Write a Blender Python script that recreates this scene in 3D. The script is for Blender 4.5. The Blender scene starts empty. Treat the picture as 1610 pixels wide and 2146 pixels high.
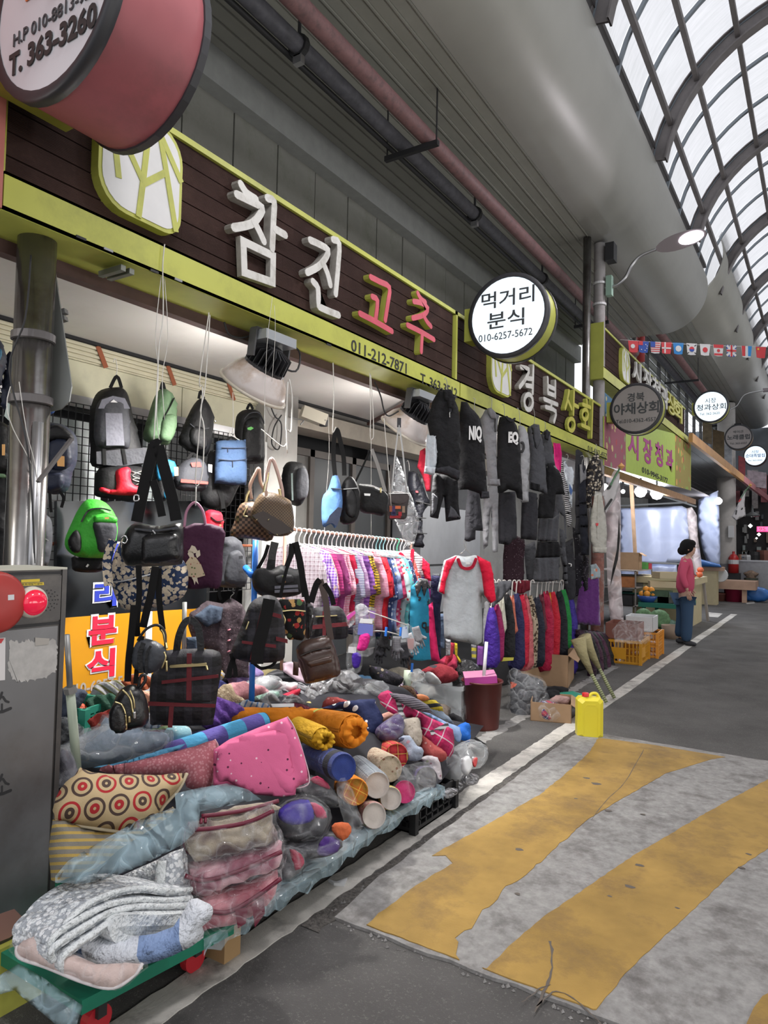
import bpy,bmesh,math,random
import numpy as np
from mathutils import Vector,Matrix
from mathutils.geometry import delaunay_2d_cdt
S=bpy.context.scene
COL=S.collection
rnd=random.Random(7)
PI=math.pi
# ---------------------------------------------------------------- camera
FPX,YAW,PITCH,ROLL,EYE=1465.67,0.564746,0.0429563,0.0201488,1.5
def _axes():
    f=Vector((-math.sin(YAW)*math.cos(PITCH),math.cos(YAW)*math.cos(PITCH),math.sin(PITCH)))
    r0=Vector((math.cos(YAW),math.sin(YAW),0)); u0=r0.cross(f)
    return r0*math.cos(ROLL)+u0*math.sin(ROLL),-r0*math.sin(ROLL)+u0*math.cos(ROLL),f
CR,CU,CF=_axes()
CAMP=Vector((0,0,EYE))
cam=bpy.data.objects.new('camera',bpy.data.cameras.new('camera'))
COL.objects.link(cam)
cam.data.sensor_fit='HORIZONTAL'; cam.data.sensor_width=36.0
cam.data.lens=36.0*FPX/1610.0; cam.data.clip_start=0.05; cam.data.clip_end=300
cam.matrix_world=Matrix(((CR.x,CU.x,-CF.x,0),(CR.y,CU.y,-CF.y,0),(CR.z,CU.z,-CF.z,EYE),(0,0,0,1)))
S.camera=cam
# ---------------------------------------------------------------- world, light, exposure
S.view_settings.view_transform='Standard'; S.view_settings.look='None'
S.view_settings.gamma=1.0; S.view_settings.use_curve_mapping=False
S.view_settings.exposure=0.36
S.cycles.max_bounces=8; S.cycles.diffuse_bounces=4; S.cycles.transparent_max_bounces=16
S.cycles.caustics_reflective=False; S.cycles.caustics_refractive=False
S.cycles.sample_clamp_indirect=4.0
wd=bpy.data.worlds.new('overcast_sky'); S.world=wd; wd.use_nodes=True
_bg=wd.node_tree.nodes['Background']; _bg.inputs[0].default_value=(0.93,0.95,1.0,1); _bg.inputs[1].default_value=1.0
def lamp(name,kind,loc,energy,color=(1,1,1),size=0.3,spot=None,aim=None,shape='DISK',size_y=None):
    L=bpy.data.lights.new(name,kind); L.energy=energy; L.color=color
    if kind == 'AREA':
        L.shape=shape; L.size=size
        if size_y: L.size_y=size_y
    else: L.shadow_soft_size=size
    if kind == 'SPOT': L.spot_size=spot or 2.4; L.spot_blend=0.6
    o=bpy.data.objects.new(name,L); COL.objects.link(o); o.location=loc
    d=Vector(aim)-Vector(loc) if aim else Vector((0,0,-1))
    o.rotation_euler=d.to_track_quat('-Z','Y').to_euler()
    return o
# street lamps of the arcade hang over the lane; the ones behind the camera light what faces it
for _i,(_x,_y) in enumerate([(-0.3,1.0),(-0.2,-3.5),(-0.6,4.6),(-0.3,16.0),(-0.3,24.0)]):
    lamp('arcade_lamp_light','AREA',(_x,_y,5.1),46,(1,0.96,0.97),0.45)
# unseen area fills added across the lane to brighten our shop's soffit
for _y in (-2.0,1.5,5.0,8.5,13.0,19.0):
    lamp('soffit_fill_light','AREA',(4.0,_y,1.5),42,(1,.98,.95),2.6,aim=(-4.0,_y+.5,2.2),shape='RECTANGLE',size_y=1.2)
# ---------------------------------------------------------------- pixel -> point helpers (points are put on real planes of the place)
def ray(px,py): return CR*(px-805)-CU*(py-1073)+CF*FPX
def onx(px,py,X): d=ray(px,py); return CAMP+d*(X/d.x)
def ony(px,py,Y): d=ray(px,py); return CAMP+d*(Y/d.y)
def onz(px,py,Z): d=ray(px,py); return CAMP+d*((Z-EYE)/d.z)
def proj(P):
    d=Vector(P)-CAMP; k=FPX/d.dot(CF); return 805+d.dot(CR)*k,1073-d.dot(CU)*k
class Plane:
    """upright plane; face=0 looks across the lane (+X), face=90 looks back down the lane (-Y)"""
    def __init__(s,P0,face=0.0,lean=0.0):
        a=math.radians(face); s.P=Vector(P0)
        s.u=Vector((math.sin(a),math.cos(a),0)); s.n=Vector((math.cos(a),-math.sin(a),0)); s.v=Vector((0,0,1))
        if lean:
            s.n=(s.n*math.cos(lean)+Vector((0,0,1))*math.sin(lean)).normalized(); s.v=s.n.cross(s.u)
    def hit(s,px,py):
        d=ray(px,py); return CAMP+d*((s.P-CAMP).dot(s.n)/d.dot(s.n))
    def uv(s,px,py):
        q=s.hit(px,py)-s.P; return (q.dot(s.u),q.dot(s.v))
    def pt(s,u,v,w=0.0): return s.P+s.u*u+s.v*v+s.n*w
def pxat(px,py,X,face=0.0,lean=0.0):
    """plane through the point seen at px,py that lies at distance X to the shop side"""
    return Plane(onx(px,py,X),face,lean)
# ---------------------------------------------------------------- objects
def tag(o,label=None,cat=None,group=None,kind=None):
    if label: o['label']=label
    if cat: o['category']=cat
    if group: o['group']=group
    if kind: o['kind']=kind
    return o
def empty(name,loc,label,cat,group=None):
    o=bpy.data.objects.new(name,None); COL.objects.link(o); o.location=loc; o.empty_display_size=0.05
    return tag(o,label,cat,group)
_LOC={}
def wloc(o):
    v=Vector((0,0,0))
    while o is not None: v += o.location; o=o.parent
    return v
def mesh(name,V,F,mat,parent=None,smooth=False,uv=None,label=None,cat=None,group=None,kind=None,org=None):
    V=[Vector(v) for v in V]
    if parent is not None: O=wloc(parent)
    elif org is not None: O=Vector(org)
    else:
        A=np.array([tuple(v) for v in V]); O=Vector(((A[:,0].min()+A[:,0].max())/2,(A[:,1].min()+A[:,1].max())/2,A[:,2].min()))
    me=bpy.data.meshes.new(name); me.from_pydata([tuple(v-O) for v in V],[],F)
    if smooth: me.polygons.foreach_set('use_smooth',[True]*len(me.polygons))
    if uv is not None:
        L=me.uv_layers.new(name='UVMap'); vi=np.empty(len(me.loops),dtype=np.int32); me.loops.foreach_get('vertex_index',vi)
        L.data.foreach_set('uv',np.array(uv,dtype=np.float32)[vi].ravel())
    if isinstance(mat,(list,tuple)):
        for m in mat: me.materials.append(m)
    elif mat is not None: me.materials.append(mat)
    me.update()
    o=bpy.data.objects.new(name,me); COL.objects.link(o)
    if parent is not None: o.parent=parent
    else: o.location=O
    return tag(o,label,cat,group,kind)
class MB:
    """collects simple solids (world coordinates) into one mesh"""
    def __init__(s): s.V=[]; s.F=[]; s.U=[]
    def add(s,V,F,U=None):
        n=len(s.V); s.V += [Vector(v) for v in V]; s.F += [tuple(i+n for i in f) for f in F]
        s.U += list(U) if U is not None else [(v[0]+v[1],v[2]) for v in V]; return s
    def box(s,a,b,M=None):
        x0,y0,z0=a; x1,y1,z1=b
        V=[Vector(p) for p in ((x0,y0,z0),(x1,y0,z0),(x1,y1,z0),(x0,y1,z0),(x0,y0,z1),(x1,y0,z1),(x1,y1,z1),(x0,y1,z1))]
        if M is not None: V=[M @ v for v in V]
        return s.add(V,[(0,3,2,1),(4,5,6,7),(0,1,5,4),(1,2,6,5),(2,3,7,6),(3,0,4,7)])
    def bar(s,a,b,w,d=None,up=(0,0,1)):
        a=Vector(a); b=Vector(b); d=d or w; t=(b-a).normalized(); up=Vector(up)
        if abs(t.dot(up)) > .95: up=Vector((1,0,0))
        x=t.cross(up).normalized(); y=x.cross(t)
        V=[p+x*(i*w/2)+y*(j*d/2) for p in (a,b) for i,j in ((-1,-1),(1,-1),(1,1),(-1,1))]
        return s.add(V,[(0,1,2,3),(7,6,5,4),(0,4,5,1),(1,5,6,2),(2,6,7,3),(3,7,4,0)])
    def tube(s,pts,r,n=8,cap=True):
        pts=[Vector(p) for p in pts]; V=[]; F=[]; U=[]; x=None; L=0
        rs=r if isinstance(r,(list,tuple)) else [r]*len(pts)
        for i,p in enumerate(pts):
            t=(pts[min(i+1,len(pts)-1)]-pts[max(i-1,0)])
            t=t.normalized() if t.length > 1e-9 else Vector((0,0,1))
            if x is None: x=t.cross(Vector((0,0,1)) if abs(t.z) < .9 else Vector((1,0,0))).normalized()
            else: x=(x-t*x.dot(t)).normalized()
            y=t.cross(x)
            if i: L += (p-pts[i-1]).length
            for k in range(n):
                a=2*PI*k/n; V.append(p+x*(rs[i]*math.cos(a))+y*(rs[i]*math.sin(a))); U.append((k/n*2*PI*rs[i],L))
        for i in range(len(pts)-1):
            for k in range(n): F.append((i*n+k,i*n+(k+1) % n,(i+1)*n+(k+1) % n,(i+1)*n+k))
        if cap: F.append(tuple(range(n))[::-1]); F.append(tuple(range((len(pts)-1)*n,len(pts)*n)))
        return s.add(V,F,U)
    def lathe(s,P,prof,axis=(0,0,1),n=20,flat=False):
        """prof = [(radius, height)] about an axis through P"""
        P=Vector(P); t=Vector(axis).normalized(); x=t.cross(Vector((0,0,1)) if abs(t.z) < .9 else Vector((1,0,0))).normalized(); y=t.cross(x)
        V=[]; F=[]; U=[]
        for i,(r,h) in enumerate(prof):
            for k in range(n):
                a=2*PI*k/n; V.append(P+t*h+x*(max(r,1e-4)*math.cos(a))+y*(max(r,1e-4)*math.sin(a))); U.append((r*math.cos(a),r*math.sin(a)) if flat else (k/n*.6,h))
        for i in range(len(prof)-1):
            for k in range(n): F.append((i*n+k,i*n+(k+1) % n,(i+1)*n+(k+1) % n,(i+1)*n+k))
        return s.add(V,F,U)
    def prism(s,poly,pl,w0,w1):
        """closed outline poly (u,v) on Plane pl, extruded along its normal from w0 to w1"""
        n=len(poly); V=[pl.pt(u,v,w) for w in (w0,w1) for u,v in poly]
        F=[tuple(range(n))[::-1],tuple(range(n,2*n))]+[(i,(i+1) % n,n+(i+1) % n,n+i) for i in range(n)]
        return s.add(V,F,[(u,v) for _ in (0,1) for u,v in poly])
    def ribbon(s,pts,w,pl,w0,w1,caps=True,closed=False):
        """stroke of width w along pts (u,v) on Plane pl with thickness w0..w1"""
        P=[Vector(p) for p in pts]; n=len(P); Lf=[]; Rt=[]
        for i in range(n):
            if closed: a=(P[i]-P[i-1]); b=(P[(i+1) % n]-P[i])
            else: a=P[i]-P[max(i-1,0)]; b=P[min(i+1,n-1)]-P[i]
            if a.length < 1e-9: a=b
            if b.length < 1e-9: b=a
            a=a.normalized(); b=b.normalized(); t=(a+b)
            t=t.normalized() if t.length > 1e-6 else b
            m=Vector((-t.y,t.x)); k=1/max(.5,m.dot(Vector((-b.y,b.x))))
            Lf.append(P[i]+m*w/2*k); Rt.append(P[i]-m*w/2*k)
        if closed:
            for i in range(n):
                j=(i+1) % n; s.prism([Rt[i],Rt[j],Lf[j],Lf[i]],pl,w0,w1)
            return s
        def cap(c,d):
            a0=math.atan2(d.y,d.x); return [c+Vector((math.cos(a0-PI/2+PI*k/4),math.sin(a0-PI/2+PI*k/4)))*w/2 for k in range(1,4)]
        poly=Rt+(cap(P[-1],P[-1]-P[-2]) if caps else [])+Lf[::-1]+(cap(P[0],P[0]-P[1]) if caps else [])
        return s.prism([tuple(p) for p in poly],pl,w0,w1)
    def build(s,name,mat,parent=None,smooth=False,**k):
        return mesh(name,s.V,s.F,mat,parent,smooth,uv=s.U,**k)
def box(name,a,b,mat,parent=None,**k): return MB().box(a,b).build(name,mat,parent,**k)
def spin(o,ang=.6):
    """smooth with sharp edges kept"""
    me=o.data; me.polygons.foreach_set('use_smooth',[True]*len(me.polygons))
    bm=bmesh.new(); bm.from_mesh(me)
    for e in bm.edges:
        if len(e.link_faces) == 2 and e.calc_face_angle(0) > ang: e.smooth=False
    bm.to_mesh(me); bm.free(); return o
def bez(pts,n=6,closed=False):
    """Catmull-Rom through the points (2-D or 3-D)"""
    P=[Vector(p) for p in pts]; out=[]; m=len(P)
    for i in range(m if closed else m-1):
        p0=P[(i-1) % m] if closed or i else P[0]; p1=P[i]; p2=P[(i+1) % m]
        p3=P[(i+2) % m] if closed else P[min(i+2,m-1)]
        for k in range(n):
            t=k/n; out.append(.5*((2*p1)+(p2-p0)*t+(2*p0-5*p1+4*p2-p3)*t*t+(3*p1-p0-3*p2+p3)*t**3))
    if not closed: out.append(P[-1])
    return out
def inside(p,poly):
    x,y=p; c=False; j=len(poly)-1
    for i in range(len(poly)):
        xi,yi=poly[i]; xj,yj=poly[j]
        if (yi > y) != (yj > y) and x < (xj-xi)*(y-yi)/(yj-yi)+xi: c=not c
        j=i
    return c
def vnoise(seed):
    r=random.Random(seed); W=[(r.uniform(-1,1),r.uniform(-1,1),r.uniform(0,6.28)) for _ in range(6)]
    def f(u,v,s): return sum(math.sin((a*u+b*v)*6.28*s+c) for a,b,c in W)/6
    return f
def puff(name,pl,pts,t,mat,parent=None,rim=None,cell=None,px=True,round_=0,wave=None,seed=None,w=0.0,flat=.5,bend=None,lumps=0.0,smooth=True,**k):
    """a soft body: outline (pixels or plane coordinates) on Plane pl, swollen to thickness t with a rounded rim.
    wave=(amplitude, wavelength, 'v'|'u'|'n') puts folds in; flat = share of swelling on the back"""
    uv=[pl.uv(*p) for p in pts] if px else [tuple(p) for p in pts]
    if round_: uv=[tuple(p) for p in bez(uv,round_,True)]
    A=np.array(uv); W=A.max(0)-A.min(0); size=float(min(W)); cen=A.mean(0)
    rim=rim or size*.3; cell=cell or max(float(max(W))/15,.004)
    seg=[]
    for i in range(len(A)):
        p,q=A[i],A[(i+1) % len(A)]; m=max(1,int(round(np.hypot(*(q-p))/cell)))
        seg += [tuple(p+(q-p)*(j/m)) for j in range(m)]
    B=np.array(seg); nb=len(B)
    # distance field points
    x0,y0=A.min(0); x1,y1=A.max(0); P=[]; row=0; y=y0+cell/2
    while y < y1:
        x=x0+(cell/2 if row % 2 else 0)
        while x < x1:
            if inside((x,y),seg):
                d=np.min(np.hypot(B[:,0]-x,B[:,1]-y))
                if d > cell*.45: P.append((x,y,d))
            x += cell
        y += cell*.87; row += 1
    pts2=[Vector(b) for b in seg]+[Vector((p[0],p[1])) for p in P]
    vs,es,fs,ov,oe,of=delaunay_2d_cdt(pts2,[(i,(i+1) % nb) for i in range(nb)],[tuple(range(nb))],1,1e-7)
    vv=[tuple(v) for v in vs]; n=len(vv); dist=[]
    for i,(x,y) in enumerate(vv): dist.append(float(np.min(np.hypot(B[:,0]-x,B[:,1]-y))) if i >= nb else 0.0)
    nz=vnoise(seed if seed is not None else sum(ord(c) for c in name)*7+len(uv)+int(cen[0]*97))
    def h(i):
        d=min(dist[i]/rim,1.0); return t*math.sqrt(max(0,1-(1-d)**2))
    V=[]; U=[]
    def off(i):
        x,y=vv[i]; o=w
        if wave:
            a,l,ax=wave; ph=nz(x,y,.35/l)*2.2
            o += a*math.sin(6.28*((x if ax == 'v' else y if ax == 'u' else (x+y)*.7)/l)+ph)
        if bend: o += bend(x,y)
        return o
    front=[]; back=[]
    for i in range(n):
        x,y=vv[i]; hh=h(i); o=off(i); l=lumps*nz(x,y,1.0/size)*min(1,dist[i]/rim) if lumps else 0
        if dist[i] <= 1e-9 or i < nb:
            front.append(len(V)); back.append(len(V)); V.append(pl.pt(x,y,o)); U.append((x,y))
        else:
            front.append(len(V)); V.append(pl.pt(x,y,o+hh*(1-flat)+l)); U.append((x,y))
            back.append(len(V)); V.append(pl.pt(x,y,o-hh*flat+l*.4)); U.append((x,y))
    F=[]
    for f in fs:
        f=list(f); a=[Vector(vv[i]) for i in f]
        ar=sum(a[i].x*a[(i+1) % len(a)].y-a[(i+1) % len(a)].x*a[i].y for i in range(len(a)))
        if ar < 0: f=f[::-1]
        ff=tuple(front[i] for i in f); bb=tuple(back[i] for i in f[::-1])
        F.append(ff)
        if set(ff) != set(bb): F.append(bb)
    return mesh(name,V,F,mat,parent,smooth,uv=U,**k)
def slab(name,pl,pts,w0,w1,mat,parent=None,px=True,round_=0,**k):
    uv=[pl.uv(*p) for p in pts] if px else [tuple(p) for p in pts]
    if round_: uv=[tuple(p) for p in bez(uv,round_,True)]
    return MB().prism(uv,pl,w0,w1).build(name,mat,parent,**k)
def cord(name,pts,r,mat,parent=None,n=6,sm=5,**k):
    return MB().tube(bez(pts,sm) if sm else pts,r,n).build(name,mat,parent,smooth=True,**k)
def strap(name,pts,width,t,mat,parent=None,side=(0,1,0),sm=5,**k):
    """flat band through 3-D points; side = its width direction"""
    P=bez(pts,sm) if sm else [Vector(p) for p in pts]; sd=Vector(side).normalized(); V=[]; F=[]; U=[]; L=0
    for i,p in enumerate(P):
        t_=(P[min(i+1,len(P)-1)]-P[max(i-1,0)]).normalized(); s_=(sd-t_*sd.dot(t_))
        s_=s_.normalized() if s_.length > 1e-4 else Vector((1,0,0)); nn=s_.cross(t_)
        if i: L += (p-P[i-1]).length
        V += [p-s_*width/2-nn*t/2,p+s_*width/2-nn*t/2,p+s_*width/2+nn*t/2,p-s_*width/2+nn*t/2]; U += [(0,L),(width,L),(width,L),(0,L)]
    for i in range(len(P)-1):
        for k_ in range(4): F.append((i*4+k_,i*4+(k_+1) % 4,i*4+4+(k_+1) % 4,i*4+4+k_))
    F += [(3,2,1,0),tuple(range(len(P)*4-4,len(P)*4))]
    return mesh(name,V,F,mat,parent,False,uv=U,**k)
def text(name,s,pl,box_,mat,parent=None,w=0.0,d=0.002,bold=0.0,kind=None):
    """lettering fitted into box_=(u0,v0,u1,v1) on Plane pl"""
    c=bpy.data.curves.new('t','FONT'); c.body=s; c.align_x='CENTER'; c.offset=bold; c.resolution_u=3; c.extrude=0.01; c.space_line=0.95
    o=bpy.data.objects.new('t',c); COL.objects.link(o)
    dg=bpy.context.evaluated_depsgraph_get(); me=bpy.data.meshes.new_from_object(o.evaluated_get(dg))
    bpy.data.objects.remove(o); bpy.data.curves.remove(c)
    co=np.array([tuple(v.co) for v in me.vertices])
    if not len(co): return None
    lo=co.min(0); hi=co.max(0); u0,v0,u1,v1=box_
    V=[pl.pt(u0+(x-lo[0])/(hi[0]-lo[0])*(u1-u0),v0+(y-lo[1])/(hi[1]-lo[1])*(v1-v0),w+(d if z > 0 else 0)) for x,y,z in co]
    F=[tuple(p.vertices) for p in me.polygons]; bpy.data.meshes.remove(me)
    return mesh(name,V,F,mat,parent,kind=kind)
def copy_tree(o,delta=None,parent=None,label=None):
    c=o.copy(); COL.objects.link(c); c.parent=parent
    if delta is not None: c.location=o.location+Vector(delta)
    if label: c['label']=label
    for ch in list(o.children): copy_tree(ch,None,c)
    return c
# ---------------------------------------------------------------- materials
_MC={}
def _base(name,rough,metal,spec=0.5):
    m=bpy.data.materials.new(name); m.use_nodes=True; nt=m.node_tree; b=nt.nodes['Principled BSDF']
    b.inputs['Roughness'].default_value=rough; b.inputs['Metallic'].default_value=metal; b.inputs['Specular IOR Level'].default_value=spec
    return m,nt,b
def c4(c): return (c[0],c[1],c[2],1.0)
def hexc(h):
    h=h.lstrip('#'); v=[int(h[i:i+2],16)/255 for i in (0,2,4)]
    return tuple(x/12.92 if x <= .04045 else ((x+.055)/1.055)**2.4 for x in v)
def N(nt,t,**k):
    n=nt.nodes.new(t)
    for a,v in k.items(): setattr(n,a,v)
    return n
def mth(nt,op,a,b=None,c=None):
    n=N(nt,'ShaderNodeMath',operation=op)
    for i,x in enumerate((a,b,c)):
        if x is None: continue
        if isinstance(x,(int,float)): n.inputs[i].default_value=x
        else: nt.links.new(x,n.inputs[i])
    return n.outputs[0]
def mix(nt,f,a,b):
    n=N(nt,'ShaderNodeMix',data_type='RGBA')
    for i,x in ((0,f),(6,a),(7,b)):
        if isinstance(x,(int,float)): n.inputs[i].default_value=x
        elif isinstance(x,tuple): n.inputs[i].default_value=c4(x)
        else: nt.links.new(x,n.inputs[i])
    return n.outputs[2]
def noise(nt,vec,scale,detail=3,rough=.6,dim='3D'):
    n=N(nt,'ShaderNodeTexNoise'); n.inputs['Scale'].default_value=scale; n.inputs['Detail'].default_value=detail; n.inputs['Roughness'].default_value=rough
    if vec is not None: nt.links.new(vec,n.inputs['Vector'])
    return n.outputs[0]
def ramp(nt,f,a,b):
    n=N(nt,'ShaderNodeMapRange'); n.inputs[1].default_value=a; n.inputs[2].default_value=b; nt.links.new(f,n.inputs[0]); return n.outputs[0]
def bump(nt,b,h,s,dist=.01):
    n=N(nt,'ShaderNodeBump'); n.inputs['Strength'].default_value=s; n.inputs['Distance'].default_value=dist
    nt.links.new(h,n.inputs['Height']); nt.links.new(n.outputs[0],b.inputs['Normal'])
def mat(name,col,rough=.6,metal=0.0,var=.0,vs=8.0,bmp=0.0,bs=60.0,dist=.004,emit=0.0,spec=.5,dirt=None,ds=3.0):
    """plain painted / metal / plastic surface with optional mottling, grime and fine relief"""
    if isinstance(col,str): col=hexc(col)
    if name in _MC: return _MC[name]
    m,nt,b=_base(name,rough,metal,spec); tc=N(nt,'ShaderNodeTexCoord').outputs['Object']; out=None
    if var:
        f=noise(nt,tc,vs); out=mix(nt,ramp(nt,f,.3,.7),tuple(x*(1-var) for x in col),tuple(min(1,x*(1+var)) for x in col))
    if dirt:
        f=ramp(nt,noise(nt,tc,ds,6,.7),.48,.72); out=mix(nt,f,out if out is not None else col,dirt if not isinstance(dirt,str) else hexc(dirt))
    if out is not None: nt.links.new(out,b.inputs['Base Color'])
    else: b.inputs['Base Color'].default_value=c4(col)
    if bmp: bump(nt,b,noise(nt,tc,bs,4),bmp,dist)
    if emit: b.inputs['Emission Color'].default_value=c4(col); b.inputs['Emission Strength'].default_value=emit
    _MC[name]=m; return m
def cloth(name,kind='solid',c=('#888888',),s=.02,rough=.85,wr=.5,ws=9.0,ang=0.0,thr=.5,sheen=0.0,weave=.25,obj=False):
    """fabric: UV runs in metres. kinds: solid stripe plaid check dots floral rings leather wave"""
    key=(name,kind,c,s,ang)
    if key in _MC: return _MC[key]
    C=[hexc(x) if isinstance(x,str) else x for x in c]
    m,nt,b=_base(name,rough,0.0,.35); uvn=N(nt,'ShaderNodeTexCoord').outputs['Object' if obj else 'UV']; mp=N(nt,'ShaderNodeMapping'); mp.inputs['Rotation'].default_value=(0,0,ang)
    nt.links.new(uvn,mp.inputs[0]); uv=mp.outputs[0]; sx=N(nt,'ShaderNodeSeparateXYZ'); nt.links.new(uv,sx.inputs[0]); x,y=sx.outputs[0],sx.outputs[1]
    def band(v,per,duty,ph=0.0):
        return mth(nt,'LESS_THAN',mth(nt,'FRACT',mth(nt,'ADD',mth(nt,'DIVIDE',v,per),100.0+ph)),duty)
    out=None
    if kind == 'stripe':
        out=mix(nt,band(y,s,thr),C[0],C[1])
        if len(C) > 2: out=mix(nt,band(y,s,.15,.35),out,C[2])
    elif kind == 'plaid':
        a=band(x,s,thr); bb=band(y,s,thr); q=mth(nt,'MULTIPLY',mth(nt,'ADD',a,bb),.5); out=mix(nt,q,C[0],C[1])
        if len(C) > 2:
            a=band(x,s,.07,.25); bb=band(y,s,.07,.25); out=mix(nt,mth(nt,'MAXIMUM',a,bb),out,C[2])
    elif kind == 'check':
        a=band(x,s,.5); bb=band(y,s,.5); q=mth(nt,'ABSOLUTE',mth(nt,'SUBTRACT',a,bb)); out=mix(nt,q,C[0],C[1])
    elif kind in ('dots','floral','stars'):
        vo=N(nt,'ShaderNodeTexVoronoi'); vo.inputs['Scale'].default_value=1/s; vo.inputs['Randomness'].default_value=.75 if kind != 'floral' else 1
        nt.links.new(uv,vo.inputs['Vector']); sp=N(nt,'ShaderNodeSeparateXYZ'); nt.links.new(vo.outputs['Color'],sp.inputs[0]); d=vo.outputs['Distance']
        if kind == 'floral': d=mth(nt,'ADD',d,mth(nt,'MULTIPLY',mth(nt,'SUBTRACT',noise(nt,uv,2.2/s),.5),.5))
        o2=C[1]
        if len(C) > 2: o2=mix(nt,mth(nt,'GREATER_THAN',sp.outputs[0],.5),C[1],C[2])
        if len(C) > 3: o2=mix(nt,mth(nt,'GREATER_THAN',sp.outputs[1],.6),o2,C[3])
        out=mix(nt,mth(nt,'LESS_THAN',d,thr*.6),C[0],o2)
    elif kind == 'rings':
        def fr(v,off): return mth(nt,'SUBTRACT',mth(nt,'FRACT',mth(nt,'ADD',mth(nt,'DIVIDE',v,s),off)),.5)
        rowi=mth(nt,'FLOOR',mth(nt,'ADD',mth(nt,'DIVIDE',y,s),100.0)); odd=mth(nt,'MULTIPLY',mth(nt,'MODULO',rowi,2.0),.5)
        xx=mth(nt,'SUBTRACT',mth(nt,'FRACT',mth(nt,'ADD',mth(nt,'ADD',mth(nt,'DIVIDE',x,s),100.0),odd)),.5); yy=fr(y,100.0)
        coli=mth(nt,'FLOOR',mth(nt,'ADD',mth(nt,'ADD',mth(nt,'DIVIDE',x,s),100.0),odd))
        r=mth(nt,'SQRT',mth(nt,'ADD',mth(nt,'POWER',xx,2.0),mth(nt,'POWER',yy,2.0)))
        red=mth(nt,'GREATER_THAN',mth(nt,'MODULO',mth(nt,'ADD',coli,mth(nt,'MULTIPLY',rowi,2.0)),3.0),1.5)
        ca=mix(nt,red,C[1],C[2]); cb=mix(nt,red,C[2],C[1])
        out=mix(nt,mth(nt,'LESS_THAN',r,.44),C[0],ca); out=mix(nt,mth(nt,'LESS_THAN',r,.33),out,C[0]); out=mix(nt,mth(nt,'LESS_THAN',r,.2),out,cb); out=mix(nt,mth(nt,'LESS_THAN',r,.06),out,C[0])
    else:
        f=noise(nt,uv,6); out=mix(nt,ramp(nt,f,.3,.7),tuple(v*.92 for v in C[0]),tuple(min(1,v*1.06) for v in C[0]))
        if len(C) > 1: out=mix(nt,ramp(nt,noise(nt,uv,1/s,2),.45,.6),out,C[1])
    nt.links.new(out,b.inputs['Base Color'])
    if sheen: b.inputs['Sheen Weight'].default_value=sheen
    hgt=mth(nt,'ADD',noise(nt,uv,ws,3,.6),mth(nt,'MULTIPLY',noise(nt,uv,260.0,1),.06*weave*4))
    bump(nt,b,hgt,min(1,wr*1.2),.035); _MC[key]=m
    return m
def film(name,col=(1,1,1),alpha=.25,rough=.12,ws=7.0,strength=.8,hl=.75):
    """thin clear plastic with creases"""
    m,nt,b=_base(name,rough,0.0,.8); tc=N(nt,'ShaderNodeTexCoord').outputs['Object']
    b.inputs['Base Color'].default_value=c4(col); wob=N(nt,'ShaderNodeTexNoise'); wob.inputs['Scale'].default_value=ws*.7; nt.links.new(tc,wob.inputs['Vector'])
    ad=N(nt,'ShaderNodeMix',data_type='VECTOR'); ad.inputs[0].default_value=.18; nt.links.new(tc,ad.inputs[4]); nt.links.new(wob.outputs['Color'],ad.inputs[5])
    vo=N(nt,'ShaderNodeTexVoronoi',feature='DISTANCE_TO_EDGE'); vo.inputs['Scale'].default_value=ws*1.8; nt.links.new(ad.outputs[1],vo.inputs['Vector']); d=vo.outputs['Distance']
    nt.links.new(mth(nt,'ADD',mth(nt,'MULTIPLY',ramp(nt,d,.10,.0),(hl-alpha)*.55),alpha),b.inputs['Alpha'])
    f=mth(nt,'ADD',mth(nt,'MULTIPLY',ramp(nt,d,.0,.35),.9),noise(nt,tc,ws,3,.6))
    bump(nt,b,f,strength,.035); return m
# ================================================================ structure
ASPH=mat('asphalt',(0.105,0.101,0.098),.9,var=.22,vs=2.2,bmp=.9,bs=190,dist=.006,spec=.25)
def _asph():
    nt=ASPH.node_tree; b=nt.nodes['Principled BSDF']; tc=N(nt,'ShaderNodeTexCoord').outputs['Object']
    src=b.inputs['Base Color'].links[0].from_socket
    g=ramp(nt,noise(nt,tc,95,3,.8),.56,.72); o=mix(nt,mth(nt,'MULTIPLY',g,.55),src,(.30,.29,.27))
    nt.links.new(o,b.inputs['Base Color'])
_asph()
CONC=mat('worn_concrete',(0.29,0.283,0.275),.9,var=.22,vs=26,bmp=.6,bs=120,dist=.004,dirt=(.14,.13,.125),ds=7,spec=.2)
WLINE=mat('worn_white_paint',(0.55,0.53,0.49),.85,var=.12,vs=9,bmp=.5,bs=140,dirt=(.20,.19,.18),ds=5,spec=.2)
YPNT=mat('worn_yellow_paint',(0.36,0.225,0.06),.75,var=.2,vs=4,bmp=.5,bs=110,dist=.004,dirt=(.20,.125,.05),ds=4.5,spec=.3)
RUBB=mat('broken_joint_rubble',(0.13,0.12,0.11),.95,var=.5,vs=60,bmp=1,bs=90,dist=.02)
floor=box('floor',(-9,-8,-.3),(9,60,0),ASPH,kind='structure')
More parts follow.
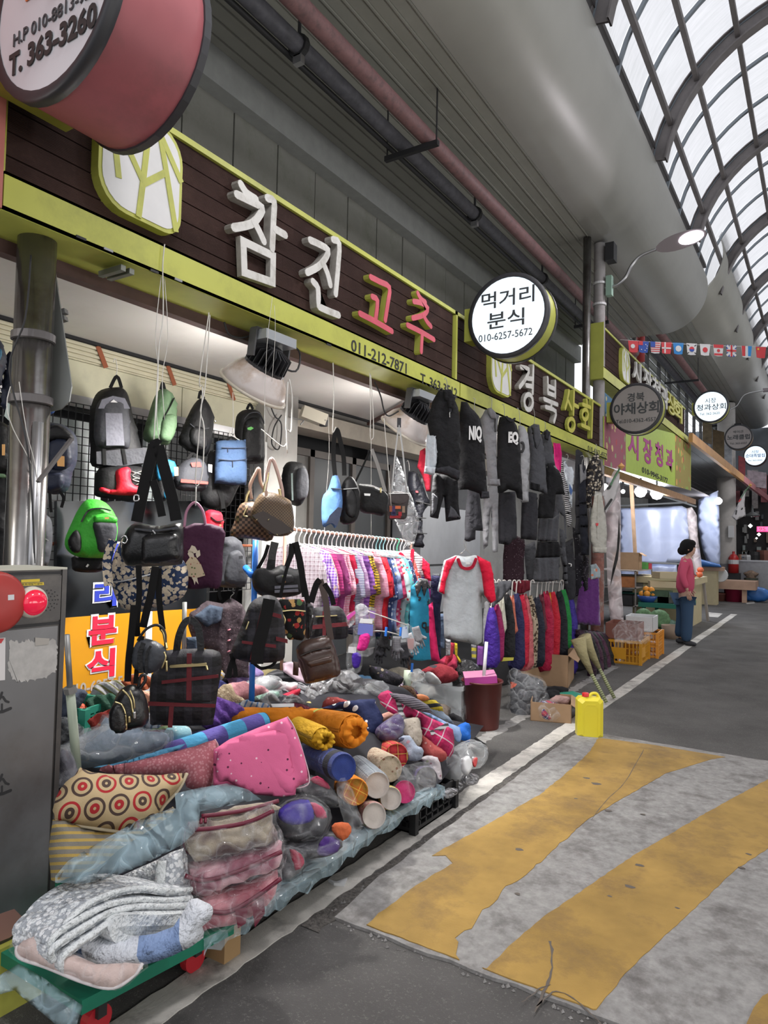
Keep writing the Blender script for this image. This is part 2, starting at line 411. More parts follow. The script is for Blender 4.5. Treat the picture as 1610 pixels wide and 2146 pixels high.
# white edge line, worn joint beside it
def strip(name,xs,ys,z,m,jit=.0,parent=None,**k):
    """thin flat strip between x0(y) and x1(y)"""
    V=[]; r=random.Random(len(name)); n=len(ys)
    for y in ys: V += [(xs[0]+r.uniform(-jit,jit),y,z),(xs[1]+r.uniform(-jit,jit),y,z)]
    F=[(2*i,2*i+1,2*i+3,2*i+2) for i in range(n-1)]
    V2=V+[(x,y,0.0) for x,y,_ in V]; m2=len(V)
    F += [(2*i,2*i+2,m2+2*i+2,m2+2*i) for i in range(n-1)]+[(2*i+1,m2+2*i+1,m2+2*i+3,2*i+3) for i in range(n-1)]
    return MB().add(V2,F).build(name,m,parent,**k)
ys=[1.0+.05*i for i in range(110)]+[6.5+.5*i for i in range(24)]
strip('edge_line',(-1.875,-1.745),ys,.004,WLINE,.006,floor)
strip('joint_filler',(-1.74,-1.655),[2.2+.04*i for i in range(90)],.003,RUBB,.016,floor)
strip('joint_filler',(-2.3,-2.2),[1.6+.05*i for i in range(150)],.002,CONC,.02,floor)
slab('gutter_patch',Plane((0,0,0),0),[(0,0)],0,0,CONC,floor) if False else None
# raised speed table with painted stripes
BX0,BX1,BY0,BY1=-1.655,3.4,2.31,5.70
def bumpz(y): 
    t=min(1,(y-BY0)/.35,(BY1-y)/.35); return .012+.035*max(0,t)**.7
bv=[]; r_=random.Random(3); nx=60; ny=40
for j in range(ny+1):
    y=BY0+(BY1-BY0)*j/ny
    for i in range(nx+1):
        x=BX0+(BX1-BX0)*i/nx; jx=r_.uniform(-.006,.006) if i == 0 else 0; jy=r_.uniform(-.008,.008) if j in (0,ny) else 0
        bv.append((x+jx,y+jy,bumpz(y)))
bf=[(j*(nx+1)+i,j*(nx+1)+i+1,(j+1)*(nx+1)+i+1,(j+1)*(nx+1)+i) for j in range(ny) for i in range(nx)]
edge=[i for i in range(nx+1)]+[(j+1)*(nx+1)-1 for j in range(1,ny+1)]+[ny*(nx+1)+i for i in range(nx-1,-1,-1)]+[j*(nx+1) for j in range(ny-1,0,-1)]
k0=len(bv); bv += [(bv[e][0],bv[e][1],-.01) for e in edge]; ne=len(edge)
bf += [(edge[i],k0+i,k0+(i+1) % ne,edge[(i+1) % ne]) for i in range(ne)]
bump_o=mesh('trim_1',bv,bf,CONC,smooth=False,kind='structure')
def stripe(pts,jag,seed):
    r=random.Random(seed); P=[onz(x,y,.045) for x,y in pts]; Q=[]
    for i in range(len(P)):
        a,b=P[i],P[(i+1) % len(P)]; L=(b-a).length; n=max(1,int(L/.035))
        for k in range(n):
            p=a.lerp(b,k/n); j=jag[i] if i < len(jag) else .004; Q.append((max(BX0+.01,p.x+r.uniform(-j,j)),min(BY1-.012,max(BY0+.014+.004*r.random(),p.y+r.uniform(-j,j)))))
    pts2=[Vector(q) for q in Q]; n=len(pts2); x0=min(q[0] for q in Q); x1=max(q[0] for q in Q); y0=min(q[1] for q in Q); y1=max(q[1] for q in Q)
    y=y0
    while y < y1:
        x=x0
        while x < x1:
            if inside((x,y),Q): pts2.append(Vector((x,y)))
            x += .12
        y += .08
    vs,_,fs,_,_,_=delaunay_2d_cdt(pts2,[(i,(i+1) % n) for i in range(n)],[tuple(range(n))],1,1e-6)
    V=[(v.x,v.y,bumpz(min(max(v.y,BY0),BY1))+.0025) for v in vs]; m=len(V)
    V += [(v.x,v.y,bumpz(min(max(v.y,BY0),BY1))-.003) for v in vs]
    F=[tuple(f) for f in fs]; F += [(i,(i+1) % n,m+(i+1) % n,m+i) for i in range(n)]
    return mesh('painted_stripe',V,F,YPNT,bump_o)
stripe([(757,1933),(795,1905),(950,1810),(935,1795),(905,1795),(1130,1668),(1195,1615),(1235,1578),(1255,1545),(1370,1558),(1520,1583),(1395,1622),(1290,1683),(1235,1716),(1145,1795),(1095,1842),(1062,1862),(1005,1920),(950,1965),(958,2000),(930,2016),(860,1980)],
       [.004]*9+[.002,.002,.003,.003,.006,.01,.016,.016,.016,.016,.012,.012,.006],1)
stripe([(985,2040),(1130,1930),(1320,1800),(1480,1705),(1640,1618),(1640,1760),(1540,1825),(1420,1940),(1330,2020),(1215,2130)],[.003]*10,2)
stripe([(1650,2050),(1590,2100),(1540,2180),(1650,2250)],[.004]*4,3)
# cracks: thin dark raised seams on the worn surface
CRK=mat('tar_seam',(.12,.10,.085),.9)
def crack(pts,w):
    P=[onz(x,y,.046) for x,y in pts]; P=bez([(p.x,p.y,0) for p in P],5); r=random.Random(len(pts)*int(P[0].x*100))
    V=[]; 
    for i,p in enumerate(P):
        t=(P[min(i+1,len(P)-1)]-P[max(i-1,0)]).normalized(); m=Vector((-t.y,t.x,0))*w*(.5+r.random()); j=Vector((r.uniform(-1,1),r.uniform(-1,1),0))*w
        z=bumpz(min(max(p.y,BY0),BY1))+.0035
        V += [p+m+j+Vector((0,0,z)),p-m+j+Vector((0,0,z))]
    mesh('crack',V,[(2*i,2*i+1,2*i+3,2*i+2) for i in range(len(P)-1)],CRK,bump_o)
crack([(1152,1970),(1158,2020),(1140,2060),(1122,2098)],.004)
crack([(1122,2090),(1160,2062),(1200,2075),(1245,2110),(1280,2146)],.0022)
crack([(1350,1572),(1310,1640),(1270,1680),(1240,1720)],.002)
crack([(1095,2080),(1130,2055),(1155,2050)],.002)
for px,py,w in [(1088,1782,.02),(1320,1860,.022),(1340,1815,.02),(1275,1700,.02),(1348,1708,.014),(1207,1675,.012),(1085,1875,.012),(1570,1792,.014),(1555,1820,.015),(1230,1632,.022),(1250,1644,.03),(1278,1880,.01),(1420,1905,.01)]:
    q=onz(px,py,.046); z=bumpz(min(max(q.y,BY0),BY1))+.0032
    V=[(q.x+w*math.cos(a)*(1+.2*math.sin(3*a+px)),q.y+w*.7*math.sin(a)*(1+.2*math.cos(2*a+py)),z) for a in [k*PI/6 for k in range(12)]]
    mesh('stain',V,[tuple(range(12))],CRK,bump_o)
# rubble at the broken edge of the table
RB=MB(); r_=random.Random(12)
for i in range(150):
    if i < 95: x=BX0+r_.uniform(-.06,.0); y=r_.uniform(BY0-.02,BY1-.2)
    else: x=r_.uniform(BX0-.05,-.3); y=BY0-r_.uniform(.0,.045)
    s=r_.uniform(.003,.009); a=[r_.uniform(.6,1.3) for _ in range(3)]
    RB.add([(x-s*a[0],y,.002),(x,y-s*a[1],.002),(x+s,y+s*.3,.002),(x,y+s*a[2],.002),(x+s*.1,y,.004+s*a[1])],[(0,1,4),(1,2,4),(2,3,4),(3,0,4)])
RB.build('joint_rubble',CONC,floor,kind='stuff')

# ---- shop wall at the back
PLAST=mat('grey_plaster',(.36,.35,.33),.85,var=.1,vs=2,bmp=.2,bs=20,dirt=(.27,.26,.24),ds=1.2)
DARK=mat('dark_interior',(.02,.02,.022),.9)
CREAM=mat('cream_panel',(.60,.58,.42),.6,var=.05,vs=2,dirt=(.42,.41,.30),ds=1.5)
CREAM2=mat('shutter_housing',(.62,.58,.43),.5,var=.05)
STEEL=mat('brushed_steel',(.45,.45,.46),.32,metal=.85,var=.12,vs=5)
WX=-4.0
wall=box('wall_left',(-7.0,-6,0),(-6.8,42,4.3),PLAST,kind='structure')
soff=box('ceiling_soffit',(-4.6,-2,2.75),(-2.9,10.0,2.82),mat('soffit_paint',(.68,.65,.62),.8,var=.04,vs=.8,dirt=(.60,.57,.54),ds=1.1),kind='structure')
# front of the left unit: shutter housing, cream fascia, rail, dark opening
u1=box('trim_2',(-4.25,-2,2.61),(WX,4.4,2.73),CREAM2,kind='structure')
for k in range(4): box('moulding',(WX,-2,2.62+k*.028),(WX+.018,4.4,2.636+k*.028),CREAM2,u1)
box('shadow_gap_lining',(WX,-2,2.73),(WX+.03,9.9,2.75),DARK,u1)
for i in range(7): box('fascia_panel',(-4.04,-2+i*.92,2.385),(-4.01,-2+i*.92+.912,2.608),CREAM,u1)
box('shutter_rail',(-4.03,-2,2.31),(-3.98,4.3,2.385),STEEL,u1)
box('shutter_rail',(-4.03,-2,2.285),(-4.0,4.3,2.305),mat('black_trim',(.02,.02,.02),.5),u1)
for y in (2.78,3.35,3.95,4.28): MB().bar((WX+.02,y,2.73),(WX+.03,y+.06,2.60),.035,.004,up=(1,0,0)).build('rust_strap',mat('rust_paint',(.30,.09,.04),.8),u1)
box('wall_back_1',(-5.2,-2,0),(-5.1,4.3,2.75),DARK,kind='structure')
# column between the two units
colm=box('trim_3',(-4.1,4.30,0),(-3.9,4.72,2.75),PLAST,kind='structure')
box('trim_4',(-4.05,4.28,0),(-3.88,4.31,2.3),mat('pale_door_jamb',(.62,.62,.60),.5),kind='structure')
# right unit: beam, dark recess, brown framed windows
BRN=mat('brown_aluminium',(.115,.10,.09),.5,metal=.3,var=.2,vs=3)
GLS=mat('dark_glass',(.05,.055,.06),.4,spec=.5)
box('trim_5',(-4.3,4.72,2.52),(-4.0,9.9,2.68),mat('beige_beam',(.40,.36,.30),.8,var=.1),kind='structure')
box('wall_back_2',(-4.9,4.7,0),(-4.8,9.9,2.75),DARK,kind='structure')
def window(n,y0,y1,z0,z1,X,split):
    w=box('window_%d' % n,(X-.06,y0,z0),(X-.02,y1,z0+.06),BRN,kind='structure')
    box('window_frame',(X-.06,y0,z1-.07),(X,y1,z1),BRN,w)
    for y in [y0+(y1-y0)*k/split for k in range(split+1)]: box('window_frame',(X-.06,y-.035,z0),(X,y+.035,z1),BRN,w)
    box('window_frame',(X-.05,y0,z0+(z1-z0)*.5),(X-.005,y1,z0+(z1-z0)*.5+.07),BRN,w)
    for k in range(split):
        a=y0+(y1-y0)*k/split+.035; b=y0+(y1-y0)*(k+1)/split-.035
        box('pane',(X-.04,a,z0+.06),(X-.03,b,z0+(z1-z0)*.5),GLS,w)
        box('pane',(X-.04,a,z0+(z1-z0)*.5+.07),(X-.03,b,z1-.07),mat('dusty_glass',(.17,.165,.155),.5,var=.15,vs=4) if k == 0 else GLS,w)
    return w
window(1,4.72,6.9,0.25,2.4,-4.3,3)
box('wall_back_3',(-4.62,6.9,0),(-4.55,9.9,2.75),mat('dark_grey_board',(.11,.11,.115),.7,var=.15),kind='structure')
# ---- arcade canopy: vertical cladding above the signs, grey beam, ribbed ceiling, bullnose
CLAD=mat('cladding',(.23,.23,.205),.6,var=.12,vs=2.5,dirt=(.16,.165,.135),ds=2.5)
cl=box('wall_upper',(-4.72,-4,2.83),(-4.69,15.0,5.6),CLAD,kind='structure')
r_=random.Random(5)
for i in range(31):
    y=-4+i*.615; box('cladding_sheet',(-4.69,y,2.84),(-4.66+r_.uniform(-.005,.005),y+.597,5.51),CLAD,cl)
GRB=mat('grey_beam',(.30,.31,.30),.55,var=.08)
box('trim_6',(-4.68,-4,5.49),(-4.50,15.0,5.83),GRB,kind='structure')
CEIL=mat('ceiling_sheet',(.34,.34,.30),.5,var=.06,vs=2,spec=.4)
NOSE=mat('bullnose_sheet',(.40,.395,.36),.42,metal=.1,var=.05,vs=1.5,spec=.6)
def canopy(n,y0,y1,dx,dz):
    ce=box('ceiling_canopy' if n == 1 else 'ceiling_canopy_far',(-4.58+dx,y0,5.84+dz),(-2.768+dx,y1,5.88+dz),CEIL,kind='structure')
    nn=12; w=1.785/nn
    for i in range(nn):
        x=-4.553+dx+i*w
        V=[]; 
        for y in (y0,y1): V += [(x,y,5.84+dz),(x,y,5.815+dz),(x+w-.02,y,5.815+dz),(x+w-.02,y,5.80+dz),(x+w-.004,y,5.80+dz),(x+w-.004,y,5.84+dz)]
        mesh('ceiling_panel',V,[(j,j+1,j+7,j+6) for j in range(5)]+[(0,6,11,5)],CEIL,ce)
    prof=[(-2.768+.83*math.sin(a),6.635-.83*math.cos(a)) for a in [k*PI*.62/22 for k in range(23)]]; V=[]
    for y in (y0,y1): V += [(x+dx,y,z+dz) for x,z in prof]
    m=len(prof); V += [(x-.02+dx,y,z+.03+dz) for y in (y0,y1) for x,z in prof]
    F=[(i,i+1,m+i+1,m+i) for i in range(m-1)]+[(2*m+i,3*m+i,3*m+i+1,2*m+i+1) for i in range(m-1)]
    F += [(i,2*m+i,2*m+i+1,i+1) for i in range(m-1)]+[(m+i,m+i+1,3*m+i+1,3*m+i) for i in range(m-1)]
    mesh('bullnose',V,F,NOSE,ce,smooth=True); 
    box('gutter_lip',(-2.04+dx,y0,7.01+dz),(-1.97+dx,y1,7.08+dz),mat('dark_gutter',(.06,.055,.055),.6),ce)
    return ce
canopy(1,-5,14.76,0,0); canopy(2,15.13,32.9,.246,.74)
# far canopy's clerestory: louvred wall behind the pipes
LV=film('louvre_glass',(.62,.66,.70),.55,.3,1,.1,.6)
lw=box('wall_clerestory',(-3.92,15.1,4.1),(-3.86,32.9,4.3),mat('clerestory_sill',(.33,.36,.38),.7),kind='structure')
for i in range(12):
    y=15.2+i*1.48; box('louvre_post',(-3.84,y,4.3),(-3.75,y+.08,6.5),mat('louvre_post',(.12,.12,.12),.6),lw)
    for k in range(9):
        z=4.35+k*.245; V=[(-3.78+a_,y+b_,z+c_) for c0 in (0,-.012) for a_,b_,c_ in ((0,.1,c0),(0,1.46,c0),(-.17,1.46,.19+c0),(-.17,.1,.19+c0))]
        MB().add(V,[(0,1,2,3),(7,6,5,4),(0,4,5,1),(1,5,6,2),(2,6,7,3),(3,7,4,0)]).build('louvre_blade',LV,lw)
# ---- arcade vault
VC=(0.123,6.48); VR=2.214
PANE=bpy.data.materials.new('translucent_sheet'); PANE.use_nodes=True
def _pane():
    nt=PANE.node_tree; nt.nodes.clear(); out=N(nt,'ShaderNodeOutputMaterial'); tc=N(nt,'ShaderNodeTexCoord').outputs['Object']
    mp=N(nt,'ShaderNodeMapping'); mp.inputs['Scale'].default_value=(1.5,14,1.5); nt.links.new(tc,mp.inputs[0])
    f=noise(nt,mp.outputs[0],1.6,5,.65); c=mix(nt,ramp(nt,f,.3,.7),(.80,.80,.80),(.95,.94,.95))
    t=N(nt,'ShaderNodeBsdfTranslucent'); d=N(nt,'ShaderNodeBsdfDiffuse'); nt.links.new(c,t.inputs[0]); nt.links.new(c,d.inputs[0])
    mx=N(nt,'ShaderNodeMixShader'); mx.inputs[0].default_value=.22; nt.links.new(t.outputs[0],mx.inputs[1]); nt.links.new(d.outputs[0],mx.inputs[2]); nt.links.new(mx.outputs[0],out.inputs[0])
_pane()
RIB=mat('vault_rib',(.17,.155,.155),.6,var=.15,vs=6); BAR=mat('vault_glazing_bar',(.20,.23,.26),.5)
def vpt(deg,y,r=VR): a=math.radians(deg); return Vector((VC[0]+r*math.cos(a),y,VC[1]+r*math.sin(a)))
angs=[170,156,139,121,103,85,67,49,31,10]
vault=box('ceiling_vault',(VC[0]-.02,-4,VC[1]+VR+.02),(VC[0]+.02,42,VC[1]+VR+.06),RIB,kind='structure')
BAY=2.977; Y0=6.986-BAY*4
def arc(y0,y1,r0,r1,a0=170,a1=10,n=28):
    V=[]; 
    for i in range(n+1):
        a=a0+(a1-a0)*i/n
        for r,y in ((r0,y0),(r0,y1),(r1,y1),(r1,y0)): V.append(vpt(a,y,r))
    F=[(i*4+k,i*4+(k+1) % 4,i*4+4+(k+1) % 4,i*4+4+k) for i in range(n) for k in range(4)]
    return MB().add(V,F)
for b in range(14):
    y=Y0+b*BAY
    A=arc(y-.075,y+.075,VR-.235,VR-.215); A2=arc(y-.015,y+.015,VR-.22,VR-.035); A3=arc(y-.075,y+.075,VR-.04,VR-.025)
    A.add(A2.V,A2.F).add(A3.V,A3.F).build('arch_rib',RIB,vault,smooth=False)
    for k in range(3):
        ya=y+BAY*k/3+.012; yb=y+BAY*(k+1)/3-.012
        arc(yb-.015,yb+.037,VR-.06,VR-.018).build('glazing_bar',BAR,vault)
        if y > 1 and y < 30:
            for s in range(5):
                V=[]; n=4
                for i in range(n+1):
                    a=angs[s]+(angs[s+1]-angs[s])*i/n; V += [vpt(a,ya),vpt(a,yb)]
                mesh('roof_pane',V,[(2*i,2*i+1,2*i+3,2*i+2) for i in range(n)],PANE,vault,smooth=True)
        else:
            V=[]; n=10
            for i in range(n+1): V += [vpt(170-160*i/n,ya),vpt(170-160*i/n,yb)]
            mesh('roof_sheet',V,[(2*i,2*i+1,2*i+3,2*i+2) for i in range(n)],PANE,vault,smooth=True)
        if y > 1 and y < 30:
            V=[]; n=6
            for i in range(n+1): V += [vpt(85-75*i/n,ya),vpt(85-75*i/n,yb)]
            mesh('roof_sheet',V,[(2*i,2*i+1,2*i+3,2*i+2) for i in range(n)],PANE,vault,smooth=True)
for a in angs[1:-1]:
    P=vpt(a,0,VR-.135); MB().bar((P.x,-4,P.z),(P.x,34,P.z),.06,.085).build('purlin',RIB,vault)
# opposite side of the lane: plain canopy and shop fronts, out of the frame
oc=box('wall_right',(4.4,-6,0),(4.5,42,5.8),mat('pale_shopfront',(.42,.41,.40),.8),kind='structure')
box('canopy_soffit',(2.4,-6,5.8),(4.4,42,5.9),CEIL,oc)
# ---- pipes under the canopy
PK=mat('pink_pipe_paint',(.24,.125,.125),.6,var=.15,vs=9,dirt=(.13,.08,.08),ds=14)
GP=mat('dark_pipe_wrap',(.09,.09,.105),.6,var=.3,vs=12)
BLK=mat('black_steel',(.02,.02,.022),.6)
p1=MB().tube([(-3.22,-4,5.387),(-3.22,14.4,5.387)],.076,14).build('fire_water_pipe',PK,smooth=True)
tag(p1,'faded pink water pipe running under the ribbed canopy ceiling','pipe')
MB().tube([(-3.22,13.9,5.387),(-3.22,14.15,5.387)],.098,14).build('pipe_coupling',mat('red_pipe',(.42,.05,.05),.5),p1,smooth=True)
MB().tube([(-3.22,14.85,5.32),(-3.22,14.85,6.2)],.085,12).build('pipe_riser',mat('red_pipe',(.42,.05,.05),.5),p1,smooth=True)
p2=MB().tube([(-3.49,-4,5.387),(-3.49,14.6,5.387)],.068,10).build('insulated_pipe',GP,smooth=True)
tag(p2,'dark lagged pipe beside the pink pipe under the canopy','pipe')
MB().tube([(-3.59,-4,5.35),(-3.59,14.6,5.35)],.025,6).build('conduit',BLK,p2,smooth=True)
p3=MB().tube([(-3.01,15.2,6.11),(-3.01,32.8,6.11)],.085,12).build('fire_water_pipe',PK,smooth=True)
tag(p3,'upper faded pipe running past the louvred windows','pipe')
p4=MB().tube([(-3.35,15.2,6.05),(-3.35,32.8,6.05)],.085,10).build('insulated_pipe',GP,smooth=True)
tag(p4,'dark pipe beside the upper faded pipe along the louvres','pipe')
def hanger(y,z,x0,x1,zc,label):
    t=empty('pipe_hanger',(-2.7,y,z),label,'bracket','pipe hangers')
    MB().bar((x0,y,z),(x1,y,z),.045,.05).build('cross_bar',BLK,t); 
    MB().tube([(x1-.02,y,z),(x1-.02,y,zc)],.008,6).build('drop_rod',BLK,t); MB().tube([(x0+.02,y,z),(x0+.02,y,zc)],.008,6).build('drop_rod',BLK,t)
hanger(5.68,5.276,-3.665,-3.075,5.81,'black cross bar hanging under the pink pipe above the first shop sign')
hanger(11.8,5.276,-3.665,-3.075,5.81,'black cross bar carrying the pipes beside the steel pole')
for y,l in ((19.9,'black cross bar under the upper pipes above the flags'),(27.7,'black cross bar under the upper pipes beside the far column')):
    hanger(y,5.95,-3.69,-2.83,6.55,l)
for i,(y,l) in enumerate([(4.12,'first small ring clamp on the dark pipe, above the leaf emblem'),(7.38,'small ring clamp on the dark pipe above the red letters'),(9.7,'small ring clamp on the dark pipe over the glowing round sign')]):
    c_=empty('pipe_clamp',(-3.49,y,5.29),l,'bracket','pipe clamps')
    MB().tube([(-3.49,y,5.29),(-3.49,y,5.81)],.014,6).build('rod',BLK,c_); MB().tube([(-3.49,y-.025,5.387),(-3.49,y+.025,5.387)],.092,10).build('ring',BLK,c_)
    MB().box((-3.53,y-.025,5.24),(-3.45,y+.025,5.31)).build('nut',STEEL,c_)
# ---- poles
POLE1=mat('worn_steel_tube',(.30,.29,.28),.22,metal=.9,var=.25,vs=4,dirt=(.16,.13,.12),ds=5)
q=onx(62,900,-2.75); PY=q.y
po=empty('steel_post',(-2.75,PY,0),'shiny steel tube post behind the grey fire cabinet holding a road sign','post')
MB().lathe((-2.75,PY,0),[(.075,0),(.075,2.74),(0,2.74)],n=24).build('tube',POLE1,po,smooth=True)
for z in (2.03,2.29): MB().lathe((-2.75,PY,z),[(.076,0),(.084,.004),(.084,.034),(.076,.038)],n=24).build('clamp_band',mat('dull_steel',(.14,.13,.13),.5,metal=.5),po)
MB().tube([(-2.66,PY-.02,0.9),(-2.66,PY-.02,1.95)],.02,10).build('conduit',STEEL,po,smooth=True)
cord('cable',[(-2.69,PY-.06,2.62),(-2.66,PY-.09,2.35),(-2.72,PY-.11,2.15),(-2.66,PY-.06,1.85),(-2.64,PY-.03,1.5),(-2.66,PY,1.2)],.004,BLK,po)
# road sign seen from behind, clamped to the post
sgp=Plane((-2.75,PY+.09,0),62)
sg=empty('road_sign',(-2.75,PY+.12,1.8),'grey back of a triangular road sign clamped to the steel post','sign')
slab('plate',sgp,[(108,545),(113,545),(151,810),(146,842),(128,858),(84,868),(60,860),(60,850)],-.004,.004,mat('sign_back',(.20,.21,.20),.45,metal=.3,var=.08,vs=3),sg)
slab('plate_far_side',sgp,[(40,700),(30,790),(10,872),(20,882),(60,868),(60,700)],-.004,.004,mat('sign_back_pale',(.35,.42,.38),.5),sg)
for y in (664,812):
    u,v=sgp.uv(100,y); MB().ribbon([(u-.05,v),(u+.07,v+.03)],.02,sgp,-.035,-.005,caps=False).build('sign_bracket',mat('dull_steel2',(.18,.18,.18),.5,metal=.5),sg)
    MB().ribbon([(u-.05,v-.03),(u+.07,v)],.02,sgp,-.035,-.005,caps=False).build('sign_bracket',mat('dull_steel2',(.18,.18,.18),.5,metal=.5),sg)
# concrete post with steel tube, far end of second sign
CP=mat('concrete_post',(.30,.285,.28),.8,var=.12,vs=5,dirt=(.20,.18,.17),ds=4)
cy=9.85; cp=empty('concrete_post',(-2.72,cy,0),'grey concrete lamp post with white clamps rising beside the second shop sign','post')
MB().lathe((-2.70,cy,0),[(.085,0),(.078,5.79)],n=18).build('shaft',CP,cp,smooth=True)
MB().lathe((-2.70,cy,0.0),[(.088,0),(.086,2.2)],n=18).build('red_painted_base',mat('red_brown_paint',(.24,.10,.08),.8,var=.3,vs=10,dirt=(.3,.28,.26),ds=8),cp,smooth=True)
for z in (4.9,5.2): MB().lathe((-2.70,cy,z),[(.082,0),(.095,0),(.095,.03),(.082,.03)],n=18).build('white_clamp',mat('white_clamp',(.6,.6,.6),.5),cp)
box('junction_box',(-2.60,cy-.05,5.02),(-2.52,cy+.05,5.3),mat('mint_box',(.30,.45,.36),.5),cp)
box('black_box',(-2.60,cy-.1,5.5),(-2.48,cy+.08,5.75),BLK,cp)
TY=onx(1230,650,-2.80).y
tp=MB().tube([(-2.80,TY,0),(-2.80,TY,5.80)],.055,16).build('steel_tube',POLE1,smooth=True)
tag(tp,'shiny steel tube standing beside the concrete lamp post','post')
c2=empty('concrete_post',(-2.9,26.5,0),'thick concrete column with grimy foot behind the wooden bench','column')
MB().lathe((-2.9,26.5,.0),[(.32,0),(.31,1.0)],n=20).build('grimy_foot',mat('grimy_concrete',(.20,.2,.21),.8,var=.3,vs=4),c2,smooth=True)
MB().lathe((-2.9,26.5,1.0),[(.31,0),(.28,5.5)],n=20).build('shaft',mat('pale_column',(.46,.44,.42),.8,var=.06),c2,smooth=True)
box('black_box',(-2.62,26.2,5.3),(-2.4,26.5,5.75),BLK,c2)
# ================================================================ signs
LIME=mat('lime_paint',(.50,.52,.095),.5,var=.06,vs=3,dirt=(.34,.35,.07),ds=2.2)
LIMED=mat('lime_paint_plain',(.42,.44,.08),.55,var=.1,vs=5)
WHITEP=mat('white_acrylic',(.66,.65,.62),.5,var=.05,vs=12,dirt=(.42,.40,.36),ds=9)
PINKP=mat('faded_red_acrylic',(.60,.09,.13),.5,var=.1,vs=8)
GREYE=mat('letter_return',(.34,.32,.29),.7,var=.2,vs=20)
def plank_mat():
    m=mat('composite_plank',(.042,.023,.020),.85,var=.22,spec=.15,vs=3,dirt=(.068,.038,.032),ds=3.5); nt=m.node_tree; b=nt.nodes['Principled BSDF']
    tc=N(nt,'ShaderNodeTexCoord').outputs['Object']; sp=N(nt,'ShaderNodeSeparateXYZ'); nt.links.new(tc,sp.inputs[0])
    s=mth(nt,'SINE',mth(nt,'MULTIPLY',sp.outputs[2],900.0)); bump(nt,b,s,.5,.003); return m
PLK=plank_mat()
INK=mat('black_vinyl',(.025,.025,.025),.6)
SX=-2.6; SP=Plane((SX,0,0),0)
def board(name,label,y0,y1,z0,zb,z1,seams,n=6,side=False):
    t=empty(name,(SX-.1,y0,z0),label,'shop sign')
    box('backing',(SX-.12,y0,z0+.02),(SX-.085,y1,z1),BLK,t)
    h=(z1-.03-zb)/n
    for i in range(n):
        cuts=[y0+.03]+[s for s in seams[i % len(seams)] if y0 < s < y1]+[y1-.02]
        for a,b in zip(cuts,cuts[1:]): box('plank',(SX-.085,a+.001,zb+i*h+.003),(SX-.065+rnd.uniform(-.001,.001),b-.001,zb+(i+1)*h-.003),PLK,t)
    MB().box((SX-.28,y0,z0),(SX,y1,z0+.012)).box((SX-.012,y0,z0),(SX,y1,zb)).box((SX-.09,y0,zb-.012),(SX,y1,zb)).build('lower_band',LIME,t)
    box('top_trim',(SX-.12,y0,z1-.03),(SX-.05,y1,z1),LIME,t); box('end_trim',(SX-.10,y0,zb),(SX-.05,y0+.028,z1),LIME,t)
    if side: box('end_panel',(SX-.28,y0-.012,z0),(SX,y0,z1),LIMED,t)
    box('under_lip',(SX-.27,y0,z0-.004),(SX-.01,y1,z0),LIMED,t)
    return t
s1=board('shop_sign','long dark plank sign with white and red raised letters above the bags',1.395,5.25,2.72,2.865,3.475,[[3.1],[2.3,4.5],[3.05,4.0],[2.2],[3.4,4.6],[2.35]])
s2=board('shop_sign','dark plank sign with white and lime letters above the hanging black clothes',5.27,9.93,2.72,2.865,3.475,[[7.0],[6.2,8.5],[7.6]])
s3=board('shop_sign','higher dark plank sign behind the grey round sign above the fruit banner',9.72,16.7,3.83,4.0,4.62,[[12.0],[13.5,15.5],[11.2]],side=True)
box('sign_left_neighbour',(-2.75,.4,2.7),(-2.6,1.39,3.5),mat('salmon_panel',(.55,.19,.14),.6),label='salmon red edge of the neighbouring sign beside the long plank sign',cat='shop sign') if False else None
ns=empty('neighbour_sign',(-2.7,.9,2.7),'salmon pink sign edge under the big pink drum sign','shop sign')
box('panel',(-2.72,.5,2.72),(-2.6,1.39,3.9),mat('salmon_panel',(.50,.17,.14),.6),ns)
bm_=box('sign_support_beam',(-2.92,-2,2.66),(-2.86,9.9,2.75),mat('oxide_brown_steel',(.085,.045,.04),.6,var=.2),label='long oxide brown steel beam under the back of the shop signs',cat='beam')
for y in (5.0,): MB().bar((-2.9,y,2.69),(-3.95,y+.9,2.70),.03).build('tie_rod',mat('oxide_brown_steel',(.085,.045,.04),.6),bm_)
# small clips and worn slots on the band
for k,(x,y) in enumerate([(168,498),(225,523),(322,568),(372,586),(688,722)]):
    u,v=SP.uv(x,y); box('band_clip',(SX,u-.02,v-.006),(SX+.006,u+.025,v+.004),BLK if k in (0,2,4) else STEEL,s1)
bk=empty('bracket',(-2.72,1.95,2.68),'small unused steel bracket under the lime band near the post','bracket')
MB().box((-2.78,1.93,2.675),(-2.62,1.955,2.70)).box((-2.78,1.975,2.675),(-2.62,2.0,2.70)).build('channel',mat('zinc',(.22,.23,.2),.5,metal=.6),bk)
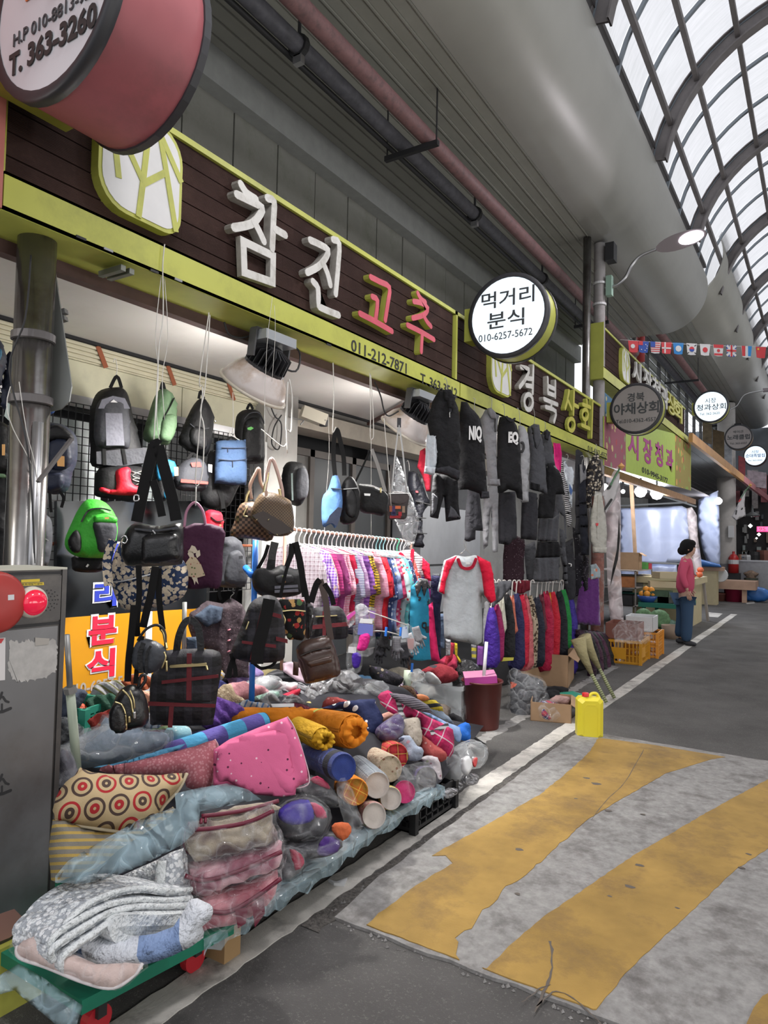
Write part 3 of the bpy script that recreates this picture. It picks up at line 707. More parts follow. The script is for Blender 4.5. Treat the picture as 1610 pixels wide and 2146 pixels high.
# raised letters
LP=Plane((SX-.015,0,0),0)
def glyph(strokes,w,crop,face,edge,parent,closed=(),rings=(),d=.0,w0=.0):
    """strokes in crop pixels; crop=(x0,y0,scale)"""
    X0,Y0c,sc=crop; f=lambda p: LP.uv(X0+p[0]/sc,Y0c+p[1]/sc)
    A=MB(); B=MB()
    for j,st in enumerate(strokes):
        q=[tuple(v) for v in bez([f(p) for p in st],3)] if len(st) > 2 else [f(p) for p in st]; e=j*.0009; A.ribbon(q,w,LP,w0-.05-e,w0+d-.004+e); B.ribbon(q,w,LP,w0+d-.004+e,w0+d+e)
    for st in closed:
        q=[f(p) for p in st]; A.ribbon(q,w,LP,w0-.035,w0+d-.004,closed=True); B.ribbon(q,w,LP,w0+d-.004,w0+d,closed=True)
    for cx,cy,rx,ry in rings:
        q=[f((cx+rx*math.cos(a),cy+ry*math.sin(a))) for a in [k*2*PI/14 for k in range(14)]]
        A.ribbon(q,w,LP,w0-.035,w0+d-.004,closed=True); B.ribbon(q,w,LP,w0+d-.004,w0+d,closed=True)
    o=B.build('letter',face,parent); A.build('letter_side',edge,o); return o
C1=(300,350,2.3)
glyph([[(472,82),(500,125),(545,155)],[(452,132),(510,160),(572,195),(560,235),(520,275),(438,292)],[(535,262),(560,310),(582,358)],[(598,150),(630,168),(628,250),(622,392)],[(636,300),(684,328)]],.045,C1,WHITEP,GREYE,s1,closed=[[(484,358),(628,428),(626,556),(490,508)]])
glyph([[(806,352),(850,372),(892,400),(880,440),(845,480),(792,508)],[(868,462),(890,515),(903,568)],[(915,350),(945,370),(940,480),(928,612)],[(818,552),(842,585),(846,660),(860,680),(942,714)]],.045,C1,WHITEP,GREYE,s1)
glyph([[(1098,530),(1140,552),(1188,580),(1182,650),(1168,738)],[(1105,625),(1130,645),(1122,730)],[(1045,706),(1120,745),(1200,792)]],.042,C1,PINKP,LIMED,s1)
glyph([[(1325,608),(1340,635),(1362,652)],[(1305,648),(1340,655),(1372,680),(1355,712),(1300,728)],[(1352,715),(1368,745),(1388,768)],[(1274,762),(1340,795),(1402,832)],[(1345,800),(1340,890)]],.042,C1,PINKP,LIMED,s1)
C2=(850,600,3.578)
glyph([[(866,605),(925,625),(905,690),(858,755)],[(960,600),(955,800)],[(915,690),(952,695)],[(905,742),(952,752)]],.05,C2,WHITEP,GREYE,s2,rings=[(925,868,32,58)])
glyph([[(1068,688),(1070,802)],[(1125,715),(1124,830)],[(1072,748),(1122,772)],[(1072,800),(1124,822)],[(1038,845),(1140,888)],[(1095,870),(1092,905)],[(1050,905),(1125,938),(1112,1015)]],.05,C2,WHITEP,GREYE,s2)
glyph([[(1228,785),(1215,860),(1200,915)],[(1218,850),(1246,918)],[(1265,790),(1260,960)],[(1264,888),(1296,905)]],.05,C2,mat('lime_acrylic',(.55,.52,.10),.5),LIMED,s2,rings=[(1246,1038,26,46)])
glyph([[(1362,855),(1364,880)],[(1330,885),(1388,908)],[(1350,1010),(1350,1045)],[(1322,1040),(1382,1068)],[(1404,860),(1396,1130)]],.05,C2,mat('lime_acrylic',(.55,.52,.10),.5),LIMED,s2,rings=[(1350,962,22,38)])
# far sign lettering and emblem
F3=Plane((SX+.012,0,0),0)
for i,ch in enumerate('시장청과상회'):
    px=[1337,1359,1377,1394,1409,1423][i]; py=[782,800,816,832,848,862][i]; u,v=F3.uv(px,py)
    text('letter',ch,F3,(F3.uv(px-9,py)[0],v-.2,F3.uv(px+8,py)[0],v+.2),WHITEP if i < 4 else mat('lime_acrylic',(.55,.52,.10),.5),s3,d=.03,bold=.02,w=-.03)
# band lettering
def fit(pl,a,b,h):
    """text box from baseline start pixel a to end pixel b, height h px at the start"""
    u0,v0=pl.uv(*a); u1,_=pl.uv(*b); _,vt=pl.uv(a[0],a[1]-h); return (u0,v0,u1,vt)
NUM=Plane((SX+.001,0,0),0)
def narrow(s,a,b,h,par,bold=.01):
    text('phone_number',s,NUM,fit(NUM,a,b,h),INK,par,d=.002,bold=bold)
narrow('011-212-7871',(736,735),(852,785),25,s1); narrow('T. 363-3512',(881,803),(958,833),22,s1); narrow('010-4362-4557',(1232,946),(1272,962),13,s2,.0)
# leaf emblems: rounded squares with veins
def emblem(parent,u0,u1,z0,z1,cut=True):
    W=u1-u0; H=z1-z0; r=.3
    def rr(m,rad):
        P=[]
        for cx,cz,a0,rd in ((u1-m,z1-m,0,rad*1.25),(u0+m,z1-m,90,rad*.8),(u0+m,z0+m,180,rad*1.25),(u1-m,z0+m,270,rad*.8)):
            rd=rd*min(W,H); sx=-1 if cx > (u0+u1)/2 else 1; sz=-1 if cz > (z0+z1)/2 else 1; ox,oz=cx+sx*rd,cz+sz*rd
            for k in range(7):
                a=math.radians(a0+90*k/6); P.append((ox+rd*math.cos(a),oz+rd*math.sin(a)))
        return P
    e=MB().prism(rr(0,.26),LP,-.055,.0).build('leaf_emblem',LIME,parent)
    MB().prism(rr(.018,.24),LP,.0,.003).build('white_face',mat('white_sheet',(.68,.68,.68),.4,var=.04),e)
    Q=lambda a,b: (u0+W*a,z0+H*b); S_=MB()
    for st in ([(.12,.98),(.16,.6),(.22,.28)],[(.36,.98),(.17,.68)],[(.2,.72),(.5,.36)],[(.56,1),(.5,.38),(.46,.02)],[(.5,.34),(.77,.56)],[(.68,.9),(.8,.5),(.93,.05)],[(.7,.88),(.98,.55)]):
        e_=len(S_.V)*.00002; S_.ribbon([Q(a,b) for a,b in st],.030 if W > .4 else .02,LP,.003,.006+e_,caps=False)
    S_.build('leaf_veins',LIME,e); return e
a=LP.uv(203,420); b=LP.uv(379,475); t_=LP.uv(379,320)
emblem(s1,a[0],b[0],2.93,3.43)
a=LP.uv(1030,750); b=LP.uv(1072,800); emblem(s2,a[0],b[0],2.93,3.43)
a=LP.uv(1304,780); b=LP.uv(1321,790); emblem(s3,a[0],b[0],4.05,4.56)
# banner under the third sign
BN=Plane((-2.62,0,0),0); bn=empty('banner',(-2.62,13.4,2.7),'lime fruit shop banner with magenta lettering and fruit pictures at both ends','banner')
def bq(x0,x1,f0=0,f1=1):
    def ed(x):
        t=(x-1265)/(1448-1265); return (x,872+t*(917-872)+0),(x,975+t*(1028-975))
    (ax,at),(_,ab)=ed(x0); (bx,bt),(_,bb)=ed(x1); return [(ax,at+(ab-at)*f1),(bx,bt+(bb-bt)*f1),(bx,bt+(bb-bt)*f0),(ax,at+(ab-at)*f0)]
slab('banner_sheet',BN,bq(1265,1448),-.004,.004,mat('banner_lime',(.42,.56,.08),.55,var=.06),bn)
slab('fruit_picture',BN,bq(1266,1311),.004,.006,cloth('banner_fruit','floral',((.35,.12,.16),(.65,.55,.25),(.45,.10,.12),(.3,.35,.2)),.16,wr=0),bn)
slab('fruit_picture',BN,bq(1415,1447),.004,.006,cloth('banner_fruit2','floral',((.30,.25,.08),(.7,.4,.12),(.5,.12,.1),(.25,.4,.1)),.22,wr=0),bn)
mg=mat('magenta_print',(.42,.04,.25),.6)
for i,ch in enumerate('시장청과'):
    x=[1327,1357,1381,1403][i]; y=[935,948,955,966][i]; u,v=BN.uv(x,y); text('banner_letter',ch,BN,(u-.36,v-.2,u+.36,v+.24),mg,bn,w=.006,d=.004,bold=.03)
text('phone_number','010-9945-3177',BN,fit(BN,(1345,990),(1399,1001),12),INK,bn,w=.006,d=.004,bold=.01)
# a second strip of fruit picture peeping out above the banner, beside the second sign
fp=empty('fruit_poster',(-2.66,10.2,3.55),'small blue and green fruit poster under the lime end of the high sign','poster')
slab('poster',Plane((-2.66,0,0),0),[(1262,818),(1285,838),(1285,885),(1262,868)],-.005,.005,cloth('fruit_poster_print','floral',((.10,.22,.35),(.35,.5,.15),(.6,.55,.3)),.12,wr=0),fp)
# round projecting signs
def drum(px,py,D,Xc,body,face,lit,lines,label,X_arm=True,depth=.2,dmult=1.0):
    d=D; p=None
    # place along the pixel ray at the given X
    p=onx(px,py,Xc); y=p.y; z=p.z; r=D/2
    t=empty('round_sign',(Xc,y,z-r),label,'round sign')
    MB().lathe((Xc,y,z),[(r*.985,0),(r*.985,depth)],(0,1,0),40).build('drum',body,t,smooth=True)
    MB().lathe((Xc,y,z),[(r*.90,-.006),(r*1.0,-.012),(r*1.01,.0),(r*1.01,.03),(r*.985,.03)],(0,1,0),40).build('rim',mat('drum_rim',(.03,.03,.035),.5),t,smooth=True)
    MB().lathe((Xc,y,z),[(r*.985,depth-.02),(r*1.01,depth-.02),(r*1.01,depth+.01),(0,depth+.01)],(0,1,0),40).build('back_rim',mat('drum_rim',(.03,.03,.035),.5),t)
    MB().lathe((Xc,y,z),[(0,-.004),(r*.91,-.004)],(0,1,0),40).build('face',face,t)
    P=Plane((Xc,y-.006,z),90)
    for s,(u0,v0,u1,v1),m,b in lines: text('lettering',s,P,(u0*r,v0*r,u1*r,v1*r),m,t,d=.003,bold=b)
    if X_arm: box('arm_box',(SX,y+.02,z-.16),(Xc-r*.9,y+depth-.02,z+.12),LIMED,t)
    return t,y,z
def glow(name,c,e):
    m,nt,b=_base(name,.4,0); b.inputs['Base Color'].default_value=(.6,.62,.65,1); b.inputs['Emission Color'].default_value=c4(c); b.inputs['Emission Strength'].default_value=e; return m
FL=glow('lit_face',(.66,.80,.90),.95); FD=mat('unlit_face',(.33,.30,.29),.5,var=.04)
INK2=mat('dark_grey_print',(.05,.055,.06),.6); ORG=mat('orange_print',(.72,.20,.05),.5)
PINKB=mat('pink_drum',(.36,.10,.115),.55,var=.12,vs=3,dirt=(.25,.085,.09),ds=4)
t_,y_,z_=drum(112,-12,.70,-2.16,PINKB,mat('white_face_off',(.64,.65,.68),.4),False,
     [('H.P 010-8813-9260',(-.62,-.30,.80,-.17),INK2,.005),('T. 363-3260',(-.68,-.60,.72,-.36),INK,.035),('득소',(-.5,-.05,.9,.55),ORG,.05)],
     'big pink drum sign with phone numbers cut off by the picture top',depth=.36)
drum(1064,661,.70,-2.2,LIMED,FL,True,[('먹거리',(-.66,.22,.66,.62),INK2,.01),('분식',(-.5,-.28,.42,.12),INK2,.01),('010-6257-5672',(-.72,-.55,.62,-.38),INK2,.0)],
     'glowing white round sign with lime drum between the two long signs')
drum(1333,856,.70,-2.2,LIMED,FD,False,[('경북',(-.32,.28,.32,.62),INK2,.01),('야채상회',(-.84,-.22,.86,.24),INK2,.02),('Tel.010-4362-4557',(-.75,-.55,.75,-.40),INK2,.0)],
     'unlit grey round sign with lime drum before the high sign')
drum(1490,852,.74,-2.2,LIMED,FL,True,[('시장',(-.32,.22,.3,.52),INK2,.0),('청과상회',(-.8,-.22,.84,.16),INK2,.01),('Tel. 362-2620',(-.62,-.5,.5,-.36),INK2,.0)],
     'glowing round sign beside the far column, above the awning beam')
drum(1548,916,.76,-2.2,mat('tan_drum',(.42,.30,.16),.6),FD,False,[('백억관',(-.36,.3,.36,.52),INK2,.0),('노래클럽',(-.8,-.2,.8,.2),INK2,.02),('Tel. 363-6557',(-.6,-.56,.6,-.42),INK2,.0)],
     'smaller unlit grey round sign below the far glowing one',X_arm=False)
drum(1583,955,.78,-2.2,mat('pink_drum2',(.45,.2,.2),.6),FL,True,[('시장',(-.3,.25,.3,.5),mat('blue_print',(.05,.12,.4),.6),.0),('순대족발집',(-.8,-.15,.8,.18),mat('blue_print',(.05,.12,.4),.6),.01),('Tel. 363-0000',(-.6,-.5,.6,-.38),INK2,.0)],
     'smallest glowing round sign at the end of the row',X_arm=False)
# far awning with orange and pink edge, ribbed underside
aw=empty('awning',(-2.45,17,3.9),'long awning with orange and pink edge running past the far column','awning')
e1_=onx(1448,917,-2.46); e3_=ony(1616,1050,31.5); e2_=e1_.lerp(e3_,.5)
MB().bar(e1_,e2_,.08,.2).build('front_edge',mat('orange_edge',(.55,.30,.12),.6,dirt=(.40,.2,.1),ds=2),aw)
MB().bar(e2_,e3_,.08,.2).build('front_edge',mat('pink_edge',(.50,.20,.22),.6,dirt=(.4,.18,.16),ds=2),aw)
for i in range(11):
    x=-2.6-i*.25; box('underside_sheet',(x-.235,17.05,3.93),(x,32.5,3.96),mat('awning_sheet',(.35,.37,.38),.35,metal=.3),aw)
# bunting of paper flags across the lane
A_=CAMP+ray(1300,712)/FPX*9.4; B_=CAMP+ray(1640,728)/FPX*9.6
bt=empty('bunting',tuple((A_+B_)/2),'string of small national flags across the lane under the canopy','bunting')
cord('string',[A_,(A_+B_)/2-Vector((0,0,.02)),B_],.003,mat('white_string',(.6,.6,.6),.8),bt,n=4)
dirn=(B_-A_); Lb=dirn.length; dirn.normalize()
FP=Plane(A_,0); FP.u=Vector((dirn.x,dirn.y,dirn.z)); FP.n=FP.u.cross(Vector((0,0,1))).normalized(); FP.v=FP.n.cross(FP.u)
RD=mat('flag_red',(.55,.05,.06),.7); BL=mat('flag_blue',(.03,.08,.35),.7); WT=mat('flag_white',(.62,.62,.62),.7); CY=mat('flag_light_blue',(.03,.22,.55),.7)
def disc_(mb,u,v,r,w0=.003,w1=.005): return mb.prism([(u+r*math.cos(k*PI/6),v+r*math.sin(k*PI/6)) for k in range(12)],FP,w0,w1)
flags=[(1328,'turkey'),(1349,'aus'),(1374,'usa'),(1397,'den'),(1422,'blue'),(1450,'kor'),(1478,'jap'),(1506,'can'),(1533,'uk'),(1565,'fra'),(1595,'chn')]
for px,k in flags:
    u=None; pp=FP.hit(px,722); u=(pp-A_).dot(FP.u); w=.075; v1=-.005; v0=-.165
    base={'turkey': RD,'aus': BL,'usa': WT,'den': RD,'blue': CY,'kor': WT,'jap': WT,'can': WT,'uk': BL,'fra': WT,'chn': RD}[k]
    f=MB().prism([(u-w*.8,v0+.01),(u-w*.2,v0),(u+w*.75,v0+.005),(u+w,v1),(u-w,v1)],FP,-.002,.002).build('flag',base,bt)
    e=MB(); m_=WT
    if k == 'turkey': disc_(e,u-.01,-.08,.03); m_=WT
    elif k == 'den': e.prism([(u-.03,v0+.01),(u-.01,v0+.01),(u-.01,v1),(u-.03,v1)],FP,.002,.004).prism([(u-w*.85,-.095),(u+w*.85,-.095),(u+w*.85,-.075),(u-w*.85,-.075)],FP,.002,.004)
    elif k in ('jap',): disc_(e,u,-.085,.036); m_=RD
    elif k == 'kor':
        disc_(e,u,-.085,.036); m_=RD
        MB().prism([(u+.036*math.cos(a),-.085+.036*math.sin(a)) for a in [PI+k2*PI/6 for k2 in range(7)]],FP,.004,.006).build('flag_emblem',BL,f)
        for sx,sz in ((-1,1),(1,1),(-1,-1),(1,-1)): MB().ribbon([(u+sx*.05-.012,-.085+sz*.052-.008*sx*sz),(u+sx*.05+.012,-.085+sz*.052+.008*sx*sz)],.012,FP,.002,.004,caps=False).build('trigram',INK,f)
    elif k == 'usa':
        for j in range(5): e.prism([(u-w*.85,-.03-j*.028),(u+w*.85,-.03-j*.028),(u+w*.85,-.018-j*.028),(u-w*.85,-.018-j*.028)],FP,.002,.004)
        m_=RD; MB().prism([(u-w*.95,-.08),(u-.005,-.08),(u-.005,v1),(u-w*.98,v1)],FP,.004,.006).build('flag_emblem',BL,f)
    elif k == 'aus':
        e.prism([(u-w*.9,-.06),(u-.01,-.06),(u-.01,v1),(u-w*.9,v1)],FP,.002,.004); m_=RD; e2=MB()
        for dx,dz in ((.03,-.05),(.045,-.1),(.02,-.13),(-.03,-.12),(.05,-.07)): disc_(e2,u+dx,dz,.007)
        e2.build('star',WT,f)
    elif k == 'uk':
        e.ribbon([(u-w*.85,-.15),(u+w*.85,-.01)],.03,FP,.002,.004,caps=False).ribbon([(u-w*.85,-.01),(u+w*.85,-.15)],.03,FP,.002,.004,caps=False).ribbon([(u-w*.9,-.08),(u+w*.9,-.08)],.045,FP,.003,.005,caps=False).ribbon([(u,-.16),(u,-.005)],.045,FP,.003,.005,caps=False)
        MB().ribbon([(u-w*.9,-.08),(u+w*.9,-.08)],.025,FP,.005,.007,caps=False).ribbon([(u,-.16),(u,-.005)],.025,FP,.005,.007,caps=False).build('red_cross',RD,f)
    elif k == 'can':
        e.prism([(u-w*.9,-.05),(u+w*.9,-.05),(u+w*.95,v1),(u-w*.95,v1)],FP,.002,.004).prism([(u-w*.8,v0+.012),(u+w*.75,v0+.012),(u+w*.8,-.125),(u-w*.8,-.125)],FP,.002,.004); disc_(e,u,-.087,.022); m_=RD
    elif k == 'fra':
        e.prism([(u+.02,v0+.02),(u+w*.8,v0+.02),(u+w,v1),(u+.02,v1)],FP,.002,.004); m_=CY
        MB().prism([(u-w*.85,v0+.02),(u-.02,v0+.02),(u-.02,v1),(u-w*.95,v1)],FP,.002,.004).build('flag_emblem',RD,f)
    elif k == 'blue': disc_(e,u,-.085,.042); disc_(e,u,-.085,.03,.003,.0055); m_=WT
    elif k == 'chn': disc_(e,u-.04,-.04,.014); m_=mat('flag_yellow',(.7,.5,.05),.6)
    if e.V: e.build('flag_emblem',m_,f)
# ================================================================ lamps
def highbay(cx_,cy_,X,k,label):
    c=onx(cx_,cy_,X); t=empty('high_bay_lamp',(X,c.y,c.z),label,'lamp','high bay lamps')
    ax=Vector((-.60,0,-.80)).normalized(); al=mat('fin_aluminium',(.05,.05,.055),.5,metal=.6)
    for s in (-1,1): MB().bar((X,c.y+s*.145,c.z),(X+.02,c.y+s*.145,2.68),.012,.05,up=(1,0,0)).build('yoke_arm',mat('yoke_grey',(.09,.09,.095),.5),t)
    box('driver_box',(X-.02,c.y-.13,2.62),(X+.10,c.y+.13,2.675),mat('driver_silver',(.50,.53,.56),.35,metal=.5),t)
    MB().bar((X+.02,c.y-.145,2.68),(X+.02,c.y+.145,2.68),.05,.02).build('yoke_bridge',mat('yoke_grey',(.09,.09,.095),.5),t)
    core=c+ax*(-.03); MB().lathe(core,[(0,-.06),(.05,-.06),(.05,.05),(.125,.06),(.125,.085),(0,.09)],ax,20).build('heat_sink_core',al,t)
    x=ax.cross(Vector((0,1,0))).normalized(); y=ax.cross(x)
    for i in range(22):
        a=2*PI*i/22; rd=x*math.cos(a)+y*math.sin(a); sd=ax.cross(rd)*.0025
        p0=core+ax*(-.055)+rd*.045; p1=core+ax*(-.03)+rd*.12; p2=core+ax*.06+rd*.125; p3=core+ax*.06+rd*.045
        MB().add([q+s for s in (sd,-sd) for q in (p0,p1,p2,p3)],[(0,1,2,3),(7,6,5,4),(0,4,5,1),(1,5,6,2),(2,6,7,3),(3,7,4,0)]).build('cooling_fin',al,t)
    pr=[(.115,.07),(.135,.085),(.165,.12),(.19,.17),(.205,.215),(.20,.215),(.185,.17),(.16,.122),(.13,.09)]
    MB().lathe(core,pr,ax,32).build('reflector',k,t,smooth=True)
    MB().lathe(core,[(.20,.205),(.212,.21),(.212,.222),(.20,.22)],ax,32).build('reflector_lip',mat('pale_lip',(.55,.5,.42),.4),t,smooth=True)
    cord('cable',[c+Vector((0,.02,.0)),c+Vector((.04,.2,-.02)),c+Vector((.02,.25,.12)),(X,c.y+.1,2.66)],.006,BLK,t)
    MB().lathe(core,[(0,.100),(.12,.10)],ax,20).build('lens',glow('lamp_lens',(1,.97,.92),5.0),t)
    lamp('high_bay_light','SPOT',tuple(core+ax*.16),190,(1,.97,.93),.1,2.5,tuple(core+ax*2+Vector((.7,0,-.6))))
    lamp('soffit_uplight_fill','POINT',(X-.25,c.y,2.30),14,(1,.97,.93),.12)   # added fill beside the lamp to brighten the soffit
    return t
RF=mat('old_reflector',(.62,.56,.54),.35,dirt=(.40,.25,.14),ds=3.5)
highbay(562,757,-2.72,RF,'rusty white high bay lamp beneath the lime band above the brown handbags')
highbay(873,862,-2.72,RF,'high bay lamp half hidden beside the first black jacket')
for y_ in (.4,7.3): lamp('soffit_uplight_fill','POINT',(-3.1,y_,2.30),14,(1,.97,.93),.12)  # extra soffit fills, added where no lamp hangs
# road lamp on the concrete post
sl=empty('street_lamp',(-2.6,9.85,5.0),'glowing flat road lamp on a curved arm from the concrete post','lamp')
pts=[ony(x,y,9.85) for x,y in ((1264,604),(1290,599),(1311,581),(1324,556),(1344,536),(1378,522))]
cord('curved_arm',pts,.022,STEEL,sl,n=10)
ca=ony(1427,505,9.8); dx_=(ony(1474,489,9.8)-ony(1376,522,9.8)).normalized(); nn_=Vector((dx_.z*.4,.62,.78)); nn_=(nn_-dx_*nn_.dot(dx_)).normalized(); dy_=nn_.cross(dx_)
def ell(c,a,b_,h,n=20,m=6,lo=0.0):
    V=[c+dx_*(a*math.cos(2*PI*k/n)*math.cos(t))+dy_*(b_*math.sin(2*PI*k/n)*math.cos(t))+nn_*(h*math.sin(t)) for t in [lo+(PI/2-lo)*j/m for j in range(m)] for k in range(n)]+[c+nn_*h]
    F=[(j*n+k,j*n+(k+1) % n,(j+1)*n+(k+1) % n,(j+1)*n+k) for j in range(m-1) for k in range(n)]+[((m-1)*n+k,(m-1)*n+(k+1) % n,m*n) for k in range(n)]+[tuple(range(n))[::-1]]
    return MB().add(V,F)
ell(ca,.32,.12,.07).build('lamp_housing',mat('lamp_grey',(.32,.28,.30),.4),sl,smooth=False)
ell(ca+dx_*.13-nn_*.006,.155,.085,.004,m=2).build('led_panel',glow('led_panel',(1,.93,1),6),sl)
c_=ca+dx_*.13-nn_*.05; lamp('street_lamp_light','AREA',tuple(c_),22,(1,.93,1),.2,aim=tuple(c_-nn_*2-Vector((0,0,1))))
sl2=empty('street_lamp',(-2.6,26.4,4.6),'distant road lamp with curved arm on the thick column','lamp')
cord('curved_arm',[CAMP+ray(x,y)/FPX*20 for x,y in ((1530,858),(1545,850),(1560,828),(1590,820),(1606,818))],.02,STEEL,sl2,n=8)
bxp=CAMP+ray(1612,817)/FPX*20; MB().box(tuple(bxp-Vector((.15,.1,.04))),tuple(bxp+Vector((.25,.1,.04)))).build('lamp_housing',mat('lamp_grey',(.32,.28,.30),.4),sl2)
# ================================================================ fire cabinet
CX=-2.2; KP=Plane((CX,0,0),0)
GRAY=mat('cabinet_grey',(.085,.08,.078),.42,metal=.55,var=.12,vs=4,dirt=(.13,.12,.11),ds=5)
GRAY2=mat('cabinet_lower_steel',(.19,.19,.195),.38,metal=.65,var=.2,vs=2.5,dirt=(.13,.12,.115),ds=2.0)
fc=empty('fire_cabinet',(CX-.12,1.2,.21),'grey steel fire hose cabinet with red alarm lamp at the picture edge','cabinet')
box('body',(CX-.24,.85,.21),(CX-.006,1.452,1.385),GRAY,fc); box('top_edge',(CX-.24,.85,1.385),(CX,1.452,1.392),mat('pale_edge',(.5,.5,.42),.5),fc)
box('frame_stile',(CX-.006,1.435,.21),(CX,1.452,1.385),GRAY,fc)
box('door',(CX-.012,.85,.24),(CX,1.425,1.195),GRAY2,fc); up=box('alarm_panel',(CX-.012,.85,1.215),(CX,1.432,1.365),GRAY,fc)
for z in (1.205,1.375): box('panel_gap',(CX-.011,.85,z-.006),(CX-.004,1.435,z+.004),BLK,fc)
def kc(x,y): u,v=KP.uv(x,y); return Vector((CX,u,v))
c=kc(66,1262)
MB().lathe(c,[(.052,0),(.050,.012),(.042,.018)],(1,0,0),28).build('lamp_ring',mat('ivory_plastic',(.62,.58,.5),.4),up,smooth=True)
m,nt,b=_base('red_lens',.12,0,.8); b.inputs['Base Color'].default_value=(.62,.01,.04,1); b.inputs['Emission Color'].default_value=(1,.02,.08,1); b.inputs['Emission Strength'].default_value=.25; REDL=m
MB().lathe(c,[(.043,.012),(.040,.024),(.032,.034),(.018,.041),(0,.043)],(1,0,0),28).build('red_lamp',REDL,up,smooth=True)
c=kc(-12,1263)
MB().lathe(c,[(.098,0),(.096,.014),(.085,.022),(.03,.024),(0,.024)],(1,0,0),36).build('alarm_bell',mat('alarm_red',(.38,.035,.03),.45,var=.1),up,smooth=True)
slab('sticker',KP,[(8,1246),(21,1245),(21,1256),(8,1257)],.022,.024,mat('sticker_white',(.6,.62,.64),.5),up)
for p4 in ([(34,1223),(91,1220),(92,1226),(34,1228)],[(44,1215),(83,1213),(83,1219),(44,1221)]): slab('yellow_label',KP,p4,0,.0015,mat('yellow_label',(.60,.46,.03),.5),up)
text('label_print','자동화재탐지설비',KP,fit(KP,(38,1227),(88,1225),4),INK,up,w=.0015,d=.0005)
hb=MB()
cc=kc(102,1258)
for rr_,n_ in ((0,1),(.014,6),(.024,12),(.034,14)):
    for i in range(n_):
        a=2*PI*i/n_; hb.lathe(cc+Vector((0,rr_*math.cos(a),rr_*math.sin(a))),[(0,.0012),(.0022,.0012),(.0022,0)],(1,0,0),6)
hb.build('speaker_hole',BLK,up,kind='stuff')
sm=MB(); r_=random.Random(4); P=[]
for x,y in bez([(22,1345),(40,1345),(58,1342),(75,1346),(95,1344),(117,1342),(119,1370),(118,1405),(98,1418),(70,1425),(45,1428),(30,1424),(18,1408),(17,1380)],7,True): P.append((x+r_.uniform(-2.2,2.2),y+r_.uniform(-4,4)))
slab('glue_residue',KP,P,0,.001,mat('glue_residue',(.40,.39,.375),.7,var=.15,vs=25),fc)
slab('paper_scrap',KP,[(73,1336),(103,1338),(101,1350),(73,1353)],.001,.0025,mat('old_paper',(.36,.34,.31),.8),fc)
slab('notice',KP,[(-40,1340),(11,1336),(10,1425),(-40,1430)],0,.0015,mat('notice_white',(.62,.6,.6),.6),fc)
slab('red_print',KP,[(-40,1340),(8,1338),(2,1348),(-40,1350)],.0015,.002,RD,fc)
for x,y in ((4,1478),(4,1650)):
    B_=MB(); 
    for st,w_ in (([(0,-24),(-3,-14),(-10,-6)],.008),([(2,-16),(8,-8),(14,-6)],.007),([(0,-2),(0,8)],.006),([(-14,14),(2,12),(18,6)],.010)):
        B_.ribbon([KP.uv(x+a*1.0,y+b*1.1) for a,b in st],w_,KP,0,.0008)
    B_.build('brush_lettering',BLK,fc)
slab('red_spray_mark',KP,[(-30,1925),(30,1905),(60,1935),(20,1965),(-30,1985)],0,.0006,mat('faded_red_spray',(.33,.17,.14),.6),fc)
box('curb_under_cabinet',(CX-.3,.6,0),(CX+.02,1.42,.21),mat('lime_curb',(.36,.36,.06),.7,var=.2,vs=6),label='lime painted curb block under the fire cabinet',cat='curb')
# ================================================================ bags and backpacks
A0=(0,680,3.578); A5=(400,680,3.22); A4=(0,1150,3.22); A6=(450,1100,3.578); A7=(600,850,5.03)
BLACKN=cloth('black_nylon',c=('#111113',),rough=.6,wr=.38,ws=9); BLACKL=mat('black_leather',(.006,.006,.007),.33,bmp=.5,bs=60)
WEB=cloth('black_webbing',c=('#0b0b0c',),rough=.9,wr=.1); GREYN=cloth('grey_nylon',c=('#6e6e78',),rough=.6,wr=.35,ws=9)
DGREY=cloth('charcoal_nylon',c=('#3a3b40',),rough=.7,wr=.35,ws=9); NAVY=cloth('navy_nylon',c=('#1d2335',),rough=.6,wr=.38,ws=9)
SILV=mat('silver_metal',(.55,.55,.55),.25,metal=1); GOLD=mat('gold_metal',(.60,.50,.26),.28,metal=1); TAGO=mat('orange_tag',(.68,.36,.12),.6)
WIRE=mat('white_wire',(.62,.60,.56),.5); GALV=mat('grey_wire',(.35,.35,.34),.4,metal=.5)
REDP=cloth('dark_red_band',c=('#5d1f25',),rough=.8,wr=.2)
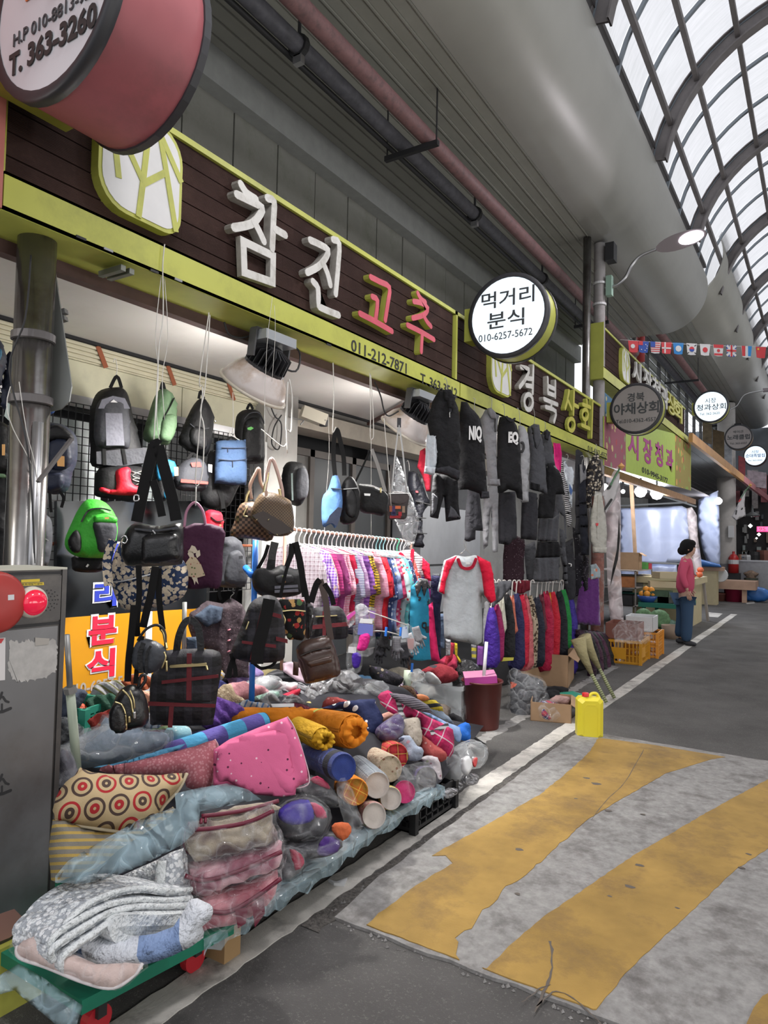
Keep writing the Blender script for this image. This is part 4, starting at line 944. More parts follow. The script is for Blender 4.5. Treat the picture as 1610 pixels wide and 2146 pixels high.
def hung(name,label,cat,cr,X,face,body,m,t,parts=(),group=None,wave=None,rim=None,lumps=.01,lean=0.0,seed=None):
    x0,y0,s=cr; f=lambda p: (x0+p[0]/s,y0+p[1]/s); B=[f(p) for p in body]
    cx_=sum(p[0] for p in B)/len(B); cy_=max(p[1] for p in B); pl=pxat(cx_,cy_,X,face,lean)
    T=empty(name,tuple(pl.P),label,cat,group); pl0=pl
    bname={'backpack': 'main_compartment','handbag': 'bag_body','bag': 'bag_body'}.get(cat,'body')
    puff(bname,pl,B,t,m,T,wave=wave,rim=rim,lumps=lumps,round_=3,seed=seed)
    for q in parts:
        k,nm,pts=q[0],q[1],[f(p) for p in q[2]]; mm=q[3]; a=q[4] if len(q) > 4 else None
        if k == 'p': puff(nm,pl,pts,a or t*.35,mm,T,w=t*.47,round_=3,flat=.3,seed=len(pts))     # pocket swelling from the front
        elif k == 's': slab(nm,pl,pts,t*.5+.001*(a or 1),t*.5+.004+.001*(a or 1),mm,T)           # flat patch
        elif k == 'z': MB().ribbon([pl.uv(*p) for p in bez(pts,4)],a or .006,pl,t*.48,t*.5+.012).build(nm,mm,T)
        elif k == 'b': strap(nm,[pl.pt(*pl.uv(*p),t*.1) for p in pts],a or .03,.004,mm,T,side=pl.u)   # band hanging above
        elif k == 'f': strap(nm,[pl.pt(*pl.uv(*p),t*.5+.01) for p in pts],a or .03,.004,mm,T,side=pl.u)
        elif k == 'c': cord(nm,[pl.pt(*pl.uv(*p),0) for p in pts],a or .006,mm,T,n=6)
        elif k == 'e': cord(nm,[pl.pt(*pl.uv(*p),t*.5+.008) for p in pts],a or .004,mm,T,n=5)
    return T,pl
def wire(pts,X,label,r=.0022,m=None,group='hanging wires'):
    return cord('hanging_wire',[onx(x,y,X) for x,y in pts],r,m or WIRE,n=5,sm=3,label=label,cat='wire',group=group)
# wire mesh panels the backpacks hang on
def meshgrid(X,y0,y1,z0,z1,label):
    t=empty('wire_grid',(X,(y0+y1)/2,z0),label,'grid panel')
    H=MB(); n=int((z1-z0)/.05)
    for i in range(n+1): z=z0+(z1-z0)*i/n; H.bar((X,y0,z),(X,y1,z),.005)
    H.build('horizontal_wires',BLK,t,kind='stuff'); H=MB(); n=int((y1-y0)/.05)
    for i in range(n+1): y=y0+(y1-y0)*i/n; H.bar((X+.005,y,z0),(X+.005,y,z1),.005)
    H.build('vertical_wires',BLK,t,kind='stuff'); MB().tube([(X+.02,y0,z0+.35),(X+.02,y1,z0+.35)],.012,6).build('rust_bar',mat('rust_paint',(.30,.09,.04),.8),t); return t
meshgrid(-3.92,.6,4.2,1.1,2.32,'black wire grid behind the hanging backpacks under the shutter rail')
for i,(y0,y1,c) in enumerate([(1.9,2.15,(.55,.60,.60)),(2.55,2.95,(.62,.66,.66)),(3.3,3.5,(.5,.55,.55))]):
    box('glazed_strip',(-4.16,y0,.2),(-4.12,y1,2.25),mat('pale_glass_%d' % i,c,.3),u1)
# neighbour's menu sign panel behind
MP=Plane((-3.75,0,0),0)
mp_=empty('sign_panel',(-3.78,2.9,.2),'orange and black snack bar panel with blue and red lettering behind the bags','sign')
slab('black_part',MP,[(120,1050),(436,1050),(432,1274),(118,1296)],-.03,0,mat('black_gloss',(.012,.014,.016),.15),mp_)
slab('orange_part',MP,[(118,1296),(304,1282),(296,1620),(118,1700)],-.03,.001,mat('orange_gloss',(.60,.27,.015),.22,var=.05,vs=2),mp_)
slab('orange_part',MP,[(317,1281),(436,1274),(430,1560),(312,1600)],-.03,.001,mat('orange_gloss',(.60,.27,.015),.22),mp_)
slab('white_post',MP,[(304,1282),(317,1281),(312,1620),(298,1625)],-.02,.012,mat('white_post',(.6,.62,.64),.4),mp_)
LB=mat('letter_blue',(.02,.04,.38),.5); LR=mat('letter_red',(.72,.015,.05),.5); LW=mat('letter_white',(.68,.68,.68),.5)
for ch,x,y,w_,h_,mm in (('거',222,1165,26,52,LB),('리',220,1245,23,52,LB),('분',214,1320,29,60,LR),('식',210,1391,29,60,LR)):
    u,v=MP.uv(x,y); ua,_=MP.uv(x-w_,y); ub,_=MP.uv(x+w_,y); _,va=MP.uv(x,y+h_/2); _,vb=MP.uv(x,y-h_/2)
    text('letter_outline',ch,MP,(ua-.012,va-.012,ub+.012,vb+.012),LW,mp_,w=.003,d=.002,bold=.075); text('letter',ch,MP,(ua,va,ub,vb),mm,mp_,w=.006,d=.002,bold=.035)
text('phone_number','010-6257-5672',MP,fit(MP,(140,1460),(290,1442),24),mat('grey_outline_print',(.42,.36,.30),.5),mp_,w=.003,d=.002,bold=.02)
# ---- backpacks on the grid, row by row
hung('backpack','large grey and black backpack with domed front pocket and ring, hung by its loop','backpack',A0,-3.72,22,[(760,490),(870,470),(925,480),(965,540),(1000,700),(1062,930),(1070,1050),(860,1082),(690,1062),(678,930),(668,720),(700,560)],BLACKN,.20,
     [('p','front_pocket',[(690,920),(682,700),(715,590),(800,555),(890,570),(932,640),(942,925),(860,945)],DGREY,.07),('s','dome_panel',[(695,655),(720,590),(800,562),(890,580),(928,655)],GREYN,35),('s','grey_stripe',[(745,688),(868,690),(885,925),(752,925)],GREYN,40),
      ('b','carry_loop',[(820,480),(870,392),(905,480)],WEB,.02),('e','metal_ring',[(775,715),(778,745),(802,752),(825,745),(828,715)],SILV,.003),('f','compression_strap',[(745,945),(750,1065)],WEB,.02),('f','compression_strap',[(885,945),(905,1060)],WEB,.02),('s','mountain_logo',[(780,610),(805,590),(820,602),(835,612)],LW,42),('c','hanging_wire',[(868,400),(878,330),(866,255),(850,280)],WIRE,.003),('s','bottom_panel',[(690,965),(1058,935),(1062,1045),(860,1075),(692,1055)],DGREY,2)])
hung('backpack','sage green backpack hanging beside the large grey and black one','backpack',A0,-3.68,25,[(1215,480),(1280,510),(1325,620),(1318,720),(1290,840),(1255,905),(1110,885),(1072,835),(1110,690),(1160,540)],cloth('sage_nylon',c=('#5f7a5b',),rough=.6,wr=.38,ws=9),.18,
     [('p','front_pocket',[(1170,820),(1200,700),(1280,690),(1300,760),(1260,880),(1180,880)],cloth('sage_nylon',c=('#5f7a5b',),rough=.6,wr=.38,ws=9),.05),('b','carry_loop',[(1200,490),(1215,440),(1230,490)],WEB,.018),('z','zip',[(1275,570),(1235,650),(1195,720)],WEB,.006),('e','zip_pull',[(1280,710),(1285,760)],SILV,.004),('e','zip_pull',[(1250,780),(1252,835)],SILV,.004)])
hung('backpack','plain black backpack hanging between the sage green and the badge backpacks','backpack',A0,-3.62,28,[(1500,555),(1560,585),(1605,720),(1565,960),(1500,985),(1350,905),(1355,820),(1430,640)],BLACKN,.17,
     [('p','front_pocket',[(1400,880),(1420,780),(1520,800),(1530,930),(1470,950)],BLACKN,.05),('b','carry_loop',[(1485,560),(1500,505),(1525,560)],WEB,.018),('e','snap_button',[(1583,735),(1588,745)],SILV,.008),('z','zip',[(1400,760),(1460,800),(1540,790)],DGREY,.005)])
hung('backpack','black backpack with a small green badge, above the blue laptop bag','backpack',A5,-3.62,30,[(390,572),(330,592),(300,660),(296,900),(325,935),(465,940),(498,900),(495,750),(480,620),(450,580)],BLACKN,.15,
     [('p','front_pocket',[(335,905),(335,700),(380,640),(440,650),(462,720),(460,910),(400,920)],BLACKN,.05),('b','carry_loop',[(375,575),(395,540),(415,575)],WEB,.02),('s','green_badge',[(350,712),(375,704),(392,715),(372,728),(352,724)],mat('badge_green',(.15,.5,.12),.5),42),('e','zip_pull',[(368,730),(370,775)],SILV,.003),('z','zip',[(340,650),(380,610),(440,612),(475,680)],DGREY,.006),('z','pocket_zip',[(340,820),(400,815),(455,822)],DGREY,.005)])
hung('laptop_bag','rectangular slate blue laptop backpack on a wire hook','backpack',A5,-3.5,32,[(185,785),(350,780),(372,800),(378,1055),(340,1082),(180,1072),(160,1050),(168,840)],cloth('slate_blue_melange',c=('#3f5575',),rough=.8,wr=.5),.12,
     [('z','zip',[(195,838),(270,842),(360,838)],NAVY,.004),('z','zip',[(175,915),(270,925),(365,915)],NAVY,.004),('e','zip_pull',[(232,842),(234,870)],NAVY,.004),('e','zip_pull',[(265,928),(267,970)],NAVY,.004),('c','wire_hook',[(285,700),(300,760),(330,780),(270,745),(262,720)],WIRE,.003),('b','carry_loop',[(240,785),(270,762),(310,784)],WEB,.014)])
hung('backpack','crumpled black backpack half hidden behind the blue laptop bag','backpack',A5,-3.65,30,[(120,870),(170,870),(330,1040),(310,1120),(260,1220),(190,1245),(100,1235),(60,1150),(100,1010)],BLACKN,.14,[('f','strap',[(160,1090),(190,1180),(200,1245)],WEB,.03),('z','zip',[(215,1090),(280,1095),(300,1060)],DGREY,.005)])
hung('backpack','dark grey backpack with two red stripes beside the wire loops','backpack',A0,-3.6,25,[(1400,1010),(1500,1005),(1560,1090),(1545,1235),(1420,1252),(1312,1225),(1308,1110)],DGREY,.16,
     [('s','red_stripe',[(1400,1045),(1470,1040),(1480,1075),(1410,1075)],mat('stripe_red',(.5,.05,.04),.7),3),('s','red_stripe',[(1330,1165),(1530,1185),(1528,1205),(1326,1190)],mat('stripe_red',(.5,.05,.04),.7),3),('s','paper_tag',[(1530,1055),(1560,1060),(1558,1118),(1532,1110)],mat('tag_grey',(.5,.52,.52),.6),4),('b','carry_loop',[(1400,1015),(1440,970),(1490,1010)],WEB,.018)])
hung('backpack','black and teal backpack with an orange tag behind the wide black strap','backpack',A0,-3.65,25,[(1150,950),(1230,945),(1290,1050),(1300,1150),(1260,1220),(1245,1320),(1150,1300)],BLACKN,.16,
     [('p','teal_panel',[(1160,1030),(1285,1035),(1288,1140),(1200,1175),(1155,1160)],cloth('teal_nylon',c=('#1f6b8c',),rough=.6,wr=.35,ws=9),.03),('p','teal_panel',[(1205,1240),(1250,1260),(1240,1315),(1205,1300)],cloth('teal_nylon',c=('#1f6b8c',),rough=.6,wr=.35,ws=9),.02),('s','orange_tag',[(1258,1080),(1290,1082),(1290,1145),(1262,1148)],TAGO,60)])
RN=cloth('red_nylon',c=('#d01c30',),rough=.55,wr=.38,ws=9)
hung('backpack','red and black backpack with crossed elastic cord beneath the large grey one','backpack',A0,-3.65,25,[(750,1070),(1072,1070),(1070,1230),(1050,1290),(1000,1335),(860,1310),(725,1290),(710,1240)],BLACKN,.18,
     [('p','red_panel',[(885,1085),(950,1085),(965,1190),(1040,1210),(1068,1100),(1070,1260),(1000,1285),(860,1285),(735,1260),(735,1225),(840,1240),(840,1120)],RN,.05),('e','elastic_cord',[(960,1110),(1060,1150),(965,1170),(1050,1195)],GALV,.003),('e','elastic_cord',[(1060,1100),(965,1140),(1045,1180),(990,1210)],GALV,.003)])
GN=cloth('bright_green_nylon',c=('#45b53b',),rough=.5,wr=.5,ws=10)
hung('backpack','bright green backpack with laced dark front panel above the snack bar panel','backpack',A0,-3.5,30,[(700,1308),(790,1335),(865,1430),(882,1560),(845,1710),(790,1750),(600,1745),(510,1700),(485,1620),(540,1480),(590,1380),(640,1320)],GN,.22,
     [('p','front_panel',[(680,1490),(760,1470),(850,1490),(855,1600),(800,1690),(730,1700),(700,1600)],DGREY,.06),('e','elastic_cord',[(710,1530),(830,1560),(715,1590),(825,1620),(730,1650),(800,1680)],GALV,.003),('e','elastic_cord',[(830,1530),(712,1560),(828,1590),(722,1620),(810,1650)],GALV,.003),
      ('p','top_pocket',[(690,1440),(780,1415),(860,1450),(840,1500),(700,1490)],GN,.05),('s','orange_badge',[(760,1450),(790,1448),(792,1462),(762,1465)],TAGO,60),('z','zip',[(600,1480),(650,1400),(740,1385),(810,1400)],BLACKN,.008),('p','side_pocket',[(500,1620),(560,1540),(600,1600),(590,1700),(530,1700)],BLACKN,.04),('e','zip_pull',[(797,1430),(800,1475)],SILV,.004)])
hung('backpack','black under-bag shape hanging below the bright green backpack','backpack',A0,-3.6,30,[(560,1735),(800,1740),(830,1780),(790,1830),(720,1860),(560,1850),(540,1790)],BLACKN,.12,[('f','label_tab',[(640,1815),(655,1795)],SILV,.01)])
hung('backpack','navy rucksack with orange tag hanging behind the steel post','backpack',A0,-3.3,40,[(300,730),(400,735),(500,765),(575,850),(578,1020),(545,1110),(510,1240),(400,1275),(300,1210),(275,1000),(275,790)],NAVY,.22,
     [('p','front_pocket',[(385,1080),(380,930),(440,880),(540,900),(560,1050),(480,1110)],NAVY,.06),('p','lower_pocket',[(310,1215),(320,1130),(420,1120),(500,1140),(490,1230),(400,1262)],NAVY,.06),('p','top_lid',[(360,900),(380,800),(470,780),(565,850),(560,900),(450,890)],BLACKN,.05),('s','orange_tag',[(465,1012),(518,1018),(518,1092),(468,1088)],TAGO,70),('f','strap',[(400,1270),(405,1350),(410,1415)],WEB,.014),('f','strap',[(470,1260),(500,1310),(485,1380)],WEB,.014),('f','shoulder_strap',[(355,725),(370,850),(340,980)],WEB,.04),('p','blue_cover',[(290,690),(340,665),(430,650),(425,690),(350,712)],cloth('royal_blue',c=('#274a86',),rough=.5,wr=.5,ws=10),.06)])
hung('backpack','dark grey backpack low behind the steel post, beside the pale door','backpack',A0,-3.4,35,[(255,1430),(330,1420),(385,1470),(395,1600),(380,1720),(350,1810),(245,1815),(240,1600)],DGREY,.18,[('z','zip',[(265,1560),(320,1590),(370,1620)],GALV,.004),('e','cord',[(275,1500),(265,1620),(285,1700)],GALV,.003)])
hung('backpack','black and blue backpack cut by the picture edge beside the post','backpack',A0,-3.2,40,[(-60,120),(0,115),(40,210),(45,270),(20,340),(10,420),(-60,440)],NAVY,.18,[('p','blue_panel',[(0,260),(38,220),(44,265),(10,340),(-5,320)],cloth('teal_nylon',c=('#1f6b8c',),rough=.6,wr=.35,ws=9),.03)])
hung('backpack','navy backpack with silver zip pull and orange tag above the dark one at the edge','backpack',A0,-3.3,40,[(60,230),(125,230),(130,400),(120,640),(30,640),(15,500),(40,330)],NAVY,.16,[('e','zip_pull',[(66,330),(68,370)],SILV,.006),('s','orange_tag',[(12,380),(38,385),(42,475),(14,472)],TAGO,60)])
hung('backpack','black backpack with green side panel at the picture edge','backpack',A0,-3.3,40,[(-40,760),(50,750),(85,850),(80,1060),(40,1110),(-40,1110)],BLACKN,.16,[('p','green_panel',[(-20,840),(28,840),(22,1010),(-20,1020)],cloth('sage_nylon',c=('#5f7a5b',),rough=.6,wr=.38,ws=9),.03),('s','orange_tag',[(60,925),(82,925),(80,1005),(60,1005)],TAGO,50)])
hung('backpack','dark lower backpack at the picture edge above the cabinet','backpack',A0,-3.3,40,[(-40,1120),(60,1110),(75,1300),(60,1800),(-40,1810)],BLACKN,.12,[('p','green_panel',[(-10,1125),(55,1130),(60,1160),(-10,1150)],cloth('sage_nylon',c=('#5f7a5b',),rough=.6,wr=.38,ws=9),.02)])
hung('backpack','black and grey sport backpack hanging on the column','backpack',A5,-3.55,30,[(645,935),(700,925),(765,950),(782,1030),(780,1150),(740,1220),(680,1215),(620,1150),(618,1000)],BLACKN,.16,[('p','front_pocket',[(690,1180),(690,1000),(740,970),(770,1020),(765,1160)],DGREY,.04),('z','silver_piping',[(735,1030),(740,1090),(730,1150)],GALV,.004),('f','side_strap',[(655,1010),(660,1190)],cloth('sage_grey',c=('#5c6866',)),.014)])
hung('backpack','charcoal backpack with two buckles hanging low beside the blue pole','backpack',A6,-3.2,32,[(95,90),(160,95),(222,185),(238,400),(205,468),(30,462),(15,400),(40,210),(60,110)],DGREY,.16,
     [('p','front_pocket',[(60,430),(75,250),(110,195),(170,195),(215,300),(210,440)],DGREY,.05),('f','buckle_strap',[(150,220),(150,420)],WEB,.014),('s','buckle',[(138,228),(166,226),(166,248),(138,250)],BLK,70),('s','buckle',[(138,334),(166,332),(166,352),(138,355)],BLK,70),('b','hanging_strap',[(40,465),(30,520),(45,560)],WEB,.018),('b','hanging_strap',[(170,465),(150,520),(130,560)],WEB,.018)])
hung('backpack','red backpack showing behind the purple tote','backpack',A5,-3.4,30,[(100,1262),(190,1262),(215,1300),(218,1380),(210,1420),(100,1420)],RN,.12,[('z','zip',[(120,1300),(160,1330),(210,1320)],BLACKN,.006),('s','badge',[(165,1350),(178,1350),(178,1362),(165,1362)],GOLD,45)])
# ---- bags hanging from the sign beam
T,pl=hung('shoulder_bag','glossy black leather shoulder bag with two silver charms and wide strap','handbag',A0,-2.55,48,[(1020,1490),(1200,1512),(1360,1490),(1375,1640),(1370,1770),(1320,1805),(1000,1815),(930,1780),(908,1700),(940,1560)],BLACKL,.14,
     [('p','front_pocket',[(1085,1610),(1140,1570),(1335,1570),(1358,1660),(1350,1765),(1110,1795),(1080,1730)],BLACKL,.06),('z','zip',[(1040,1535),(1200,1545),(1350,1525)],DGREY,.008),('e','silver_charm',[(1165,1545),(1185,1570),(1185,1590)],SILV,.006),('e','silver_charm',[(1228,1630),(1230,1670),(1228,1690)],SILV,.006),
      ('b','wide_strap',[(1030,1480),(1050,1380),(1100,1150),(1160,915),(1190,912)],WEB,.05),('b','wide_strap',[(1190,912),(1240,1100),(1300,1330),(1325,1470)],WEB,.05),('e','strap_buckle',[(1030,1290),(1060,1290),(1062,1325),(1030,1328),(1030,1292)],SILV,.004),('e','side_ring',[(935,1600),(960,1585),(980,1610),(965,1640),(938,1630)],SILV,.004),('b','inner_strap',[(1150,1170),(1190,1300),(1220,1440)],WEB,.035)])
T,pl=hung('tote_bag','dark purple tote with an appliqued girl in a cream dress','handbag',(0,680,3.578),-2.62,45,[(1372,1525),(1668,1520),(1672,1700),(1655,1960),(1560,1975),(1420,1982),(1395,1900)],cloth('dark_purple_canvas',c=('#3a1430',),rough=.8,wr=.4),.05,
     [('c','handle',[(1382,1520),(1400,1400),(1462,1335),(1520,1400),(1545,1520)],mat('mauve_cord',(.35,.16,.24),.5),.007)],rim=.02)
CRM=mat('cream_applique',(.55,.48,.38),.8)
g=lambda pts: [pl.uv(x/3.578,680+y/3.578) for x,y in pts]
for nm,pts,mm in (('girl_skirt',[(1430,1740),(1470,1745),(1510,1800),(1540,1880),(1470,1900),(1400,1880),(1378,1830),(1400,1780)],cloth('sprigged_cream','dots',('#b9a88e','#8f3b3b','#5b6b45'),.014,wr=0)),('girl_bonnet',[(1440,1655),(1465,1665),(1490,1710),(1450,1715),(1410,1700),(1425,1685)],CRM),('girl_body',[(1420,1690),(1450,1705),(1460,1745),(1425,1745),(1410,1720)],CRM),('girl_flowers',[(1475,1700),(1500,1690),(1505,1730),(1480,1750),(1470,1725)],CRM),('girl_feet',[(1440,1895),(1480,1895),(1490,1945),(1470,1920),(1462,1950),(1452,1915)],CRM)):
    MB().prism(g(pts),pl,.028,.032).build(nm,mm,T)
hung('duffel_bag','cream and navy patterned travel bag behind the black leather bag','bag',A4,-2.72,45,[(765,60),(820,-60),(900,-100),(1010,60),(1130,50),(1240,80),(1272,200),(1240,320),(1110,385),(1000,400),(850,412),(790,350),(740,180)],
     cloth('navy_cream_print','floral',('#20304f','#c9bba5','#b8ab9a'),.02,wr=.4,thr=.95),.20,[('z','zip',[(790,215),(870,205),(1030,165)],SILV,.006),('f','strap',[(790,-60),(750,80),(760,240)],cloth('navy_cream_print','floral',('#20304f','#c9bba5','#b8ab9a'),.02,wr=.4,thr=.95),.04)])
PLD=cloth('black_plaid','plaid',('#0f0e11','#2b2a30'),.075,rough=.7,thr=.45)
hung('tote_bag','large black plaid tote with dark red cross bands and gold zip','handbag',A4,-2.35,50,[(1095,690),(1438,680),(1498,760),(1470,960),(1442,1150),(1400,1192),(1060,1188),(1012,1150),(1020,860),(1095,790)],PLD,.12,
     [('s','red_band',[(1276,690),(1308,690),(1306,1000),(1272,1000)],REDP,2),('s','red_band',[(1110,870),(1485,828),(1485,850),(1110,892)],REDP,3),('s','red_band',[(1020,1008),(1465,1025),(1462,1048),(1020,1035)],REDP,2),('s','red_band',[(1160,1040),(1190,1040),(1180,1180),(1150,1180)],REDP,2),('z','gold_zip',[(1172,775),(1400,762)],GOLD,.012),('e','zip_pull',[(1405,768),(1412,800)],GOLD,.006),
      ('b','handle',[(1195,690),(1210,590),(1245,505),(1290,478),(1335,520),(1352,600),(1358,685)],BLACKL,.03),('s','dark_pocket_edge',[(1100,985),(1310,1005),(1430,1000),(1430,1010),(1310,1018),(1100,998)],WEB,4)])
hung('round_bag','small grey and black round shoulder bag with gold zip end','handbag',A4,-2.3,50,[(905,660),(955,605),(1060,628),(1125,685),(1105,780),(1015,842),(905,805),(890,730)],cloth('grey_leather',c=('#3d4046',),rough=.5,wr=.3),.10,
     [('f','black_stripe',[(990,620),(965,700),(975,820)],BLACKL,.018),('f','black_stripe',[(1040,640),(1010,700),(1010,830)],BLACKL,.01),('c','top_handle',[(930,620),(985,545),(1060,515),(1110,560),(1118,660)],BLACKL,.006),('e','gold_zip',[(1125,680),(1135,720),(1110,790)],GOLD,.004),('c','gold_clip',[(1088,545),(1105,570),(1115,620),(1125,675)],GOLD,.006),('e','zip_pull',[(1140,740),(1142,810)],GOLD,.005)])
hung('mini_backpack','small quilted black backpack with gold zips, lowest of the hanging bags','backpack',A4,-2.2,48,[(870,918),(955,945),(998,1050),(1004,1160),(955,1200),(845,1220),(772,1190),(752,1090),(795,975)],BLACKL,.12,
     [('p','front_pocket',[(765,1180),(760,1080),(800,1010),(850,1020),(880,1110),(875,1200),(820,1212)],BLACKL,.05),('e','gold_zip',[(800,1005),(850,1030),(872,1100),(875,1180)],GOLD,.004),('e','gold_zip',[(850,925),(900,980),(915,1050),(925,1110)],GOLD,.004),('e','gold_zip',[(900,930),(925,990),(930,1050)],GOLD,.003),('e','zip_pull',[(928,1070),(930,1115)],SILV,.007),('e','zip_pull',[(896,1100),(896,1140)],GOLD,.006),('e','zip_pull',[(875,1150),(873,1188)],GOLD,.006),('c','top_handle',[(935,935),(945,870),(975,850),(980,890),(940,950)],BLACKL,.006),('c','gold_ring',[(915,930),(940,960),(938,1000),(920,985)],GOLD,.005)])
for pts,w_,lab in (([(935,110),(940,300),(925,500),(930,590)],.022,'long black strap falling from the leather bag to the small grey bag'),([(1050,120),(1020,300),(990,420),(965,530)],.03,'broad black strap crossing before the snack bar panel'),([(1070,130),(1075,350),(1098,545)],.024,'black strap with gold clip running down to the round bag'),([(905,380),(885,600),(868,760),(862,895)],.026,'black strap hanging beside the orange panel'),([(960,590),(935,700),(915,910)],.018,'thin black strap ending at the small quilted backpack')):
    strap('bag_strap',[onx(x/3.22,1150+y/3.22,-2.3-.02*k) for k,(x,y) in enumerate(pts)],w_,.003,WEB,side=(.6,.8,0),label=lab,cat='strap')
PB=PLD
hung('backpack','black plaid backpack with red bands and dangling straps beside the blue pole','backpack',A6,-2.4,40,[(325,545),(400,525),(475,560),(520,700),(528,960),(485,1022),(300,1035),(150,1000),(125,950),(200,760),(260,600)],PLD,.16,
     [('f','broad_strap',[(390,545),(360,700),(310,900),(300,1020)],WEB,.06),('s','red_band',[(335,600),(350,600),(285,900),(262,990),(248,990),(270,880)],REDP,5),('s','red_band',[(190,850),(440,880),(440,905),(190,870)],REDP,3),('s','red_band',[(400,640),(480,660),(480,690),(400,668)],REDP,3),('s','red_band',[(440,820),(525,840),(525,870),(440,850)],REDP,3),('b','hanging_strap',[(140,990),(110,1080),(105,1145)],WEB,.025),('b','hanging_strap',[(120,960),(150,1070),(155,1130)],WEB,.02),('c','bottom_loop',[(290,1035),(350,1075),(430,1055),(465,1010)],WEB,.008),('e','zip_pull',[(240,710),(218,770)],GOLD,.004)])
hung('shoulder_bag','small black bag printed with red and yellow flowers','handbag',A6,-2.5,42,[(475,570),(560,560),(665,562),(682,640),(672,850),(600,858),(545,850),(505,710)],cloth('rose_print','floral',('#121213','#9c2d2b','#b08a54','#46603c'),.035,wr=.3,thr=.75),.08,
     [('z','zip',[(500,640),(580,632),(668,640)],GOLD,.006),('e','gold_cord',[(500,660),(520,710),(490,770)],GOLD,.005),('b','strap',[(490,545),(520,400),(560,250),(570,140)],WEB,.018),('b','strap',[(610,140),(640,350),(665,540)],WEB,.018)])
hung('satchel','dark brown leather satchel with flap pocket, tilted on a long strap','handbag',A6,-2.3,46,[(612,935),(640,890),(690,862),(845,830),(885,870),(945,1080),(905,1140),(705,1190),(665,1150),(630,1040)],mat('brown_leather',(.045,.022,.016),.35,bmp=.4,bs=40),.10,
     [('p','front_pocket',[(650,1020),(640,965),(860,910),(905,1080),(880,1120),(710,1165),(680,1130)],mat('brown_leather',(.045,.022,.016),.35,bmp=.4,bs=40),.04),('p','flap',[(690,1050),(680,1000),(850,955),(875,985),(865,1020),(720,1060)],mat('brown_leather2',(.055,.028,.02),.3,bmp=.4,bs=40),.05),('z','zip',[(640,965),(740,925),(860,905)],mat('brown_zip',(.02,.012,.01),.4),.006),('c','top_handle',[(650,890),(720,860),(830,835)],BLACKL,.006),('b','strap',[(870,860),(845,700),(830,560),(800,450),(790,410)],mat('brown_strap',(.05,.03,.025),.5),.034),('b','strap',[(790,410),(760,450),(720,580)],WEB,.034),('b','strap',[(820,440),(870,520),(890,600)],WEB,.026)])
hung('tote_bag','plaid tote with red band half hidden behind the brown satchel','handbag',A6,-2.75,40,[(735,640),(760,620),(930,610),(990,700),(1000,800),(985,850),(860,860),(715,850),(710,760)],PLD,.10,[('s','red_band',[(720,745),(990,720),(992,750),(720,775)],REDP,3),('s','red_band',[(795,640),(820,640),(820,840),(795,840)],REDP,3),('z','gold_zip',[(745,680),(900,672)],GOLD,.006)])
hung('shoulder_bag','narrow black side bag hanging behind the rose print bag','handbag',A6,-2.6,42,[(675,590),(735,600),(745,680),(720,830),(680,850),(665,700)],BLACKL,.08,[('b','strap',[(650,340),(675,470),(700,590)],WEB,.03),('e','metal_tag',[(722,670),(722,690)],SILV,.006)])
hung('shoulder_bag','black bag with netting and green lining under the long straps','handbag',A6,-2.7,40,[(280,380),(330,320),(420,330),(500,300),(600,330),(650,330),(660,440),(640,520),(500,545),(400,540),(300,490)],BLACKN,.14,[('p','clear_pouch',[(450,380),(560,370),(570,430),(460,440)],cloth('colour_mix','floral',('#2c2c2e','#7a8c3a','#8d6b4a','#486a80'),.03,wr=.3),.02),('s','grey_fold',[(430,450),(600,440),(600,460),(430,470)],GREYN,30),('s','grey_fold',[(430,480),(600,470),(605,492),(430,500)],GREYN,30),('b','strap',[(420,340),(430,220),(450,130)],BLACKL,.045),('b','strap',[(380,540),(400,400),(425,260)],DGREY,.045),('b','strap',[(470,540),(520,360),(600,150)],WEB,.03),('b','strap',[(600,130),(640,300),(660,480)],WEB,.04),('b','strap',[(320,330),(370,240),(400,150)],WEB,.02)])
LV1=cloth('brown_checker','check',('#2b1e17','#6b5340'),.03,rough=.45,wr=.2); LV2=cloth('brown_monogram','plaid',('#3d3026','#695640'),.012,rough=.4,wr=.2,ang=.78)
TANL=mat('tan_leather',(.42,.27,.20),.45)
hung('handbag','brown checkered handbag with tan handle and gold chain','handbag',A5,-2.75,42,[(335,1212),(450,1200),(565,1310),(548,1455),(410,1445),(268,1422),(290,1340)],LV1,.14,
     [('c','tan_handle',[(410,1180),(400,1090),(440,1000),(460,975),(470,1060),(495,1110)],TANL,.010),('c','gold_chain',[(372,1210),(380,1160),(400,1115)],GOLD,.009),('e','tassel',[(370,1240),(350,1290),(378,1300)],GOLD,.005)])
hung('handbag','brown monogram style handbag with gold studs on its base and pink handle','handbag',A5,-2.6,42,[(460,1148),(560,1135),(650,1175),(685,1220),(690,1400),(565,1428),(480,1370),(402,1300)],LV2,.16,
     [('s','base_panel',[(405,1290),(480,1262),(600,1330),(685,1395),(565,1425),(480,1370)],mat('dark_brown_base',(.035,.024,.02),.5),2),('e','stud',[(432,1320),(434,1322)],GOLD,.008),('e','stud',[(510,1320),(512,1322)],GOLD,.008),('e','stud',[(568,1420),(570,1418)],GOLD,.008),('e','stud',[(660,1398),(662,1396)],GOLD,.008),('c','pink_handle',[(500,1130),(520,980),(545,905),(580,980),(615,1110),(620,1190)],mat('pink_tan_leather',(.50,.34,.29),.45),.010),('c','gold_chain',[(520,1000),(505,1080),(495,1140)],GOLD,.010),('c','gold_chain',[(600,1110),(612,1180),(618,1200)],GOLD,.010),('s','tan_tab',[(478,1135),(500,1135),(502,1165),(480,1170)],TANL,60)])
